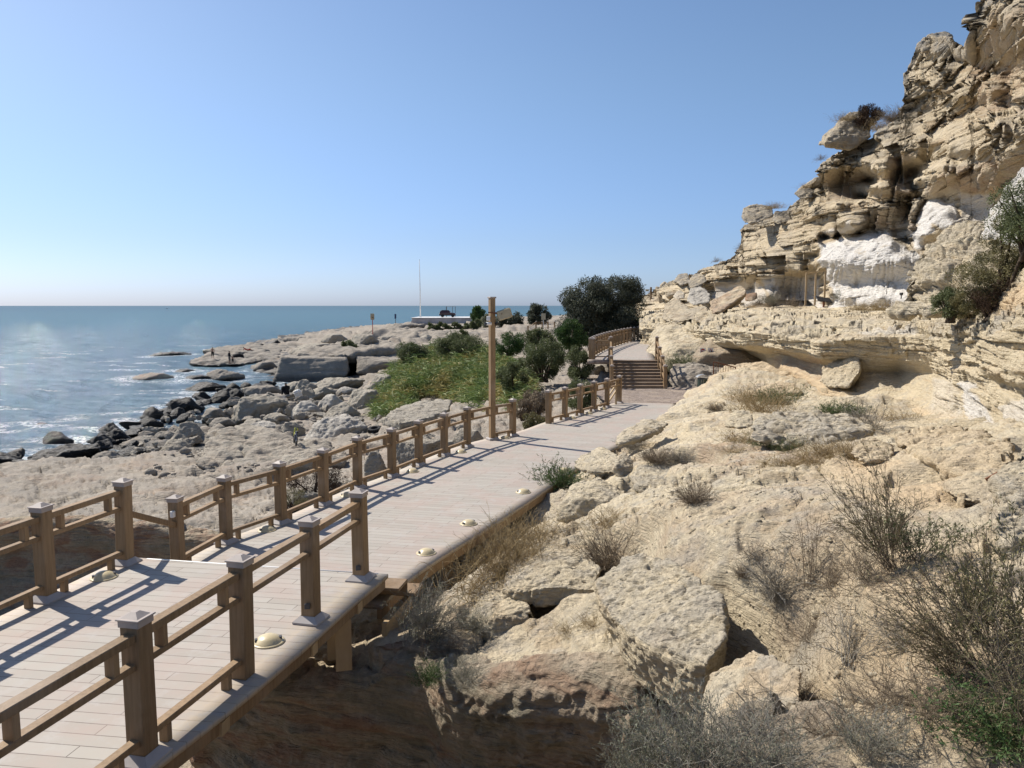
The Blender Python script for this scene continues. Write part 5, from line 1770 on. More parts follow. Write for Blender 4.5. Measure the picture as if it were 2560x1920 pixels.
hull_rock('small jagged rock left of the long low boulder', [(1808, 1066, 16.2), (1820, 1040, 16.8), (1850, 1024, 17.2), (1882, 1034, 16.8), (1885, 1066, 16), (1845, 1072, 15.8), (1850, 1060, 17.4)], 'rock', 411, .4, .6, 1.3, 1, .0018, {'grey': .2}, HG, 'boulder', 'boulder')
hull_rock('yellowish wedge rock resting on the sand before the arched ridge', [(2125, 1135, 11.0), (2140, 1105, 11.6), (2185, 1092, 12), (2240, 1112, 11.6), (2235, 1135, 11), (2160, 1160, 10.6), (2215, 1155, 10.7), (2180, 1130, 12)], 'rock', 412, .6, .6, 1.2, 2, .0018, {'grey': .2, 'sand': .4}, HG, 'boulder', 'boulder')
hull_rock('little loose stone in the dry grass before the long boulder', [(1988, 1120, 13.9), (2005, 1104, 14.1), (2025, 1106, 14.1), (2032, 1122, 13.8), (2010, 1124, 13.7), (2012, 1112, 14.4)], 'rock', 413, .3, .3, 1, 1, .0018, {'grey': .3}, HG, 'boulder', 'boulder')
hull_rock('rough rock cut by the right edge of the picture', [(2482, 1290, 5.4), (2492, 1190, 6.3), (2540, 1130, 6.8), (2700, 1120, 6.4), (2760, 1400, 5.0), (2560, 1425, 4.95), (2500, 1370, 5.05), (2600, 1300, 6.6)], 'rock', 414, .5, .9, 1.2, 2, .0016, {'grey': .35}, HG, 'rock_block', 'rock')
hull_rock('sandy ridge arching down to the right above the bowl', [(2232, 1100, 12.2), (2280, 1072, 13.2), (2400, 1068, 12.2), (2520, 1100, 9.6), (2560, 1150, 8.2), (2490, 1210, 7.7), (2420, 1200, 8.2), (2350, 1165, 9.0), (2290, 1120, 10.6), (2300, 1145, 10.4), (2370, 1200, 9.0), (2450, 1230, 8.2)],
          'rock', 415, .5, .4, 1.1, 3, .0018, {'sand': .5}, HG, 'rock_ridge', 'rock')
hull_rock('overhanging lip of rock under the ridge, held by a thin pillar', [(2360, 1225, 7.8), (2375, 1195, 8.4), (2440, 1185, 8.2), (2500, 1220, 7.3), (2495, 1262, 6.9), (2440, 1258, 7.0), (2390, 1245, 7.4), (2450, 1235, 8.4)], 'rock', 416, .7, .4, 1, 3, .0018, {'grey': .3, 'sand': .3}, HG, 'rock_block', 'rock')
hull_rock('thin sand coloured pillar standing under the lip of rock', [(2392, 1232, 7.35), (2416, 1232, 7.3), (2412, 1296, 7.15), (2393, 1296, 7.2), (2404, 1240, 7.55), (2402, 1296, 7.4)], 'rock', 417, .4, .1, .8, 3, .0014, {'sand': .95}, HG, 'rock_pillar', 'rock')
hull_rock('smooth pale hump at the bend of the paving', [(1748, 988, 27), (1775, 945, 29.2), (1820, 912, 30.4), (1900, 905, 30.5), (1985, 935, 27.6), (2010, 985, 24.8), (1900, 1000, 24.2), (1800, 1000, 25.4), (1900, 960, 31)], 'rock', 418, .25, .2, .8, 4, .0016, {'sand': .5}, HG, 'rock_hump', 'rock')
hull_rock('square block with a sunlit cracked side under the ledge', [(2046, 955, 24.4), (2052, 918, 25.0), (2090, 898, 25.2), (2150, 884, 24.0), (2150, 930, 23.4), (2120, 968, 23.2), (2062, 968, 24), (2140, 960, 25.4)], 'rock', 419, .4, .4, 1, 2, .0016, {'grey': .15}, HG, 'rock_block', 'rock')
hull_rock('large leaning slab with a pale slope beside the stairs', [(1610, 890, 43), (1622, 850, 45), (1645, 815, 46), (1720, 806, 47), (1820, 808, 46), (1830, 830, 41), (1735, 912, 38.8), (1690, 928, 38.6), (1625, 912, 40.5), (1680, 868, 40.2), (1790, 880, 42)],
          'rock', 420, .2, .15, .7, 3, .0014, {'grey': .15}, HG, 'rock_block', 'rock')
SIGNROCK = hull_rock('large shaded rock face carrying two small signs', [(1722, 902, 37.8), (1745, 870, 38.2), (1785, 836, 39.2), (1870, 820, 40), (1965, 822, 39.5), (1965, 960, 36.5), (1880, 990, 35.9), (1735, 938, 36.6), (1728, 915, 36.8), (1850, 880, 36.75), (1760, 890, 36.75), (1860, 965, 36.2)],
          'gully', 421, .25, .05, .6, 3, .0014, {'grey': .1}, HG, 'rock_block', 'rock', disp=.5)
hull_rock('rounded bulging rock at the right foot of the stairs', [(1672, 945, 35.4), (1678, 914, 36.6), (1730, 902, 36.9), (1850, 925, 36.2), (1690, 988, 34.5), (1760, 992, 34.1), (1880, 992, 34.6), (1735, 930, 35.2), (1695, 948, 34.9), (1830, 950, 34.6), (1800, 915, 38)], 'shore', 422, .4, .1, .9, 4, .0014, {'grey': .3}, HG, 'rock_block', 'rock')
hull_rock('slanted tan slab propped on the terrace above the signed rock', [(1772, 775, 43), (1776, 755, 44), (1850, 713, 45), (1867, 720, 44), (1864, 735, 43), (1800, 783, 42), (1780, 785, 42), (1845, 760, 45)], 'cliff', 423, .3, .1, .7, 1, .0014, {'red': .5}, HG, 'rock_block', 'rock')
hull_rock('small ochre block behind the slanted tan slab', [(1860, 752, 45), (1862, 735, 45.5), (1893, 730, 45.5), (1895, 748, 45), (1880, 755, 44.6), (1878, 740, 47)], 'cliff', 424, .3, .1, .7, 1, .0014, {'red': .8}, HG, 'rock_block', 'rock')
hull_rock('dark leaning slab below the slanted tan one', [(1672, 800, 46), (1690, 780, 47), (1765, 763, 46), (1775, 775, 44.6), (1760, 792, 44), (1690, 808, 44.5), (1730, 790, 47)], 'cliff', 425, .3, .1, .8, 1, .0014, {'grey': .5}, HG, 'rock_block', 'rock')
hull_rock('grey rounded boulder at the left end of the terrace', [(1655, 800, 50), (1662, 760, 52), (1690, 745, 52), (1722, 765, 50), (1730, 785, 48), (1680, 808, 48), (1700, 785, 53)], 'cliff', 426, .3, .2, 1, 2, .0014, {'grey': .4}, HG, 'boulder', 'boulder')
hull_rock('layered tongue of rock on the terrace edge', [(1730, 800, 42.5), (1740, 782, 44), (1810, 776, 44), (1832, 790, 42), (1828, 808, 41), (1760, 812, 41.3), (1790, 800, 45)], 'rock', 427, .9, .3, 1.2, 1, .0014, {'grey': .3}, HG, 'rock_block', 'rock')
hull_rock('dark boulder on the skyline left of the cliff', [(1684, 705, 60), (1695, 685, 61), (1720, 683, 61), (1728, 705, 59), (1705, 716, 58.5), (1710, 700, 63)], 'cliff', 428, .2, .2, 1, 2, .0014, {'grey': .9}, HG, 'boulder', 'boulder')
hull_rock('second dark boulder on the skyline, right of the first', [(1718, 705, 57), (1735, 685, 58.5), (1758, 684, 58), (1768, 702, 56.5), (1745, 725, 56), (1725, 722, 56), (1745, 705, 60)], 'cliff', 429, .2, .2, 1, 2, .0014, {'grey': .8}, HG, 'boulder', 'boulder')
hull_rock('white worn rock below the dark skyline boulders', [(1716, 755, 53), (1725, 720, 54.5), (1752, 714, 54.5), (1778, 735, 53), (1775, 758, 52), (1735, 764, 52), (1745, 745, 56)], 'pale', 430, .3, .4, 1.2, 2, .0014, {'white': .3}, HG, 'boulder', 'boulder')
hull_rock('upright pale block in the rubble below the skyline boulders', [(1680, 742, 57), (1698, 722, 58), (1714, 735, 57), (1712, 748, 56), (1690, 750, 56), (1700, 740, 59)], 'cliff', 431, .2, .1, .8, 1, .0014, {'white': .25}, HG, 'boulder', 'boulder')
hull_rock('perched boulder like a lion head on the cliff edge, crowned by a dry bush', [(2042, 362, 40), (2060, 340, 40.8), (2120, 285, 41.5), (2150, 275, 41.5), (2185, 300, 41.5), (2180, 340, 40), (2120, 375, 39.5), (2065, 370, 39.5), (2060, 356, 39.2), (2125, 340, 43)], 'cliff', 432, .3, .2, 1, 2, .0013, {'grey': .6}, HG, 'perched_boulder', 'boulder')
hull_rock('tilted slab sticking out of the cliff edge below the lion head boulder', [(1987, 484, 44), (2000, 470, 45), (2044, 440, 45), (2058, 460, 44), (2055, 490, 43.5), (2002, 500, 43.3), (2030, 478, 47)], 'cliff', 433, .5, .1, 1, 1, .0013, {'grey': .7}, HG, 'perched_boulder', 'boulder')
hull_rock('dark flat boulder on the lowest step of the cliff edge', [(1852, 545, 49), (1858, 520, 50), (1890, 509, 50), (1930, 515, 50), (1936, 540, 48.5), (1880, 562, 48), (1860, 556, 48.3), (1900, 540, 52)], 'cliff', 434, .4, .2, 1, 2, .0013, {'grey': .8}, HG, 'perched_boulder', 'boulder')
hull_rock('grey block right of the dark flat boulder on the cliff step', [(1930, 552, 47.5), (1935, 528, 48), (1975, 526, 48), (1978, 552, 47), (1950, 560, 46.8), (1955, 540, 50)], 'cliff', 435, .6, .2, 1, 1, .0013, {'grey': .6}, HG, 'perched_boulder', 'boulder')
hull_rock('dark weathered cap on top of the cliff tower', [(2288, 122, 33.4), (2300, 98, 34), (2330, 84, 34), (2370, 80, 34), (2385, 104, 33.4), (2360, 118, 32.8), (2310, 130, 32.9), (2340, 110, 35.5)], 'cliff', 436, .3, .3, 1.1, 1, .0013, {'grey': 1.0}, HG, 'perched_boulder', 'boulder')
hull_rock('bedded outcrop in front of the cliff, half covered by the green bush', [(2248, 785, 19.6), (2256, 725, 20.2), (2288, 645, 20.8), (2365, 588, 21.3), (2460, 572, 20.2), (2540, 610, 17.5), (2560, 700, 16), (2520, 770, 16.2), (2330, 792, 18.4), (2300, 700, 19.5), (2380, 640, 20), (2500, 680, 21)], 'rock', 437, 2.2, .6, 1.5, 1, .0013, {'grey': .45}, HG, 'rock_block', 'rock', hook=lambda V, N, s: .20 * beds(V, .42, 1.6, 77, .5, .08) + .10 * beds(V, .15, 1.0, 78, .6, .1) + .12 * blocks(V, .5, .9, 79, .4))
hull_rock('white painted looking slab leaning behind the green bush at the right edge', [(2452, 594, 18.8), (2468, 555, 19), (2474, 520, 19), (2510, 470, 18.6), (2562, 408, 18.4), (2700, 330, 17.5), (2750, 560, 16), (2600, 640, 16.5), (2500, 606, 17.8), (2540, 520, 20)], 'rock', 438, .3, .4, 1, 2, .0014, {'white': .95}, HG, 'rock_block', 'rock')
# rubble slope far up the path
RG = 'fallen rocks on the far rubble slope'
rb = []
for k in range(5):
    r = np.random.default_rng(900 + k)
    P = r.normal(0, 1, (14, 3))
    P /= np.linalg.norm(P, axis=1, keepdims=True)
    P = P * r.uniform(.75, 1, (14, 1)) * np.array([1, .8, .65])
    o = hull_rock('weathered block on the rubble slope', P + np.array([0, 60, 0]), 'cliff', 910 + k, .3, .2, 1, 2, .0016, {'grey': .2, 'red': .2}, RG, 'rubble_rock', 'rock', world=True)
    rb.append(o)
r = np.random.default_rng(5)
k = 0
LABR = ('large', 'small', 'pinkish', 'pale', 'angular', 'rounded', 'tilted')
for (px, py, Y, s) in [(1606, 768, 92, 1.2), (1622, 757, 90, 1.3), (1640, 750, 88, 1.2), (1655, 740, 84, 1.5), (1668, 728, 78, 1.4), (1650, 765, 82, 1.6), (1670, 752, 76, 1.7), (1640, 772, 84, 1.5), (1690, 765, 66, 1.2), (1680, 720, 76, 1.2), (1612, 778, 92, 1.2),
                       (1633, 742, 90, .9), (1660, 716, 80, 1.0), (1615, 750, 94, .8), (1676, 772, 70, .9), (1648, 728, 86, .9), (1688, 740, 68, 1.0)]:
    o = rb[k % 5] if k < 5 else copy_tree(rb[k % 5])
    p = at(px, py, Y)
    o.location = p - np.array([0, 0, s * .5])
    o.scale = (s, s, s)
    o.rotation_euler = (r.uniform(-.4, .4), r.uniform(-.4, .4), r.uniform(0, 6))
    where = ['at the far left foot of the slope', 'behind the distant lamp post', 'right of the distant lamp post', 'on the skyline above the lamp', 'on the skyline under the dark boulders', 'just above the far landing', 'above the leaning slab',
             'beside the screen of the far landing', 'below the white worn rock', 'just left of the first skyline boulder', 'lowest, by the dark tree', 'up on the skyline at the lamp head', 'high under the skyline crest', 'at the crown edge of the tree', 'low against the grey terrace boulder', 'in the middle of the skyline crest', 'under the upright pale block'][k]
    o['label'] = 'weathered tan rubble rock ' + where
    k += 1


def foam_attr(V):
    f = np.zeros(len(V))
    near = np.hypot(V[:, 0], V[:, 1]) < 170
    Q = V[near]
    a = np.zeros(len(Q))
    for (x, y, rr_, zg) in SHORE_R:
        if zg > -3.95:
            continue
        d = np.hypot((Q[:, 0] - x), (Q[:, 1] - y) * .8) - rr_ * .8
        a = np.maximum(a, sstep(3.2, .3, d))
    n = fbm(np.stack([Q[:, 0] / 3.0, Q[:, 1] / 2.2, 0 * Q[:, 0]], -1), 3, seed=44)
    a = a * sstep(-.3, .2, n)
    br = fbm(np.stack([Q[:, 0] / 9.0, Q[:, 1] / 2.6, 0 * Q[:, 0]], -1), 3, seed=45)
    a = np.maximum(a, sstep(.42, .6, br) * .55)
    f[near] = a
    return f

# rim of the gully under the near deck, from far left round to the camera's side: (x, y, z)
_r = [tuple(onz(x, y, -2.0)) for x, y in ((-500, 1296), (-250, 1300), (-50, 1300), (100, 1300), (250, 1304), (400, 1316), (540, 1330), (640, 1338), (720, 1342))]
RIM = [(-28, 19.5, -2.0)] + _r + [(-5.4, 15.8, -1.7), (-4.9, 12.6, -1.3), (-4.6, 10.6, -1.0), (-4.15, 9.15, -.7), (-3.3, 8.55, -.45), tuple(onz(712, 1668, -.3)), tuple(onz(810, 1676, -.3)), tuple(onz(900, 1677, -.28)),
       tuple(onz(1060, 1662, -.1)), tuple(onz(1110, 1690, -.02)), tuple(onz(1200, 1716, 0)), tuple(onz(1310, 1712, .1)), tuple(onz(1450, 1730, .15)), tuple(onz(1600, 1740, .3)),
       (1.45, 5.6, .55), (1.32, 4.5, .9), (1.12, 3.5, 1.3), (.85, 2.7, 1.55), (.45, 2.0, 1.72), (-.5, 1.4, 1.8), (-2, 1.0, 1.7), (-5, .8, 1.4)]
RIM = np.array(RIM)
GULLY = [tuple(p[:2]) for p in RIM] + [(-30, 0.5)]

NTH, NR = 940, 700
th = np.linspace(RAD(-48), RAD(56), NTH)
rr = 1.3 * np.exp(np.linspace(0, math.log(430 / 1.3), NR))
TH, RR = np.meshgrid(th, rr, indexing='ij')
GX, GY = RR * np.sin(TH), RR * np.cos(TH)
XY = np.stack([GX, GY], -1)
Z0 = ground_rbf(XY)
P3 = np.stack([GX, GY, Z0], -1)
# which side of the walk a point lies on (1 = shore side)
WALKX = np.interp(GY, [0, 5, 9, 12, 16, 20, 24, 29, 33, 37, 45, 57, 65, 90, 430], [-3.5, -3.6, -3.2, -2.6, -1.0, 1.0, 3.0, 5.2, 5.6, 5.7, 6.2, 9.0, 12, 16, 40])
side = sstep(0.6, -0.6, GX - WALKX)
# shore: flat beds broken into steps; right: lumpy sandstone with scalloped ledges
n_lo = fbm(P3 / 5.0, 3, seed=3)
n_mid = fbm(P3 / 1.4, 4, seed=9)
n_hi = fbm(P3 / np.float32(0.33), 4, seed=15)
hs = np.where(RR > 55, .62, .42)
zt = Z0 + (0.35 + .25 * sstep(45, 80, RR)) * n_lo + 0.12 * n_mid
fr = zt / hs - np.floor(zt / hs)
terr = (np.floor(zt / hs) + sstep(0.80, 0.97, fr)) * hs
far = sstep(60, 120, RR)
ck = sstep(.05, 0, np.abs(pn(P3 / np.array([1.9, 1.1, 9], np.float32) + .25 * n_mid[..., None], 201))) + .7 * sstep(.05, 0, np.abs(pn(P3 / np.array([.9, .6, 9], np.float32) + .3 * n_mid[..., None], 202)))
zs = Z0 * .08 + .92 * terr + 0.07 * n_mid + 0.05 * n_hi - .09 * ck
tt = np.exp(-((Z0 + 2.0) / 0.35) ** 2) * sstep(30, 20, RR)      # the flat slab keeps gentle
zs = zs * (1 - tt) + tt * (Z0 + 0.12 * n_lo + 0.035 * n_mid + 0.02 * n_hi - .14 * ck + .05 * (np.floor((zt + .1 * n_mid) / .2) * .2 - zt))
sl_, cr_ = slabs2(GX + .5 * n_mid, GY + .5 * n_lo, np.where(RR > 45, 3.2, 2.4), 301)
zs = zs + .07 * sl_ - .10 * sstep(.05, 0, cr_)
sl_, cr_ = slabs2(GX + .35 * n_mid, GY + .5 * n_lo, 1.5 + 0 * GX, 302)
sl2, cr2 = slabs2(GX + .2 * n_mid, GY + .2 * n_lo, .55 + 0 * GX, 303)
slm = sstep(-.2, .15, fbm(P3 / 4.0, 2, seed=208))
zs = np.where(Z0 < SEA - .15, Z0 + 0.2 * n_mid, zs)
rid = fbm(np.stack([GX / 1.1 + .35 * n_mid, GY / 0.42, Z0 / .4], -1), 4, seed=31, ridged=True)
sc_ = fbm(np.stack([GX * 1.6, GY * 3.4, Z0 * 3], -1), 3, seed=40)
ckr = sstep(.045, 0, np.abs(pn(P3 / np.float32(1.3) + .3 * n_mid[..., None], 203)))
pit_ = np.clip(.40 - worley(P3 / np.float32(.42), 204), 0, 1) + .5 * np.clip(.40 - worley(P3 / np.float32(.17), 205), 0, 1)
q_ = (Z0 + .35 * n_lo + .15 * n_mid) / .16
led = (np.floor(q_) + sstep(.45, .95, q_ - np.floor(q_)) - q_) * .16
lm = sstep(-.1, .25, fbm(P3 / 3.1, 2, seed=207))
zr = Z0 + slm * (.11 * sl_ - .10 * sstep(.05, 0, cr_)) + .035 * sl2 * slm + 0.14 * n_lo + 0.06 * n_mid + 0.045 * rid + 0.03 * sc_ + 0.022 * n_hi - .05 * ckr - .13 * pit_ * lm + .4 * led * (1 - lm)
SANDP = [tuple(onz(x, y, z)[:2]) for x, y, z in ((2050, 1330, 1.7), (2600, 1420, 1.9), (2800, 1900, 2.0), (1900, 1920, 1.85), (1960, 1600, 1.8))]
SANDB = [tuple(onz(x, y, z)[:2]) for x, y, z in ((1990, 1230, 1.4), (2060, 1130, 1.4), (2250, 1120, 1.6), (2480, 1240, 1.8), (2480, 1330, 1.8), (2200, 1330, 1.65))]
sandm = np.zeros_like(Z0)
for pl, wd in ((SANDP, .9), (SANDB, .7)):
    ins = in_poly(GX, GY, pl)
    dd = poly_dist(GX, GY, pl)
    sandm = np.maximum(sandm, np.where(ins, sstep(-.1, wd, dd + .35 * n_mid), 0))
crumb = fbm(P3 / np.float32(.09), 3, seed=51)
zr = zr * (1 - sandm) + sandm * (Z0 + .10 * n_lo + .045 * n_mid + .028 * n_hi + .016 * crumb)
GZ = zs * side + zr * (1 - side)
# keep clear of the lower walk and the paving
walkd = np.abs(GX - WALKX)
clr = sstep(2.1, 1.5, walkd) * (GY > 9.5) * (GY < 36)
GZ = np.where(clr > 0, np.minimum(GZ, np.where(GY > 20, -.06, -.2) + (1 - clr) * 3), GZ)
GZ_pre = GZ.copy()
# the ground stays below the front of every block that stands on it
for P in DIG:
    R_ = np.hypot(P[:, 0], P[:, 1])
    c0, c1 = R_.min(), R_.max()
    ang = np.arctan2(P[:, 0], P[:, 1])
    a0, a1 = ang.min(), ang.max()
    zb = np.sort(P[:, 2])[:3].mean()
    mx = (c0 + c1) / 2
    out = np.maximum.reduce([(a0 - TH) * mx, (TH - a1) * mx, c0 - RR, 0 * RR])
    frac = (RR - c0) / (c1 - c0)
    lim = zb + .03 + out * 1.5 + np.clip(frac - .2, 0, 9) * (c1 - c0) * 1.2
    box = out < 4
    GZ = np.where(box, np.minimum(GZ, lim), GZ)
dm = sstep(.02, .12, GZ_pre - GZ)
for _ in range(14):
    B = GZ.copy()
    B[1:-1, 1:-1] = (GZ[:-2, 1:-1] + GZ[2:, 1:-1] + GZ[1:-1, :-2] + GZ[1:-1, 2:] + 2 * GZ[1:-1, 1:-1]) / 6
    GZ = GZ * (1 - dm) + B * dm
GZ = GZ + dm * (.05 * n_mid + .025 * n_hi)
# steps steeper than the sheet can carry are eased
for _ in range(3):
    B = GZ.copy()
    B[1:-1, 1:-1] = (GZ[:-2, 1:-1] + GZ[2:, 1:-1] + GZ[1:-1, :-2] + GZ[1:-1, 2:] + 2 * GZ[1:-1, 1:-1]) / 6
    rough_ = np.abs(B - GZ) / (RR * .006)
    k_ = sstep(.5, 1.2, rough_)
    GZ = GZ * (1 - k_) + B * k_
V = np.stack([GX, GY, GZ], -1).reshape(-1, 3)
F = gridf(NTH, NR)[:, ::-1]
cen = V[F].mean(1)
keep = ~(in_poly(cen[:, 0], cen[:, 1], GULLY) | (poly_dist(cen[:, 0], cen[:, 1], [tuple(p[:2]) for p in RIM], False) < .16))
F = F[keep]
cen = cen[keep]
SOILP = [tuple(onz(x, y, z)[:2]) for x, y, z in ((1640, 1130, 1.05), (1760, 1090, 1.05), (1900, 1100, 1.1), (2080, 1130, 1.2), (2060, 1190, 1.3), (1850, 1200, 1.25), (1680, 1190, 1.15))]
SOIL = np.where(in_poly(GX, GY, SOILP), sstep(-.2, .8, poly_dist(GX, GY, SOILP) + .6 * n_mid), 0)
wet = sstep(SEA + .75, SEA + .3, GZ + .5 * n_mid) * side * sstep(-.1, .3, 1.0 + 0 * GX)
g_ = {'sand': (sandm * .95).ravel(), 'dark': (wet * sstep(20, 26, RR)).ravel(),
      'grey': (side * sstep(.0, .5, n_lo + .2) * .6 + (1 - side) * (1 - sandm) * sstep(.0, .4, fbm(P3 / 1.7, 3, seed=79)) * .55).ravel(),
      'red': ((1 - side) * (1 - sandm) * sstep(-.05, .35, fbm(P3 / 2.6, 3, seed=77)) * .28 + (1 - side) * SOIL * .5 + side * sstep(.0, .4, fbm(P3 / 2.0, 3, seed=78)) * .22).ravel()}
gm = new_mesh('ground', V, F, M['rock'], True, g_)
gm.materials.append(M['shore'])
wx = np.interp(cen[:, 1], [0, 5, 9, 12, 16, 20, 24, 29, 33, 37, 45, 57, 65, 90, 430], [-3.5, -3.6, -3.2, -2.6, -1.0, 1.0, 3.0, 5.2, 5.6, 5.7, 6.2, 9.0, 12, 16, 40])
mi = (cen[:, 0] < wx).astype(np.int32)
if len(gm.polygons) == len(mi):
    gm.polygons.foreach_set('material_index', mi)
go = link('ground', gm)
go['kind'] = 'structure'
_lr = np.log(rr)


def gz(x, y):
    """Height of the built ground."""
    a = (math.atan2(x, y) - th[0]) / (th[1] - th[0])
    b = (math.log(max(math.hypot(x, y), 1.31)) - _lr[0]) / (_lr[1] - _lr[0])
    i = min(max(int(a), 0), NTH - 2)
    j = min(max(int(b), 0), NR - 2)
    u, v = a - i, b - j
    return float(GZ[i, j] * (1 - u) * (1 - v) + GZ[i + 1, j] * u * (1 - v) + GZ[i, j + 1] * (1 - u) * v + GZ[i + 1, j + 1] * u * v)


def gza(x, y):
    a = np.clip((np.arctan2(x, y) - th[0]) / (th[1] - th[0]), 0, NTH - 1.001)
    b = np.clip((np.log(np.maximum(np.hypot(x, y), 1.31)) - _lr[0]) / (_lr[1] - _lr[0]), 0, NR - 1.001)
    i, j = a.astype(int), b.astype(int)
    u, v = a - i, b - j
    return GZ[i, j] * (1 - u) * (1 - v) + GZ[i + 1, j] * u * (1 - v) + GZ[i, j + 1] * (1 - u) * v + GZ[i + 1, j + 1] * u * v


def ghit(px, py, lo=-4.2):
    """Where the photograph's ray meets the ground."""
    d = ray(px, py)
    t0, t1 = 2.0, 2.0
    o = np.array([0, 0, CAMZ])
    t = 2.0
    while t < 400:
        p = o + d * t
        if p[2] <= max(gz(p[0], p[1]), lo):
            a, b = t / 1.01, t
            for _ in range(18):
                m = (a + b) / 2
                q = o + d * m
                if q[2] <= max(gz(q[0], q[1]), lo):
                    b = m
                else:
                    a = m
            return o + d * b
        t *= 1.01
    return o + d * t


# ------------------------------------------------------------------ gully wall below the rim
def loft_wall(name, rim, prof, mat, res, disp, attrs=None, kind='structure', flip=False):
    rim = np.asarray(rim, float)
    L = np.concatenate([[0], np.cumsum(np.linalg.norm(np.diff(rim, axis=0), axis=1))])
    # finer where nearer the camera
    s = [0.0]
    while s[-1] < L[-1]:
        y = np.interp(s[-1], L, np.hypot(rim[:, 0], rim[:, 1]))
        s.append(s[-1] + max(res * y, .012))
    s = np.array(s)
    C = np.stack([np.interp(s, L, rim[:, k]) for k in range(3)], -1)
    for _ in range(int(25)):
        C[1:-1] = (C[:-2] + C[2:] + 2 * C[1:-1]) / 4
    t = np.gradient(C, axis=0)
    nrm = np.stack([t[:, 1], -t[:, 0], 0 * t[:, 0]], -1)
    nrm /= np.linalg.norm(nrm, axis=1, keepdims=True) + 1e-9
    if flip:
        nrm = -nrm
    pr = np.asarray(prof, float)
    l = np.concatenate([[0], np.cumsum(np.linalg.norm(np.diff(pr, axis=0), axis=1))])
    m = int(l[-1] / (res * 7.5)) + 2
    q = np.linspace(0, l[-1], m)
    po, pz = np.interp(q, l, pr[:, 0]), np.interp(q, l, pr[:, 1])
    for _ in range(6):
        po[1:-1] = (po[:-2] + po[2:] + 2 * po[1:-1]) / 4
        pz[1:-1] = (pz[:-2] + pz[2:] + 2 * pz[1:-1]) / 4
    V = C[:, None, :] + nrm[:, None, :] * po[None, :, None]
    V = V.copy()
    zr_ = gza(C[:, 0] - nrm[:, 0] * .2, C[:, 1] - nrm[:, 1] * .2)
    for _ in range(30):
        zr_[1:-1] = (zr_[:-2] + zr_[2:] + 2 * zr_[1:-1]) / 4
    inw = sstep(-.05, -.3, po)[None, :]
    V[..., 2] = (zr_[:, None] + pz[None, :]) * (1 - inw) + inw * (gza(V[..., 0], V[..., 1]) + pz[None, :])
    nu, nv = len(s), m
    V = V.reshape(-1, 3)
    N = grid_normals(V, nu, nv)
    sgn = np.sign((N.reshape(nu, nv, 3) * nrm[:, None, :]).sum(-1).mean())
    N *= sgn
    V = V + N * disp(V, N)[:, None]
    F = gridf(nu, nv)
    if sgn < 0:
        F = F[:, ::-1]
    at_ = attrs(V, N) if attrs else None
    me = new_mesh(name, V, F, mat, True, at_)
    o = link(name, me)
    o['kind'] = kind
    return o


def gully_disp(V, N):
    lf = fbm(V / 1.6, 3, seed=60)
    right = sstep(-1.2, .2, V[:, 0]) * (V[:, 1] < 9)
    b1 = beds(V, .42, 1.6, 61, .5, .25) * .09
    b2 = beds(V, .11, .7, 62, .6, .25) * .022
    pit = -np.clip(.42 - worley(V / np.float32(.13), 63), 0, 1) * .16 - np.clip(.45 - worley(V / np.float32(.34), 64), 0, 1) * .35
    lump = fbm(V / np.float32(.28), 4, seed=65) * .09
    crack = 0.0
    hn = 1 - np.abs(N[:, 2])
    return .22 * lf * hn + (b1 + b2) * hn + right * (pit + lump) * hn + .02 * fbm(V / np.float32(.12), 3, seed=66)


def gully_attr(V, N):
    g = fbm(V / np.float32(.9) * np.array([1, 1, 2.2], np.float32), 4, seed=70)
    return {'red': sstep(-.05, .3, g) * .9 * sstep(.6, -.6, V[:, 0]), 'grey': sstep(.02, .3, -g) * .55}


loft_wall('gully_wall', RIM, [(-.62, -.12), (-.45, .0), (-.25, .05), (-.08, .02), (.02, -.09), (.06, -.3), (.02, -.55), (-.12, -.9), (-.05, -1.2), (.1, -1.6), (.3, -2.1), (.6, -2.6), (1.2, -3.4), (1.6, -4.4)],
          M['gully'], .0021, gully_disp, gully_attr)
nf = 60
fx, fy = np.meshgrid(np.linspace(-32, 3, nf), np.linspace(-1, 21, nf), indexing='ij')
fz = -4.3 + .2 * fbm(np.stack([fx, fy, 0 * fx], -1) / 1.5, 3, seed=71)
struct('gully_floor', np.stack([fx, fy, fz], -1), gridf(nf, nf), M['gully'])

# ------------------------------------------------------------------ plants
def tubes(P, Rr, sides=3):
    """Many thin stems at once: P (n,m,3), Rr (n,m)."""
    n, m, _ = P.shape
    t = np.gradient(P, axis=1)
    t /= np.linalg.norm(t, axis=-1, keepdims=True) + 1e-9
    ref = np.where(np.abs(t[..., 2:3]) > .9, np.array([1.0, 0, 0]), np.array([0, 0, 1.0]))
    u = np.cross(t, ref)
    u /= np.linalg.norm(u, axis=-1, keepdims=True) + 1e-9
    w = np.cross(t, u)
    a = np.arange(sides) * 2 * PI / sides
    V = P[:, :, None] + Rr[:, :, None, None] * (np.cos(a)[:, None] * u[:, :, None] + np.sin(a)[:, None] * w[:, :, None])
    V = V.reshape(-1, 3)
    i, j, k = np.meshgrid(np.arange(n), np.arange(m - 1), np.arange(sides), indexing='ij')
    k2 = (k + 1) % sides
    b = i * m * sides
    F = np.stack([b + j * sides + k, b + j * sides + k2, b + (j + 1) * sides + k2, b + (j + 1) * sides + k], -1).reshape(-1, 4)
    return V, F


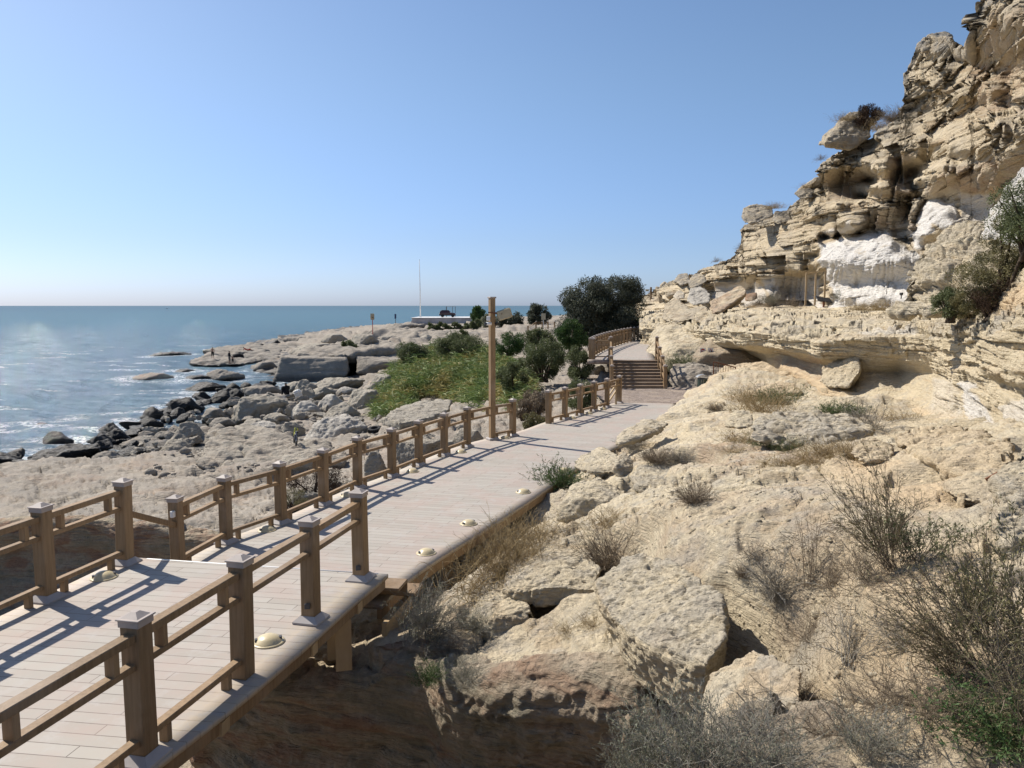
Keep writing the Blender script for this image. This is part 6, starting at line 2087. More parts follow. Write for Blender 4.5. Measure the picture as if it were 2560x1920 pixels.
def leaf_quads(P, D, L, W, r, fold=.0):
    """Diamond leaves at P pointing along D."""
    n = len(P)
    D = D / (np.linalg.norm(D, axis=1, keepdims=True) + 1e-9)
    s = np.cross(D, r.normal(0, 1, (n, 3)))
    s /= np.linalg.norm(s, axis=1, keepdims=True) + 1e-9
    L = np.asarray(L)[:, None] if np.ndim(L) else np.full((n, 1), L)
    W = np.asarray(W)[:, None] if np.ndim(W) else np.full((n, 1), W)
    a = P
    b = P + D * L * .45 + s * W / 2
    c = P + D * L
    d = P + D * L * .45 - s * W / 2
    V = np.stack([a, b, c, d], 1).reshape(-1, 3)
    F = np.arange(n * 4).reshape(n, 4)
    return V, F


def curves(n, m, base, d0, L, r, bend=.5, grav=0.0):
    """n curved stems from base along d0 with lengths L."""
    P = np.empty((n, m, 3))
    p = base.copy()
    d = d0 / (np.linalg.norm(d0, axis=1, keepdims=True) + 1e-9)
    drift = r.normal(0, bend / m, (n, 3))
    for k in range(m):
        P[:, k] = p
        d = d + drift + r.normal(0, bend / m * .8, (n, 3)) + np.array([0, 0, -grav / m])
        d /= np.linalg.norm(d, axis=1, keepdims=True) + 1e-9
        p = p + d * (L / (m - 1))[:, None]
    return P


def shrub_mesh(nst=24, h=.5, spread=.7, twigs=7, leaves=0, leafL=.03, leafW=.008, lean=(0, 0), r0=.06, seed=0, rad=.0035, bend=.45, grav=.0, twl=.35, hemi=False):
    r = np.random.default_rng(seed)
    m = 7
    az = r.uniform(0, 2 * PI, nst)
    ti = spread * np.sqrt(r.uniform(0.02, 1, nst))
    d = np.stack([np.sin(ti) * np.cos(az) + lean[0], np.sin(ti) * np.sin(az) + lean[1], np.cos(ti)], -1)
    b = np.stack([r0 * r.normal(0, 1, nst), r0 * r.normal(0, 1, nst), np.full(nst, -.02)], -1)
    L = h * r.uniform(.55, 1.05, nst)
    P = curves(nst, m, b, d, L, r, bend, grav)
    R0 = np.linspace(1, .45, m)[None] * rad * r.uniform(.7, 1.3, (nst, 1))
    V1, F1 = tubes(P, R0)
    Vs, Fs, T = [V1], [F1], [np.repeat(r.uniform(0, 1, nst), m * 3)]
    off = len(V1)
    allP = [P]
    if twigs:
        n2 = nst * twigs
        idx = np.repeat(np.arange(nst), twigs)
        tt = r.uniform(.22, 1, n2) * (m - 1.001)
        k = tt.astype(int)
        f = (tt - k)[:, None]
        base = P[idx, k] * (1 - f) + P[idx, k + 1] * f
        dd = P[idx, k + 1] - P[idx, k]
        dd /= np.linalg.norm(dd, axis=1, keepdims=True) + 1e-9
        dd = dd + r.normal(0, .55, (n2, 3)) + np.array([0, 0, .15])
        L2 = L[idx] * twl * r.uniform(.4, 1.1, n2) * (1.15 - tt / m * .6)
        P2 = curves(n2, 5, base, dd, L2, r, bend * 1.2, grav)
        V2, F2 = tubes(P2, np.linspace(.6, .3, 5)[None] * rad * np.ones((n2, 1)))
        Vs.append(V2)
        Fs.append(F2 + off)
        T.append(np.repeat(r.uniform(0, 1, n2), 15))
        off += len(V2)
        allP.append(P2)
    SV, SF, ST = np.concatenate(Vs), np.concatenate(Fs), np.concatenate(T)
    out = (SV, SF, ST)
    if leaves:
        Q = allP[-1]
        n2, m2 = Q.shape[:2]
        nl = int(leaves)
        i = r.integers(0, n2, nl)
        tt = r.uniform(.1, 1, nl) * (m2 - 1.001)
        k = tt.astype(int)
        f = (tt - k)[:, None]
        base = Q[i, k] * (1 - f) + Q[i, k + 1] * f
        dd = Q[i, k + 1] - Q[i, k]
        dd /= np.linalg.norm(dd, axis=1, keepdims=True) + 1e-9
        dd = dd + r.normal(0, .6, (nl, 3))
        LV_, LF_ = leaf_quads(base, dd, leafL * r.uniform(.5, 1.2, nl), leafW * r.uniform(.7, 1.2, nl), r)
        return out, (LV_, LF_, np.repeat(r.uniform(0, 1, nl), 4))
    return out, None


PROTO = {}


def proto(key, stem_mat, leaf_mat_=None, **kw):
    st_, lf_ = shrub_mesh(**kw)
    a = new_mesh('stems', st_[0], st_[1], M[stem_mat], False, {'tone': st_[2]})
    b = new_mesh('leaves', lf_[0], lf_[1], M[leaf_mat_], False, {'tone': lf_[2]}) if lf_ else None
    PROTO[key] = (a, b, kw.get('h', .5))


# kinds of steppe plants (unit sizes are their real heights in metres)
proto('drytuft', 'dry', None, nst=260, h=.34, spread=1.35, twigs=3, seed=1, rad=.0022, r0=.05, bend=.6, twl=.4)
proto('drytuft2', 'greytwig', None, nst=220, h=.32, spread=1.4, twigs=4, seed=2, rad=.0022, r0=.06, bend=.7, twl=.4)
proto('sage', 'greytwig', 'sage', nst=70, h=.6, spread=.95, twigs=12, leaves=5200, leafL=.026, leafW=.007, seed=3, rad=.003, r0=.06, twl=.34)
proto('sage2', 'greytwig', 'sage', nst=60, h=.6, spread=.8, twigs=14, leaves=4200, leafL=.02, leafW=.006, seed=4, rad=.0028, r0=.07, twl=.38, bend=.6)
proto('broom', 'dry', 'olive', nst=34, h=.9, spread=.5, twigs=16, leaves=2600, leafL=.03, leafW=.006, seed=5, rad=.0036, r0=.04, twl=.3)
proto('leafy', 'dry', 'bushgreen', nst=40, h=.6, spread=.8, twigs=9, leaves=2300, leafL=.03, leafW=.010, seed=6, rad=.0034, r0=.06, twl=.33)
proto('leafy2', 'dry', 'olive', nst=46, h=.8, spread=.65, twigs=10, leaves=3200, leafL=.034, leafW=.009, seed=7, rad=.0036, r0=.08, twl=.3)
proto('twiggy', 'greytwig', None, nst=40, h=.55, spread=.9, twigs=16, seed=8, rad=.003, r0=.05, bend=.8, twl=.4)
proto('twiggy2', 'dry', None, nst=44, h=.55, spread=1.1, twigs=18, seed=9, rad=.0028, r0=.08, bend=.9, twl=.42)
proto('reddish', 'dry', None, nst=16, h=.8, spread=.2, twigs=5, seed=10, rad=.003, r0=.03, bend=.2, twl=.15)
proto('straw', 'straw', None, nst=260, h=.4, spread=.9, twigs=1, seed=12, rad=.0022, r0=.16, bend=.7, grav=.5)
proto('straw2', 'straw', None, nst=160, h=.3, spread=1.1, twigs=1, seed=13, rad=.0022, r0=.12, bend=.9, grav=.6)
proto('grass', 'bushgreen', 'bushgreen', nst=200, h=.4, spread=.8, twigs=1, leaves=500, leafL=.08, leafW=.008, seed=14, rad=.0026, r0=.13, bend=.6, grav=.5)
proto('greentuft', 'bushgreen', 'treegreen', nst=150, h=.45, spread=1.0, twigs=5, leaves=2600, leafL=.035, leafW=.01, seed=15, rad=.0024, r0=.1, bend=.5)
SIZE_OF = {}


def plant(key, px, py, label, hpx=None, h=None, rz=None, cat='shrub', group=None, lean=0.0, lz=0.0, Y=None, name=None, dzz=0.0, wide=1.0, z=None):
    a, b, h0 = PROTO[key]
    p = ghit(px, py) if Y is None and z is None else (at(px, py, Y) if z is None else onz(px, py, z))
    hh = h if h else hpx / FPX * np.linalg.norm(p - np.array([0, 0, CAMZ]))
    s = hh / (h0 * .82)
    nm = name or {'drytuft': 'dry_tuft', 'drytuft2': 'dry_tuft', 'straw': 'grass_tuft', 'straw2': 'grass_tuft', 'grass': 'grass_tuft', 'greentuft': 'green_tuft'}.get(key, 'steppe_shrub')
    t = thing(nm, label, cat, p + np.array([0, 0, dzz]), rng.uniform(0, 6.28) if rz is None else rz, group)
    t.scale = (s * wide, s * wide, s)
    if lean or lz:
        t.rotation_euler = (lz, lean, t.rotation_euler[2] if rz is None else rz)
    link('stems', a, t)
    if b:
        link('leaves', b, t)
    return t


G1 = 'dry shrubs on the near slope'
G2 = 'dry tufts among the rocks'
# foreground, right
plant('sage', 1650, 1945, 'grey green feathery shrub at the foot of the big pitted block', 185, group=G1, wide=.8)
plant('sage2', 1740, 1960, 'grey green shrub at the bottom edge before the cream rock', 165, group=G1, wide=.9)
plant('sage', 1570, 1960, 'grey green shrub leaning over the gully at the bottom edge', 110, group=G1, wide=.7)
plant('twiggy', 1850, 1950, 'bare grey twiggy shrub at the bottom edge under the cream rock', 180, group=G1, wide=.9)
plant('sage2', 1930, 1965, 'low grey shrub at the bottom edge, middle of the slope', 130, group=G1, wide=1.2)
plant('twiggy', 1905, 1850, 'thin leafless shrub standing before the cream rock', 130, group=G1, wide=.7)
plant('broom', 2235, 1425, 'tall feathery broom leaning left on the sandy slope', 230, group=G1, lean=-.42, rz=0, wide=.75)
plant('leafy', 2290, 1405, 'leafy dark olive shrub on the sand below the thin pillar', 120, group=G1, wide=1.1)
plant('twiggy', 1945, 1490, 'fan shaped grey shrub with a dark heart right of the big block', 125, group=G1, wide=.9)
plant('drytuft2', 1945, 1500, 'dense dark tuft at the heart of the fan shaped shrub', 45, group=G2)
plant('twiggy2', 2080, 1470, 'purple grey tangle of twigs in the middle of the sandy slope', 75, group=G1, wide=1.2)
plant('twiggy2', 2170, 1455, 'second purple grey tangle reaching the broom', 80, group=G1, wide=1.1)
plant('reddish', 2025, 1465, 'upright bundle of reddish dry stems with dark seed heads', 170, group=G1)
plant('leafy2', 2530, 1660, 'large leafy shrub at the right edge, tips rising toward the rough rock', 260, group=G1, wide=.75, lean=-.12, rz=0)
plant('leafy2', 2460, 1600, 'leafy stems left of the large right edge shrub', 190, group=G1, lean=-.2, rz=0, wide=.6)
plant('broom', 2440, 1660, 'long stems of broom lying far to the left above the dark shrub', 240, group=G1, lean=-.85, rz=0, wide=.8)
plant('broom', 2400, 1700, 'second broom lying to the left, its tips over bare sand', 200, group=G1, lean=-.8, rz=.4, wide=.55)
plant('twiggy2', 2480, 1720, 'dark dense twigs below the lying broom', 90, group=G1, wide=1.2)
plant('greentuft', 2500, 1850, 'green shrub in the lower right corner', 110, group=G1, cat='shrub', wide=1.3)
plant('broom', 2570, 1880, 'brownish green broom filling the lower right corner', 230, group=G1, wide=1.1)
plant('twiggy', 2120, 1660, 'pale flattened twigs lying on the sand in the lower middle', 130, group=G1, lean=.9, rz=.3, wide=.8)
plant('twiggy2', 2200, 1770, 'low brown tangle below the flattened twigs', 85, group=G1, wide=1.4)
plant('twiggy2', 2330, 1800, 'low brown tangle left of the green corner shrub', 95, group=G1, wide=1.4)
plant('twiggy2', 2090, 1850, 'low brown tangle in the lower middle by the bottom edge', 85, group=G1, wide=1.4)
plant('sage2', 2180, 1900, 'low grey green shrub at the bottom edge, right of middle', 100, group=G1, wide=1.2)
plant('drytuft', 2010, 1760, 'scruffy brown tuft on the sand right of the cream rock', 55, group=G2, wide=1.3)
plant('twiggy2', 2020, 1600, 'fine dry twigs scattered on bare sand between shrubs', 55, group=G1, wide=1.5)
plant('twiggy', 2260, 1620, 'fine grey twigs on the sand under the lying broom', 75, group=G1, wide=1.2)
plant('drytuft', 1860, 1440, 'small dark tuft above the big pitted block', 30, group=G2)
plant('twiggy2', 1890, 1400, 'thin dry twigs on the pale rock right of the big block', 40, group=G1, wide=1.3)
# tufts on the rocks
for a in [('drytuft', 1525, 1415, 100, 'round dark tuft with straw tips on the flat topped slab', 1.0), ('drytuft2', 1500, 1450, 45, 'low dry twigs below the round dark tuft', 1.2),
          ('drytuft', 1738, 1258, 62, 'dark spiky tuft under the long undercut rock', .9), ('drytuft', 1640, 1152, 40, 'dark tuft above the rounded knob', 1.3), ('drytuft2', 1700, 1150, 30, 'grey tuft right of the dark one above the knob', 1.3),
          ('drytuft2', 1585, 1118, 34, 'grey tuft behind the low slanting rock', 1.4), ('greentuft', 1398, 1222, 70, 'green tuft growing against the deck edge by the dome light', 1.0),
          ('straw2', 1520, 1308, 45, 'reddish straw below the angular block', 1.3), ('drytuft', 1788, 1024, 18, 'tiny dark tuft on the bright flat by the paving', 1.6),
          ('straw', 1330, 1350, 75, 'pinkish straw in the gap beside the deck edge', 1.2), ('straw', 1290, 1385, 70, 'brown straw lower in the gap beside the deck', 1.2),
          ('straw', 1245, 1425, 85, 'brown straw tuft at the dark gap under the deck', 1.1), ('straw2', 1205, 1475, 70, 'withered brown grass left of the wedge block', 1.3),
          ('twiggy2', 1230, 1395, 70, 'thin dry stems standing against the dark gap', .9), ('greentuft', 1072, 1705, 45, 'small dark green tuft on the shaded gully rim', 1.0),
          ('sage2', 1165, 1715, 60, 'small grey tuft on the sunlit gully rim', 1.1), ('sage2', 1185, 1580, 50, 'grey weeds below the wedge block', 1.5), ('twiggy2', 1120, 1630, 40, 'dry weeds on the rock under the grey broom', 1.5),
          ('straw2', 1480, 1560, 30, 'thin straw on the flat rock left of the big block', 1.4), ('straw2', 1420, 1580, 26, 'faint straw on the pinkish flat rock', 1.5),
          ('straw', 1905, 1030, 60, 'pale straw behind the small jagged rock', 1.2), ('grass', 1945, 1010, 48, 'dull green grass left of the square block', 1.2), ('straw', 1880, 1000, 40, 'straw at the foot of the smooth hump', 1.3),
          ('twiggy', 2160, 1082, 75, 'grey twig bush at the right end of the long boulder', 1.3), ('grass', 1920, 1118, 32, 'green grass under the left end of the long boulder', 1.4), ('grass', 1975, 1124, 30, 'green grass under the middle of the long boulder', 1.4),
          ('straw', 2080, 1140, 48, 'golden grass in front of the long boulder', 1.5), ('straw', 2125, 1150, 50, 'golden grass beside the yellowish wedge rock', 1.4), ('straw2', 2020, 1160, 36, 'thin golden grass left of the yellowish wedge rock', 1.8),
          ('straw2', 1860, 1100, 36, 'reddish straw before the small jagged rock', 1.6), ('straw2', 1960, 1165, 26, 'sparse reddish grass on the trodden ground', 2.2), ('straw2', 1840, 1130, 22, 'sparse straw on the trodden ground, farther left', 2.2),
          ('greentuft', 2085, 1036, 30, 'green weeds behind the long boulder', 1.3), ('greentuft', 2135, 1036, 26, 'green weeds nearer the cave behind the long boulder', 1.3), ('straw2', 2250, 1050, 30, 'dry weeds at the mouth of the cave', 1.5)]:
    plant(a[0], a[1], a[2], a[4], a[3], group=G2, wide=a[5], cat='grass tuft' if a[0] in ('straw', 'straw2', 'grass') else 'dry tuft' if 'dry' in a[0] else 'shrub')
plant('sage2', 1035, 1605, 'grey leafless broom beside the steps leaning over the gap', 140, group=G1, lean=.55, rz=0, wide=.8)
plant('twiggy', 1075, 1595, 'pale grey twigs right of the grey broom by the steps', 105, group=G1, lean=.5, rz=0, wide=.8)
# terrace and cliff foot
for a in [('twiggy', 1985, 852, 27.0, 38, 'grey twig bush on the ledge over the cave, left end'), ('sage2', 1925, 762, 44, 26, 'grey bush at the foot of the pale cliff panel'), ('twiggy2', 1985, 768, 42, 24, 'brown low bush left of the timber frame'),
          ('sage', 2108, 752, 38, 24, 'pale green bush at the foot of the white bulge'), ('straw', 2205, 775, 30, 26, 'straw along the terrace edge'), ('straw', 2255, 790, 27, 30, 'straw on the terrace before the bedded outcrop'), ('twiggy2', 1890, 765, 46, 20, 'brown weeds below the tan slab'),
          ('straw', 2150, 775, 33, 20, 'straw on the terrace before the white bulge'), ('twiggy', 1950, 640, 47, 20, 'small weed on the dark strata'), ('grass', 1705, 915, 37.5, 34, 'green grass at the foot of the leaning slab'), ('grass', 1690, 925, 38, 26, 'small green grass by the stairs rail'),
          ('straw', 2205, 322, 39, 24, 'straw tuft on the cliff edge behind the lion head boulder'), ('straw', 1935, 520, 48, 16, 'pale straw tuft on the lowest cliff step'), ('straw', 2020, 470, 44, 14, 'straw on the cliff edge by the tilted slab'), ('twiggy2', 2050, 400, 42, 12, 'brown weeds under the lion head boulder'),
          ('straw', 2115, 300, 40.5, 18, 'thin stems on the back of the lion head boulder'), ('twiggy2', 1850, 622, 51, 12, 'weeds on the dark ledge of the skyline'), ('drytuft', 2240, 300, 38, 30, 'grey weeds in the corner under the cliff tower'), ('twiggy2', 1790, 655, 56, 11, 'low scrub on the skyline ridge')]:
    plant(a[0], a[1], a[2], a[5], a[4], Y=a[3], group='weeds on the ledges and cliff', cat='shrub', wide=1.3)


def crown(c, R, ncl, nl, size, seed, droop=.0, fill=.55, w=.4):
    """Leaf cloud: clumps spread through an ellipsoid, each of many small leaves."""
    r = np.random.default_rng(seed)
    d = r.normal(0, 1, (ncl, 3))
    d /= np.linalg.norm(d, axis=1, keepdims=True)
    rad = r.uniform(fill, 1.0, ncl) ** .7
    C = d * rad[:, None] * np.array(R)
    cr = np.array(R).mean() * r.uniform(.18, .36, ncl)
    i = r.integers(0, ncl, nl)
    q = r.normal(0, 1, (nl, 3))
    q /= np.linalg.norm(q, axis=1, keepdims=True)
    P = C[i] + q * (cr[i] * r.uniform(.3, 1.1, nl) ** .6)[:, None]
    D = q * .7 + r.normal(0, .8, (nl, 3)) + np.array([0, 0, -droop])
    V, F = leaf_quads(P + np.asarray(c), D, size * r.uniform(.5, 1.3, nl), size * w * r.uniform(.6, 1.2, nl), r)
    tone = np.clip(r.uniform(0, .7, nl) + .4 * r.uniform(-.5, .8, ncl)[i], 0, 1)
    return V, F, np.repeat(tone, 4), C + np.asarray(c)


def joinm(parts):
    V, F, T, o = [], [], [], 0
    for v, f, t in parts:
        V.append(v)
        F.append(f + o)
        T.append(t)
        o += len(v)
    return np.concatenate(V), np.concatenate(F), np.concatenate(T)


def bush(name, label, cat, px0, px1, py0, py1, Y, mats, ncl, nl, size, seed, group=None, trunk=True, droop=0.0, lobes=None, w=.4, z=None, fill=.5):
    """A bush or tree filling the box px0..px1, py0..py1 of the photograph at distance Y."""
    b = at((px0 + px1) / 2, py1, Y)
    W = (px1 - px0) / FPX * Y
    H = (py1 - py0) / FPX * Y
    t = thing(name, label, cat, b, 0, group)
    parts, cents = [], []
    for (lx_, ly_, lz_, rx, ry, rz_, share) in (lobes or [(0, 0, .52, .5, .45, .5, 1.0)]):
        v, f, tn, C = crown((lx_ * W, ly_ * W, lz_ * H), (rx * W * .86, ry * W * .86, rz_ * H * .9), max(int(ncl * share), 4), int(nl * share), size, seed, droop, fill, w)
        seed += 31
        parts.append((v, f, tn))
        cents.append(C)
    v, f, tn = joinm(parts)
    link('crown' if trunk else 'leaves', new_mesh('crown', v, f, M[mats], False, {'tone': tn}), t)
    if trunk:
        C = np.concatenate(cents)
        r = np.random.default_rng(seed)
        pick = C[r.permutation(len(C))[:16]]
        k = len(pick)
        P = np.empty((k, 6, 3))
        base = np.stack([r.normal(0, .05 * W, k), r.normal(0, .05 * W, k), np.full(k, -.1)], -1)
        for j, s_ in enumerate(np.linspace(0, 1, 6)):
            P[:, j] = base * (1 - s_) + pick * s_ + np.array([0, 0, .12 * H]) * math.sin(PI * s_) * .5
        V, F = tubes(P, np.linspace(1, .25, 6)[None] * np.full((k, 1), .018 * W + .01), 5)
        link('trunk' if H > 2.5 else 'stems', new_mesh('trunk', V, F, M['bark'], True), t)
    return t


# the big dark tree and the green shrubs below it
bush('broad_tree', 'big dark grey green tree with two rounded tops beside the upper walkway', 'tree', 1384, 1612, 694, 872, 60, 'tree', 170, 76000, .21, 50, droop=.5, w=.3,
     lobes=[(-.13, 0, .63, .33, .34, .40, .28), (.20, .05, .65, .33, .32, .39, .26), (.03, -.05, .45, .52, .40, .42, .28), (-.28, -.02, .28, .26, .28, .32, .10), (.25, -.1, .26, .30, .28, .30, .08)])
SG = 'green shrubs between the boardwalk and the sea'
for a in [('bright green bush growing at the foot of the dark tree', 1385, 1475, 800, 880, 47, 'treegreen', 26, 9000, .15), ('dark olive bush at the left flank of the tree', 1300, 1400, 825, 900, 46, 'bushgreen', 30, 9000, .15),
          ('round dark bush in front of the tree, nearest the upper walkway', 1400, 1490, 868, 950, 38, 'bushgreen', 30, 10000, .12), ('broad feathery tamarisk bush in the middle of the green belt', 1290, 1420, 850, 950, 40, 'bushgreen', 40, 14000, .13),
          ('dark bush between the lamp post and the feathery tamarisk', 1225, 1320, 830, 885, 52, 'treegreen', 26, 8000, .15), ('dark low bush right of the lamp post head of reeds', 1240, 1330, 905, 985, 37, 'bushgreen', 26, 8000, .11),
          ('olive bush behind the reeds left of the lamp post', 1070, 1220, 838, 890, 62, 'bushgreen', 40, 11000, .17), ('low olive bush at the far left of the reeds', 980, 1080, 858, 905, 66, 'bushgreen', 26, 8000, .17),
          ('brown leafless bush behind the short railing', 1290, 1385, 965, 1045, 30, 'dry', 26, 7000, .08), ('dull green bush behind the middle of the short railing', 1400, 1500, 950, 1025, 31, 'bushgreen', 26, 8000, .10),
          ('dark bush hanging over the far end of the upper railing', 1590, 1650, 788, 832, 72, 'treegreen', 20, 5000, .18), ('brown purple bush by the gap in the railings', 1270, 1340, 1000, 1045, 27, 'dry', 20, 5000, .07),
          ('yellow green bush in the gap between the two railings', 1290, 1370, 1030, 1085, 24.5, 'olive', 20, 5000, .08)]:
    bush('shrub', a[0], 'shrub', a[1], a[2], a[3], a[4], a[5], a[6], a[7], a[8], a[9], int(a[1]), SG, w=.3)
FG = 'shrubs on the far shore'
for k, a in enumerate([('far round dark shrub at the right end of the white wall', 1172, 1218, 769, 806, 165, 'treegreen', 24, 4200, .5), ('far wide shrub behind the lamp head', 1238, 1312, 776, 828, 130, 'tree', 30, 5200, .42), ('far round grey green shrub beside the plain sign', 1312, 1380, 764, 818, 125, 'tree', 30, 5200, .42),
                       ('far pale grey shrub left of the lamp head', 1203, 1245, 786, 822, 128, 'sage', 20, 3200, .4), ('small shrub on the plateau at the reed edge', 1144, 1174, 826, 856, 90, 'bushgreen', 16, 2600, .25), ('round low shrub on the tilted plateau slabs', 850, 898, 853, 875, 90, 'bushgreen', 20, 3000, .22),
                       ('small olive shrub by the white wall end', 1176, 1206, 800, 824, 120, 'bushgreen', 14, 2200, .35)]):
    bush('shrub', a[0], 'shrub', a[1], a[2], a[3], a[4], a[5], a[6], a[7], a[8], a[9], 700 + k * 13, FG, w=.4)
bush('shrub', 'long low olive thicket along the foot of the white sea wall', 'shrub', 1064, 1178, 808, 828, 122, 'bushgreen', 50, 7000, .3, 801, FG, w=.4, lobes=[(-.36, 0, .45, .14, .12, .5, .25), (-.12, 0, .5, .14, .12, .55, .25), (.12, 0, .5, .14, .12, .55, .25), (.36, 0, .5, .14, .12, .5, .25)])
# bushes at the right, on the slope under the cliff
bush('shrub', 'large green bush with yellowing middle under the leaning white slab', 'shrub', 2370, 2640, 520, 790, 15.2, 'olive', 90, 26000, .05, 811, 'bushes under the cliff at right', w=.34, fill=.25, lobes=[(.15, 0, .62, .38, .3, .42, .45), (-.1, 0, .35, .38, .3, .32, .35), (-.3, -.05, .16, .22, .2, .18, .2)])
bush('shrub', 'dark green leaves of a bush rising past the right edge over the white slab', 'shrub', 2470, 2680, 440, 640, 14.6, 'bushgreen', 60, 12000, .055, 815, 'bushes under the cliff at right', w=.4, fill=.3)
bush('shrub', 'low green bush at the lower left of the large bush', 'shrub', 2320, 2430, 715, 795, 15.6, 'bushgreen', 30, 7000, .045, 817, 'bushes under the cliff at right', w=.4, fill=.3)
bush('shrub', 'dark bare bush under the large green one', 'shrub', 2400, 2560, 700, 790, 14.9, 'nest', 40, 7000, .05, 819, 'bushes under the cliff at right', w=.16, fill=.2)
bush('shrub', 'dark dry bush crowning the lion head boulder', 'shrub', 2128, 2206, 268, 322, 40.6, 'nest', 26, 6000, .13, 821, 'weeds on the ledges and cliff', w=.2)
bush('shrub', 'dark dry bush between pale rocks below the long railing', 'shrub', 715, 880, 1165, 1250, 19.5, 'nest', 30, 6000, .08, 823, SG, w=.16)
bush('shrub', 'grey green weeds around the small rock by the lower railing', 'shrub', 690, 780, 1215, 1275, 17.5, 'olive', 20, 4000, .05, 825, SG, w=.16)

# reeds: nobody could count them
poly = [ghit(x, y)[:2] for x, y in ((925, 1052), (935, 1000), (950, 955), (1000, 915), (1080, 892), (1180, 885), (1270, 900), (1340, 940), (1345, 985), (1330, 1035), (1240, 1035), (1160, 1010), (1100, 1000), (1040, 1010), (985, 1050))]
poly = [tuple(p) for p in poly]
pa = np.array(poly)
r = np.random.default_rng(21)
cand = np.stack([r.uniform(pa[:, 0].min(), pa[:, 0].max(), 60000), r.uniform(pa[:, 1].min(), pa[:, 1].max(), 60000)], -1)
cand = cand[in_poly(cand[:, 0], cand[:, 1], poly)]
dens = fbm(np.concatenate([cand / 2.2, np.zeros((len(cand), 1))], 1), 3, seed=33)
ed_ = poly_dist(cand[:, 0], cand[:, 1], poly)
kp = ((dens > -.12) | (r.uniform(0, 1, len(cand)) < .12)) & (r.uniform(0, 1, len(cand)) < .25 + .75 * sstep(0, 2.5, ed_))
cand, ed_ = cand[kp][:9000], ed_[kp][:9000]
n = len(cand)
zz = gza(cand[:, 0], cand[:, 1])
hgt = (1.75 + .7 * fbm(np.concatenate([cand / 3., np.zeros((n, 1))], 1), 2, seed=34)) * r.uniform(.6, 1.25, n) * (.45 + .55 * sstep(0, 3.5, ed_))
base = np.stack([cand[:, 0], cand[:, 1], zz - .05], -1)
d0 = r.normal(0, .16, (n, 3)) + np.array([.06, -.03, 1])
ST = curves(n, 5, base, d0, hgt, r, .25)
V1, F1 = tubes(ST, np.full((n, 5), .007))
nl = n * 7
i = np.repeat(np.arange(n), 7)
tt = r.uniform(.25, 1, nl) * 3.999
k = tt.astype(int)
f = (tt - k)[:, None]
b0 = ST[i, k] * (1 - f) + ST[i, k + 1] * f
a = r.uniform(0, 2 * PI, nl)
dd = np.stack([np.cos(a), np.sin(a), r.uniform(.4, 1.3, nl)], -1)
LC = curves(nl, 4, b0, dd, r.uniform(.35, .75, nl), r, .3, 1.3)
wv = np.array([.6, 1.0, .7, .05])[None, :, None] * .026
side_ = np.cross(LC[:, -1] - LC[:, 0], r.normal(0, 1, (nl, 3)))
side_ /= np.linalg.norm(side_, axis=1, keepdims=True) + 1e-9
LVv = np.stack([LC + side_[:, None] * wv, LC - side_[:, None] * wv], 2).reshape(-1, 3)
q0 = (np.arange(nl) * 8)[:, None]
LF = np.concatenate([np.concatenate([q0 + 2 * j, q0 + 2 * j + 1, q0 + 2 * j + 3, q0 + 2 * j + 2], 1) for j in range(3)])
pt = np.clip(r.uniform(0, 1, n), 0, 1)
Vr, Fr = np.concatenate([V1, LVv]), np.concatenate([F1, LF + len(V1)])
tone = np.concatenate([np.repeat(pt, 15), np.repeat(np.clip(pt[i] * .5 + r.uniform(0, .5, nl), 0, 1), 8)])
o = solo('reed_bed', Vr, Fr, M['reed'], 'dense bed of green and yellowing reeds between shore boulders and the lamp post', 'reeds', attrs={'tone': tone}, smooth=False, kind='stuff')

# litter on the near slope: little sticks and crumbs of stone
def scatter(n, polypx, seed):
    r = np.random.default_rng(seed)
    P = np.array([ghit(x, y)[:2] for x, y in polypx])
    c = np.stack([r.uniform(P[:, 0].min(), P[:, 0].max(), n * 4), r.uniform(P[:, 1].min(), P[:, 1].max(), n * 4)], -1)
    c = c[in_poly(c[:, 0], c[:, 1], [tuple(p) for p in P])][:n]
    return np.concatenate([c, gza(c[:, 0], c[:, 1])[:, None]], 1), r


NEARP = ((1800, 1500), (1960, 1330), (2150, 1300), (2330, 1420), (2540, 1450), (2550, 1900), (1950, 1900))
c, r = scatter(2600, NEARP, 61)
a = r.uniform(0, 2 * PI, len(c))
d0 = np.stack([np.cos(a), np.sin(a), r.uniform(-.05, .25, len(c))], -1)
P = curves(len(c), 4, c + np.array([0, 0, .008]), d0, r.uniform(.03, .16, len(c)), r, .5)
V, F = tubes(P, np.full((len(c), 4), .0016) * r.uniform(.6, 1.6, (len(c), 1)))
solo('dry_litter', V, F, M['dry'], 'fallen dry sticks and stalks littering the sandy slope', 'litter', attrs={'tone': np.repeat(r.uniform(0, 1, len(c)), 12)}, smooth=False, kind='stuff')


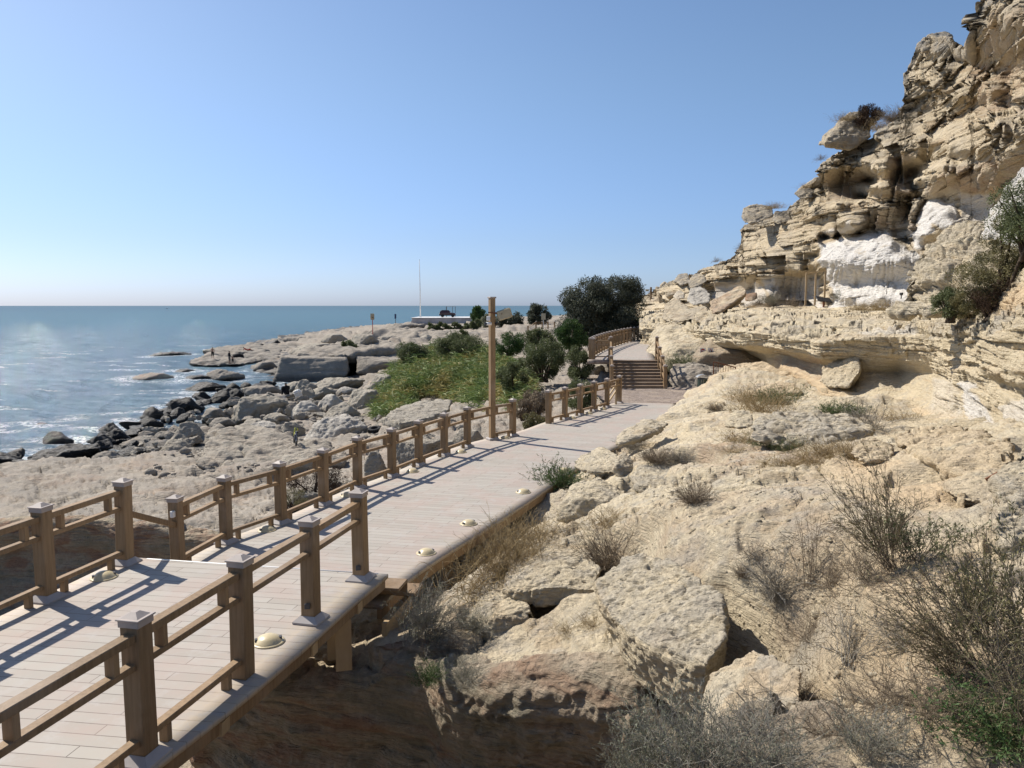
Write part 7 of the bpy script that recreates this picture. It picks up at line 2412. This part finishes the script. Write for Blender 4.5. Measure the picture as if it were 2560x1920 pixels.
def pebbles(c, size, r, sh=.0):
    ico = np.array([[0, 0, 1], [.89, 0, .45], [.28, .85, .45], [-.72, .53, .45], [-.72, -.53, .45], [.28, -.85, .45], [.72, .53, -.45], [-.28, .85, -.45], [-.89, 0, -.45], [-.28, -.85, -.45], [.72, -.53, -.45], [0, 0, -1]])
    f = np.array([[0, 1, 2], [0, 2, 3], [0, 3, 4], [0, 4, 5], [0, 5, 1], [1, 6, 2], [2, 7, 3], [3, 8, 4], [4, 9, 5], [5, 10, 1], [6, 7, 2], [7, 8, 3], [8, 9, 4], [9, 10, 5], [10, 6, 1], [11, 7, 6], [11, 8, 7], [11, 9, 8], [11, 10, 9], [11, 6, 10]])
    n = len(c)
    s = size * r.lognormal(0, .5, (n, 1, 1))
    V = ico[None] * s * np.stack([r.uniform(.7, 1.3, n), r.uniform(.7, 1.3, n), r.uniform(.4, .8, n)], -1)[:, None] * r.uniform(.8, 1.2, (n, 12, 1))
    a = r.uniform(0, 6.28, n)
    x = V[..., 0] * np.cos(a)[:, None] - V[..., 1] * np.sin(a)[:, None]
    y = V[..., 0] * np.sin(a)[:, None] + V[..., 1] * np.cos(a)[:, None]
    V = np.stack([x, y, V[..., 2]], -1) + c[:, None]
    F = (f[None] + (np.arange(n) * 12)[:, None, None]).reshape(-1, 3)
    return V.reshape(-1, 3), F


c, r = scatter(1700, NEARP, 62)
V, F = pebbles(c, .0095, r)
solo('stone_crumbs', V, F, M['rock'], 'crumbs of stone scattered over the sandy slope', 'gravel', smooth=False, kind='stuff')
c, r = scatter(420, ((1580, 1290), (1700, 1130), (2150, 1130), (2100, 1280), (1850, 1440), (1650, 1400)), 63)
V, F = pebbles(c, .015, r)
solo('stone_chips', V, F, M['rock'], 'chips of stone strewn over the pale rock shelf above the boardwalk', 'gravel', smooth=False, kind='stuff')
c, r = scatter(700, ((330, 1200), (480, 1120), (700, 1020), (900, 1010), (1000, 1060), (800, 1180), (560, 1180)), 64)
V, F = pebbles(c, .11, r)
solo('shore_rubble', V, F, M['shore'], 'small rubble filling the gaps between the shore boulders', 'rubble', smooth=False, kind='stuff')

# ------------------------------------------------------------------ small things, people, far shore
def cast(px, py):
    """First thing the photograph's ray meets in what is built so far."""
    dg = bpy.context.evaluated_depsgraph_get()
    dg.update()
    d = Vector(ray(px, py)).normalized()
    ok, loc, nrm, *_ = scene.ray_cast(dg, Vector((0, 0, CAMZ)) + d * .5, d)
    return np.array(loc), np.array(nrm)


def person_body(J, edges, rad, name='body'):
    """One continuous skin over a skeleton: J joints, edges, radii."""
    keys = list(J)
    me = bpy.data.meshes.new(name)
    me.from_pydata([J[k] for k in keys], [(keys.index(a), keys.index(b)) for a, b in edges], [])
    o = bpy.data.objects.new(name, me)
    COL.objects.link(o)
    o.modifiers.new('skin', 'SKIN')
    for i, k in enumerate(keys):
        v = me.skin_vertices[0].data[i]
        v.radius = rad[k] if isinstance(rad[k], tuple) else (rad[k], rad[k])
        v.use_root = (k == 'pelvis')
    sb = o.modifiers.new('s', 'SUBSURF')
    sb.levels = 2
    dg = bpy.context.evaluated_depsgraph_get()
    out = bpy.data.meshes.new_from_object(o.evaluated_get(dg))
    bpy.data.objects.remove(o)
    bpy.data.meshes.remove(me)
    out.polygons.foreach_set('use_smooth', np.ones(len(out.polygons), bool))
    return out


EDG = [('pelvis', 'waist'), ('waist', 'chest'), ('chest', 'neck'), ('neck', 'head'), ('head', 'crown'), ('chest', 'shl'), ('shl', 'ell'), ('ell', 'wrl'), ('wrl', 'hal'), ('chest', 'shr'), ('shr', 'elr'), ('elr', 'wrr'), ('wrr', 'har'),
       ('pelvis', 'hpl'), ('hpl', 'knl'), ('knl', 'anl'), ('anl', 'tol'), ('pelvis', 'hpr'), ('hpr', 'knr'), ('knr', 'anr'), ('anr', 'tor')]
RADS = dict(pelvis=(.13, .10), waist=(.12, .09), chest=(.15, .10), neck=.05, head=(.075, .085), crown=(.06, .07), shl=.055, ell=.042, wrl=.03, hal=(.035, .02), shr=.055, elr=.042, wrr=.03, har=(.035, .02),
            hpl=.085, knl=.058, anl=.04, tol=(.04, .03), hpr=.085, knr=.058, anr=.04, tor=(.04, .03))
STAND = dict(pelvis=(0, 0, .92), waist=(0, 0, 1.08), chest=(0, 0, 1.32), neck=(0, 0, 1.48), head=(0, -.02, 1.58), crown=(0, -.01, 1.68), shl=(-.19, 0, 1.40), ell=(-.25, .02, 1.14), wrl=(-.20, -.14, .97), hal=(-.16, -.2, .93),
             shr=(.19, 0, 1.40), elr=(.26, .02, 1.14), wrr=(.22, -.12, .95), har=(.2, -.18, .9), hpl=(-.1, 0, .88), knl=(-.11, -.02, .5), anl=(-.12, 0, .09), tol=(-.13, -.14, .03), hpr=(.1, 0, .88), knr=(.11, -.02, .5), anr=(.13, 0, .09), tor=(.14, -.14, .03))
SIT = dict(STAND, knl=(-.15, -.42, .62), anl=(-.13, -.40, .17), tol=(-.13, -.54, .1), knr=(.16, -.40, .64), anr=(.15, -.38, .18), tor=(.15, -.52, .1), pelvis=(0, 0, .2), hpl=(-.1, -.03, .2), hpr=(.1, -.03, .2), waist=(0, .0, .36), chest=(0, -.08, .58),
           neck=(0, -.12, .73), head=(0, -.17, .82), crown=(0, -.17, .92), shl=(-.19, -.09, .66), ell=(-.26, -.24, .5), wrl=(-.15, -.38, .6), hal=(-.1, -.42, .64), shr=(.19, -.09, .66), elr=(.26, -.24, .5), wrr=(.15, -.38, .6), har=(.1, -.42, .64))
LIE = dict(STAND, pelvis=(0, 0, .14), waist=(-.18, 0, .18), chest=(-.40, 0, .32), neck=(-.52, 0, .43), head=(-.58, 0, .52), crown=(-.63, 0, .61), shl=(-.42, -.17, .38), ell=(-.62, -.2, .2), wrl=(-.66, -.06, .05), hal=(-.7, -.02, .03),
           shr=(-.42, .17, .38), elr=(-.62, .2, .2), wrr=(-.66, .1, .05), har=(-.7, .06, .03), hpl=(.08, -.09, .13), knl=(.42, -.1, .32), anl=(.72, -.1, .07), tol=(.85, -.1, .06), hpr=(.08, .09, .13), knr=(.5, .1, .14), anr=(.88, .1, .07), tor=(.98, .1, .1))


def shell(body, test, grow, name, mat, parent):
    """Clothing: the part of the body surface that 'test' picks, set off by 'grow'."""
    V, N = mesh_np(body)
    bm = bmesh.new()
    bm.from_mesh(body)
    bm.verts.ensure_lookup_table()
    bad = [f for f in bm.faces if not test(f.calc_center_median())]
    bmesh.ops.delete(bm, geom=bad, context='FACES')
    for v in bm.verts:
        v.co += v.normal * grow
    me = bpy.data.meshes.new(name)
    bm.to_mesh(me)
    bm.free()
    me.materials.clear()
    me.materials.append(M[mat])
    return link(name, me, parent)


def person(label, pos, pose, rz, h=1.72, top='skin', bottom='cloth_black', pose_kind='stand', group='people on the shore'):
    t = thing('person', label, 'person', pos, rz, group)
    s = h / 1.72
    t.scale = (s, s, s)
    b = person_body(pose, EDG, RADS)
    b.materials.clear()
    b.materials.append(M['skin'])
    link('body', b, t)
    if pose_kind == 'stand':
        shell(b, lambda c: .42 < c.z < 1.0 and abs(c.x) < .21 and not (c.z > .85 and abs(c.x) > .2), .02, 'shorts', bottom, t)
        if top != 'skin':
            shell(b, lambda c: .98 < c.z < 1.46, .018, 'shirt', top, t)
        hz = 1.60
        shell(b, lambda c: c.z > hz or (c.z > 1.54 and c.y > .02), .012, 'hair', 'hair', t)
    elif pose_kind == 'sit':
        shell(b, lambda c: .28 < c.z < .74 and c.y > -.30, .03, 'jacket', top, t)
        shell(b, lambda c: c.z < .70 and not (c.z < .12 and c.y < -.3) and not (.28 < c.z < .74 and c.y > -.30), .016, 'trousers', bottom, t)
        shell(b, lambda c: c.z > .83, .014, 'hair', 'hair', t)
    else:
        shell(b, lambda c: -.48 < c.x < -.1 and c.z > .1, .02, 'shirt', top, t)
        shell(b, lambda c: -.1 < c.x < .42, .02, 'shorts', bottom, t)
        shell(b, lambda c: c.x < -.56 and c.z > .5, .014, 'hair', 'hair', t)
    return t


def on(px, py):
    return cast(px, py)[0]


p1 = on(532, 897)
person('lone person in dark shorts, bare chested, standing on the outer shelf at the water', p1, STAND, .5, 30 / FPX * p1[1] * 1.0)
p2 = on(574, 909)
person('dark clothed adult standing with a child on the wave cut platform', p2, STAND, 2.4, 32 / FPX * p2[1], 'cloth_black', 'cloth_grey')
p3 = on(582, 909)
person('small child in black shorts standing next to the adult', p3, STAND, .2, 20 / FPX * p3[1], 'skin', 'cloth_black')
p4 = on(619, 877)
person('person in red reclining on the rock shelf', p4, LIE, .2, 1.7 * p4[1] / p4[1], 'cloth_red', 'cloth_red', 'lie')
p5 = on(716, 990)
person('person in black sitting hunched behind the ramp boulder', p5 + np.array([0, .2, -.05]), SIT, -2.4, 1.95, 'cloth_black', 'cloth_black', 'sit')
p6 = at(1029, 812, 172)
p6[2] = gz(p6[0], p6[1])
person('distant person standing at the left end of the white sea wall', p6, STAND, 1.0, 1.75, 'cloth_white', 'cloth_black')
bg_ = on(596, 893)
solo('bag', *(lambda vf: (vf[0], vf[1]))(pebbles(np.array([bg_ + np.array([0, 0, .15])]), .28, np.random.default_rng(3))), M['cloth_black'], 'small dark bag left on the platform beside the child', 'bag')

# white plastic bag on the slanted slab
pb = on(748, 990)
r = np.random.default_rng(9)
me = hull_mesh([pb + r.normal(0, 1, 3) * np.array([.32, .22, .14]) + np.array([0, 0, .16]) for _ in range(16)], .03, 2)
V, N = mesh_np(me)
V = V + N * (.12 * fbm(V / np.float32(.16), 3, seed=7, ridged=True))[:, None]
me.vertices.foreach_set('co', (V - pb).astype(np.float32).ravel())
me.materials.clear()
me.materials.append(M['white'])
tag(link('plastic_bag', me, None, pb), 'crumpled white plastic bag lying on the slanted slab', 'bag')

# tyre
pt_ = on(936, 1083)
S_ = 36 / FPX * pt_[1]
ty = thing('tyre', 'old black tyre with chunky tread lying beside the largest pitted boulder', 'tyre', pt_ + np.array([0, .2, .04]), 0)
ty.rotation_euler = (.18, -.08, 0)
R0 = S_ / 2
prof = []
tb = MB()
n, m_ = 40, 12
Vv = []
for k in range(n):
    a = 2 * PI * k / n
    for j in range(m_):
        b = 2 * PI * j / m_
        rr0 = R0 * .72 + R0 * .26 * math.copysign(abs(math.cos(b)) ** .55, math.cos(b))
        Vv.append((rr0 * math.cos(a), rr0 * math.sin(a), R0 * .32 + R0 * .30 * math.copysign(abs(math.sin(b)) ** .55, math.sin(b))))
Ff = [(k * m_ + j, ((k + 1) % n) * m_ + j, ((k + 1) % n) * m_ + (j + 1) % m_, k * m_ + (j + 1) % m_) for k in range(n) for j in range(m_)]
tb.add(Vv, Ff)
tb.build('carcass', M['rubber'], ty, smooth=True)
tr_ = MB()
for k in range(22):
    a = 2 * PI * k / 22
    for zz_, da in ((.46, 0), (.18, PI / 22)):
        tr_.box((R0 * 1.0 * math.cos(a + da), R0 * 1.0 * math.sin(a + da), R0 * zz_), (R0 * .1, R0 * .15, R0 * .22), rz=a + da)
tr_.build('tread', M['rubber'], ty)

# small motor scooter / bike leaning by the boulder
pk = on(737, 1112)
s = 48 / FPX * pk[1] / 1.08
bk = thing('bicycle', 'small dark bike with a yellow front mudguard leaning beside the largest pitted boulder', 'bicycle', pk, 1.15)
bk.scale = (s, s, s)
bk.rotation_euler = (.16, 0, 1.95)


def wheel(x):
    w_ = link('wheel', None, bk, (x, 0, .29))
    V_ = []
    n, m_ = 24, 8
    for k in range(n):
        a = 2 * PI * k / n
        for j in range(m_):
            b = 2 * PI * j / m_
            V_.append(((.26 + .035 * math.cos(b)) * math.cos(a), .035 * math.sin(b), (.26 + .035 * math.cos(b)) * math.sin(a)))
    F_ = [(k * m_ + j, ((k + 1) % n) * m_ + j, ((k + 1) % n) * m_ + (j + 1) % m_, k * m_ + (j + 1) % m_) for k in range(n) for j in range(m_)]
    MB().add(V_, F_).build('tyre', M['rubber'], w_, smooth=True)
    sp = MB().tube([(0, -.04, 0), (0, .04, 0)], .04, 10)
    for k in range(10):
        a = 2 * PI * k / 10
        sp.tube([(0, 0, 0), (.25 * math.cos(a), 0, .25 * math.sin(a))], .006, 4)
    sp.build('hub', M['steel'], w_)


wheel(-.5)
wheel(.5)
fr = MB()
for a_, b_, w_ in (((-.5, 0, .29), (-.12, 0, .34), .025), ((-.12, 0, .34), (.3, 0, .66), .04), ((-.12, 0, .34), (-.22, 0, .74), .025), ((-.22, 0, .72), (.3, 0, .72), .035), ((.5, 0, .29), (.27, 0, .92), .028), ((-.5, 0, .29), (-.22, 0, .7), .02)):
    fr.tube([a_, b_], w_, 8)
fr.build('frame', M['blue'], bk)
MB().tube([(.24, -.32, .98), (.27, -.12, .96), (.27, .12, .96), (.24, .32, .98)], .016, 8).tube([(.26, -.27, .98), (.2, -.4, .97)], .024, 8).tube([(.26, .27, .98), (.2, .4, .97)], .024, 8).build('handlebar', M['black'], bk)
MB().box((-.26, 0, .79), (.3, .15, .07), bev=.025).build('saddle', M['black'], bk)
mg = MB()
for k in range(7):
    a0, a1 = PI * (.12 + .1 * k), PI * (.12 + .1 * (k + 1))
    mg.bar((.5 + .33 * math.cos(a0), 0, .29 + .33 * math.sin(a0)), (.5 + .33 * math.cos(a1), 0, .29 + .33 * math.sin(a1)), .13, .02, up=(math.cos(a0), 0, math.sin(a0)))
mg.box((.36, 0, .8), (.1, .22, .26), bev=.03)
mg.build('mudguard', M['yellow'], bk)
MB().box((.05, 0, .5), (.34, .16, .26), bev=.04).build('motor_cover', M['dgrey'], bk)

# signs screwed to the shaded rock by the stairs
def rock_sign(px, py, label, draw):
    p, n_ = cast(px, py)
    q = p + (np.array([0, 0, CAMZ]) - p) / np.linalg.norm(p - np.array([0, 0, CAMZ])) * .12
    t = thing('warning_sign', label, 'sign', q, .12)
    MB().box((0, 0, 0), (.285, .012, .27), bev=.003).build('board', M['white'], t)
    draw(t)
    MB().tube([(0, .005, 0), (0, .2, 0)], .02, 6).build('fixing', M['steel'], t)
    return t


def disc(mb, c, r_, y, n=28, sx=1, sz=1):
    V_ = [(c[0] + r_ * math.cos(2 * PI * k / n) * sx, y, c[1] + r_ * math.sin(2 * PI * k / n) * sz) for k in range(n)]
    V2 = [(v[0], y + .004, v[2]) for v in V_]
    return mb.add(V_ + V2, [tuple(range(n))] + [(k, n + k, n + (k + 1) % n, (k + 1) % n) for k in range(n)])


def prism(mb, pts, y):
    n = len(pts)
    return mb.add([(x, y, z) for x, z in pts] + [(x, y + .004, z) for x, z in pts], [tuple(range(n))] + [(k, n + k, n + (k + 1) % n, (k + 1) % n) for k in range(n)])


def no_entry(t):
    disc(MB(), (0, 0), .108, -.011).build('red_disc', M['redpaint'], t)
    MB().box((0, -.014, 0), (.16, .004, .042)).build('bar', M['white'], t)


def rockfall(t):
    prism(MB(), [(-.13, -.11), (.13, -.11), (0, .12)], -.0105).build('red_triangle', M['redpaint'], t)
    prism(MB(), [(-.095, -.092), (.095, -.092), (0, .085)], -.0145).build('white_field', M['white'], t)
    b = prism(MB(), [(.0, -.09), (.09, -.09), (.02, .05), (.0, .06), (.015, .0)], -.0185)
    for x, z in ((-.02, .0), (-.045, -.05), (-.015, -.065)):
        disc(b, (x, z), .012, -.0185, 8)
    b.build('cliff_symbol', M['black'], t)


rock_sign(1757, 877, 'square white sign with a red no entry disc on the shaded rock', no_entry)
rock_sign(1776.5, 877, 'square white sign with a falling rocks triangle on the shaded rock', rockfall)

# rusty gate and litter bin below the signs
p, _ = cast(1806, 925)
gt = thing('iron_gate', 'rusty barred iron gate against the rock below the two signs', 'gate', p + np.array([0, -.25, -.45]), -.25)
fr = MB().bar((-.4, 0, 0), (-.4, 0, .78), .04, .04).bar((.42, 0, 0), (.42, 0, .58), .04, .04).bar((-.4, 0, .78), (.42, 0, .58), .04, .04).bar((-.4, 0, .03), (.42, 0, .03), .04, .04)
fr.build('frame', M['rust'], gt)
br = MB()
for k in range(1, 9):
    x = -.4 + .82 * k / 9
    br.bar((x, 0, .05), (x, 0, .77 - .2 * k / 9), .015, .015)
br.build('bars', M['rust'], gt)
p = onz(1755, 981, 0.0)
bn = thing('litter_bin', 'dark green slatted litter bin under a curved metal hood at the rock foot', 'bin', p, 0)
b = MB()
for k in range(14):
    a = 2 * PI * k / 14
    b.box((.19 * math.cos(a), .19 * math.sin(a), .32), (.022, .062, .56), rz=a)
b.build('slats', M['green'], bn)
MB().lathe([(.2, .03), (.2, .07), (.17, .07), (.17, .03)], n=20).lathe([(.205, .56), (.205, .6), (.17, .6), (.17, .56)], n=20).build('hoops', M['dgrey'], bn)
hd = MB()
for k in range(8):
    a0, a1 = PI * (.15 + .0875 * k), PI * (.15 + .0875 * (k + 1))
    hd.bar((.28 * math.cos(a0), 0, .55 + .2 * math.sin(a0)), (.28 * math.cos(a1), 0, .55 + .2 * math.sin(a1)), .34, .015, up=(math.cos(a0), 0, math.sin(a0)))
hd.bar((.24, 0, .3), (.25, 0, .66), .03, .03).bar((-.24, 0, .3), (-.25, 0, .66), .03, .03)
hd.build('hood', M['steel'], bn)

# timber frame, solar lamp and spotlight on the terrace
p = at(2037, 758, 36.3)
fm_ = thing('timber_scaffold', 'open pale timber frame of three uprights standing before the cliff panel', 'scaffold', p, -.15)
for x, hgt_ in ((-.42, 1.36), (.0, 1.42), (.42, 1.47)):
    MB().bar((x, 0, -.1), (x, 0, hgt_), .075, .075).build('upright', M['wood_pale'], fm_)
MB().bar((-.45, 0, 1.40), (.47, 0, 1.50), .075, .065).build('top_bar', M['wood_pale'], fm_)
p = at(2059, 763, 35.5)
sl = thing('solar_lamp', 'black tilted solar panel lamp on a short post in front of the timber frame', 'lamp', p, 0)
MB().bar((0, 0, -.1), (0, 0, .2), .07, .07).build('post', M['rust'], sl)
MB().box((0, 0, .26), (.72, .4, .04), M=np.array(Matrix.Rotation(.5, 3, 'X') @ Matrix.Rotation(.2, 3, 'Y')), bev=.008).build('panel', M['black'], sl)
p = at(2253, 742, 21.0)
sp = thing('spotlight', 'small black spotlight set at the foot of the bedded outcrop', 'lamp', p, .4)
MB().box((0, 0, .08), (.06, .09, .07), bev=.012).build('housing', M['black'], sp)
MB().tube([(0, 0, -.05), (0, 0, .05)], .015, 8).build('stake', M['dgrey'], sp)
p = ghit(2478, 1235)
ir = thing('iron_bracket', 'rusty angle iron stuck in the rock lip above the thin pillar', 'iron bar', at(2465, 1200, 6.9), 0)
MB().bar((0, 0, 0), (.1, -.02, .07), .02, .03).bar((.1, -.02, .07), (.13, -.02, -.14), .02, .03).build('angle', M['rust'], ir)

# ------------------------------------------------------------------ far shore
A0, A1 = at(1026, 815, 181), at(1178, 812, 186)
zt_ = .72
V, F = [], []
w_ = thing('sea_wall', 'long white retaining wall of the far sea platform', 'wall', (A0 + A1) / 2 * np.array([1, 1, 0]) + np.array([0, 0, -1.2]))
o = np.array(w_.location)
x0, x1 = A0[0] - o[0], A1[0] - o[0]
MB().box(((x0 + x1) / 2, 8, .75), (x1 - x0, 16, 2.3), bev=.1).build('wall', flat('weathered_whitewash', (.50, .46, .44), .8, .2, 0, .4, .6), w_)
MB().box(((x0 + x1) / 2, 8, 1.96), (x1 - x0 + .3, 16.4, .12), bev=.03).build('coping', M['white'], w_)
MB().box((x0 + 4, -.3, .55), (8.5, .6, .12)).box((x0 + 4.3, -.4, .2), (9, .8, .5), bev=.1).build('footing', M['paver'], w_)
p = at(1051, 794, 192)
fp = thing('flagpole', 'very tall bare white flagpole on the far sea wall', 'flagpole', (p[0], p[1], .82))
H_ = 140 / FPX * 192
MB().tube([(0, 0, 0), (0, 0, H_ * .45), (-.1, 0, H_)], [.16, .12, .06], 10).build('pole', M['white'], fp, smooth=True)
MB().lathe([(.05, H_), (.1, H_ + .08), (.05, H_ + .18)], c=(-.1, 0, 0), n=10).build('finial', M['steel'], fp)
MB().box((0, 0, .1), (.6, .6, .2), bev=.03).build('base', M['white'], fp)
# dark car on the platform, seen from the side
p = at(1119, 793, 190)
car = thing('parked_car', 'dark red off road car parked on the far sea wall platform', 'car', (p[0], p[1], .82), 0)
bd = MB()
prof = [(-1.95, .42), (-1.98, .95), (-1.9, 1.08), (-1.62, 1.62), (-1.3, 1.74), (.1, 1.74), (.35, 1.68), (.9, 1.12), (1.75, 1.02), (1.98, .85), (2.0, .42)]
n = len(prof)
for yy in (-.85, .85):
    pass
Vb = [(x, -.86 + (.16 if z > 1.15 else 0), z) for x, z in prof] + [(x, .86 - (.16 if z > 1.15 else 0), z) for x, z in prof]
bd.add(Vb, [tuple(range(n)), tuple(range(n, 2 * n))[::-1]] + [(k, n + k, n + (k + 1) % n, (k + 1) % n) for k in range(n)])
bd.build('body', M['carpaint'], car)
for sy in (-1, 1):
    wn = MB()
    wn.add([(-1.5, sy * .80, 1.2), (-.6, sy * .80, 1.2), (-.6, sy * .72, 1.62), (-1.35, sy * .72, 1.62)], [(0, 1, 2, 3)]).add([(-.5, sy * .80, 1.2), (.75, sy * .80, 1.2), (.32, sy * .72, 1.6), (-.5, sy * .72, 1.62)], [(0, 1, 2, 3)])
    wn.build('window', M['glass'], car)
for x in (-1.25, 1.3):
    for sy in (-1, 1):
        Wm = Matrix.Rotation(PI / 2, 3, 'X')
        MB().lathe([(.1, -.12), (.34, -.12), (.36, -.06), (.36, .06), (.34, .12), (.1, .12)], c=(x, sy * .78, .36), n=20, M=np.array(Wm)).build('wheel', M['rubber'], car)
for sy in (-.55, .55):
    MB().box((1.97, sy, .8), (.08, .3, .14), bev=.02).build('headlight', M['white'], car)
MB().box((-1.9, -.87, .98), (.18, .03, .16), bev=.01).box((-1.55, -.72, 1.64), (.25, .03, .08)).build('tail_light', M['white'], car)
MB().box((.75, -.92, 1.16), (.12, .16, .14), bev=.02).build('mirror', M['white'], car)
# open booth frame behind the car
p = at(1127, 793, 196)
bf = thing('lookout_shelter', 'skeletal lookout frame of posts behind the dark car', 'shelter', (p[0], p[1], .82))
fr = MB()
for x, y in ((-1.1, -.6), (.5, -.6), (-1.1, .8), (1.1, .8)):
    MB().bar((x, y, 0), (x, y, 2.6), .1, .1).build('post', M['dgrey'], bf)
MB().bar((-1.2, -.6, 2.6), (1.2, -.6, 2.6), .1, .1).bar((-1.2, .8, 2.6), (1.2, .8, 2.6), .1, .1).bar((-1.1, -.6, 2.6), (-1.1, .8, 2.6), .1, .1).bar((1.1, -.6, 2.6), (1.1, .8, 2.6), .1, .1).build('beam', M['steel'], bf)
# sign posts on the shore
def sign_post(label, px, pyb, pyt, Y, w, h, face, pole, emblem=None, group=None):
    p = at(px, pyb, Y)
    t = thing('sign_post', label, 'sign', p, 0, group)
    H_ = (pyb - pyt) / FPX * Y
    MB().tube([(0, 0, -.3), (0, 0, H_ - h * .5)], .05, 8).build('pole', M[pole], t)
    MB().box((0, -.06, H_ - h / 2), (w, .03, h), bev=.01).build('board', M[face], t)
    if emblem:
        emblem(t, H_, w, h)
    return t


M['orange'] = flat('orange_paint', (.62, .30, .10), .5)


def no_swim(t, H_, w, h):
    c = (0, H_ - h * .62)
    disc(MB(), c, w * .44, -.082).build('ring', M['orange'], t)
    disc(MB(), c, w * .33, -.088).build('field', M['beige'], t)
    MB().bar((-.2 * w, -.096, c[1] + .14 * w), (.22 * w, -.096, c[1] - .12 * w), .01, .07 * w, up=(0, 0, 1)).box((0, -.096, c[1] - .14 * w), (.42 * w, .008, .05 * w)).box((.02, -.096, c[1] + .03 * w), (.4 * w, .008, .07 * w)).build('symbol', M['black'], t)


sign_post('cream sign with a ringed prohibition symbol on a red pole at the far shore', 932, 836, 784, 104, .52, .85, 'beige', 'redpaint', no_swim)
sign_post('narrow dark blue sign on a thin pole farther along the shore', 989, 815, 785, 140, .32, .85, 'blue', 'dgrey')
sign_post('plain pale notice sign on a pole beside the far railing', 1358.5, 828, 784, 104, .58, .85, 'beige', 'steel')
P_ = [at(1340, 822, 106), at(1355.5, 822, 106), at(1370, 822, 106.5), at(1386, 822, 107)]
railing('far short railing by the plain notice sign', P_, 'brown railings along the walkway', simple=True)
railing('far sloping handrail descending left of the plain notice sign', [at(1320, 833, 104), at(1340, 822, 106)], 'brown railings along the walkway', simple=True)
# tiny motor boat out at sea
p = onz(418, 781, SEA)
p = at(418, 769, 2000)
p[2] = SEA
bo = thing('motor_boat', 'tiny motor boat far out on the open sea', 'boat', p, .3)
hu = MB()
st_ = []
for x, wv_, zk in ((-3, 1.0, -.2), (-1, 1.15, -.25), (1.5, .9, -.2), (3.4, .05, .5)):
    st_ += [(x, -wv_, .8 + (.3 if x > 2 else 0)), (x, 0, zk), (x, wv_, .8 + (.3 if x > 2 else 0))]
hu.add(st_, [(3 * k + a, 3 * k + a + 1, 3 * k + 4 + a, 3 * k + 3 + a) for k in range(3) for a in (0, 1)] + [(0, 1, 2)] + [(3 * k, 3 * k + 3, 3 * k + 5, 3 * k + 2) for k in range(3)])
hu.build('hull', M['white'], bo)
MB().box((-.3, 0, 1.3), (1.8, 1.3, 1.0), bev=.15).build('cabin', M['white'], bo)

# ------------------------------------------------------------------ sea sheet
_t = FOAMV.copy()
struct('sea', _t, gridf(*SEA_GRID)[:, ::-1], M['sea'], attrs={'foam': foam_attr(_t) if 'foam_attr' in globals() else np.zeros(len(_t))})
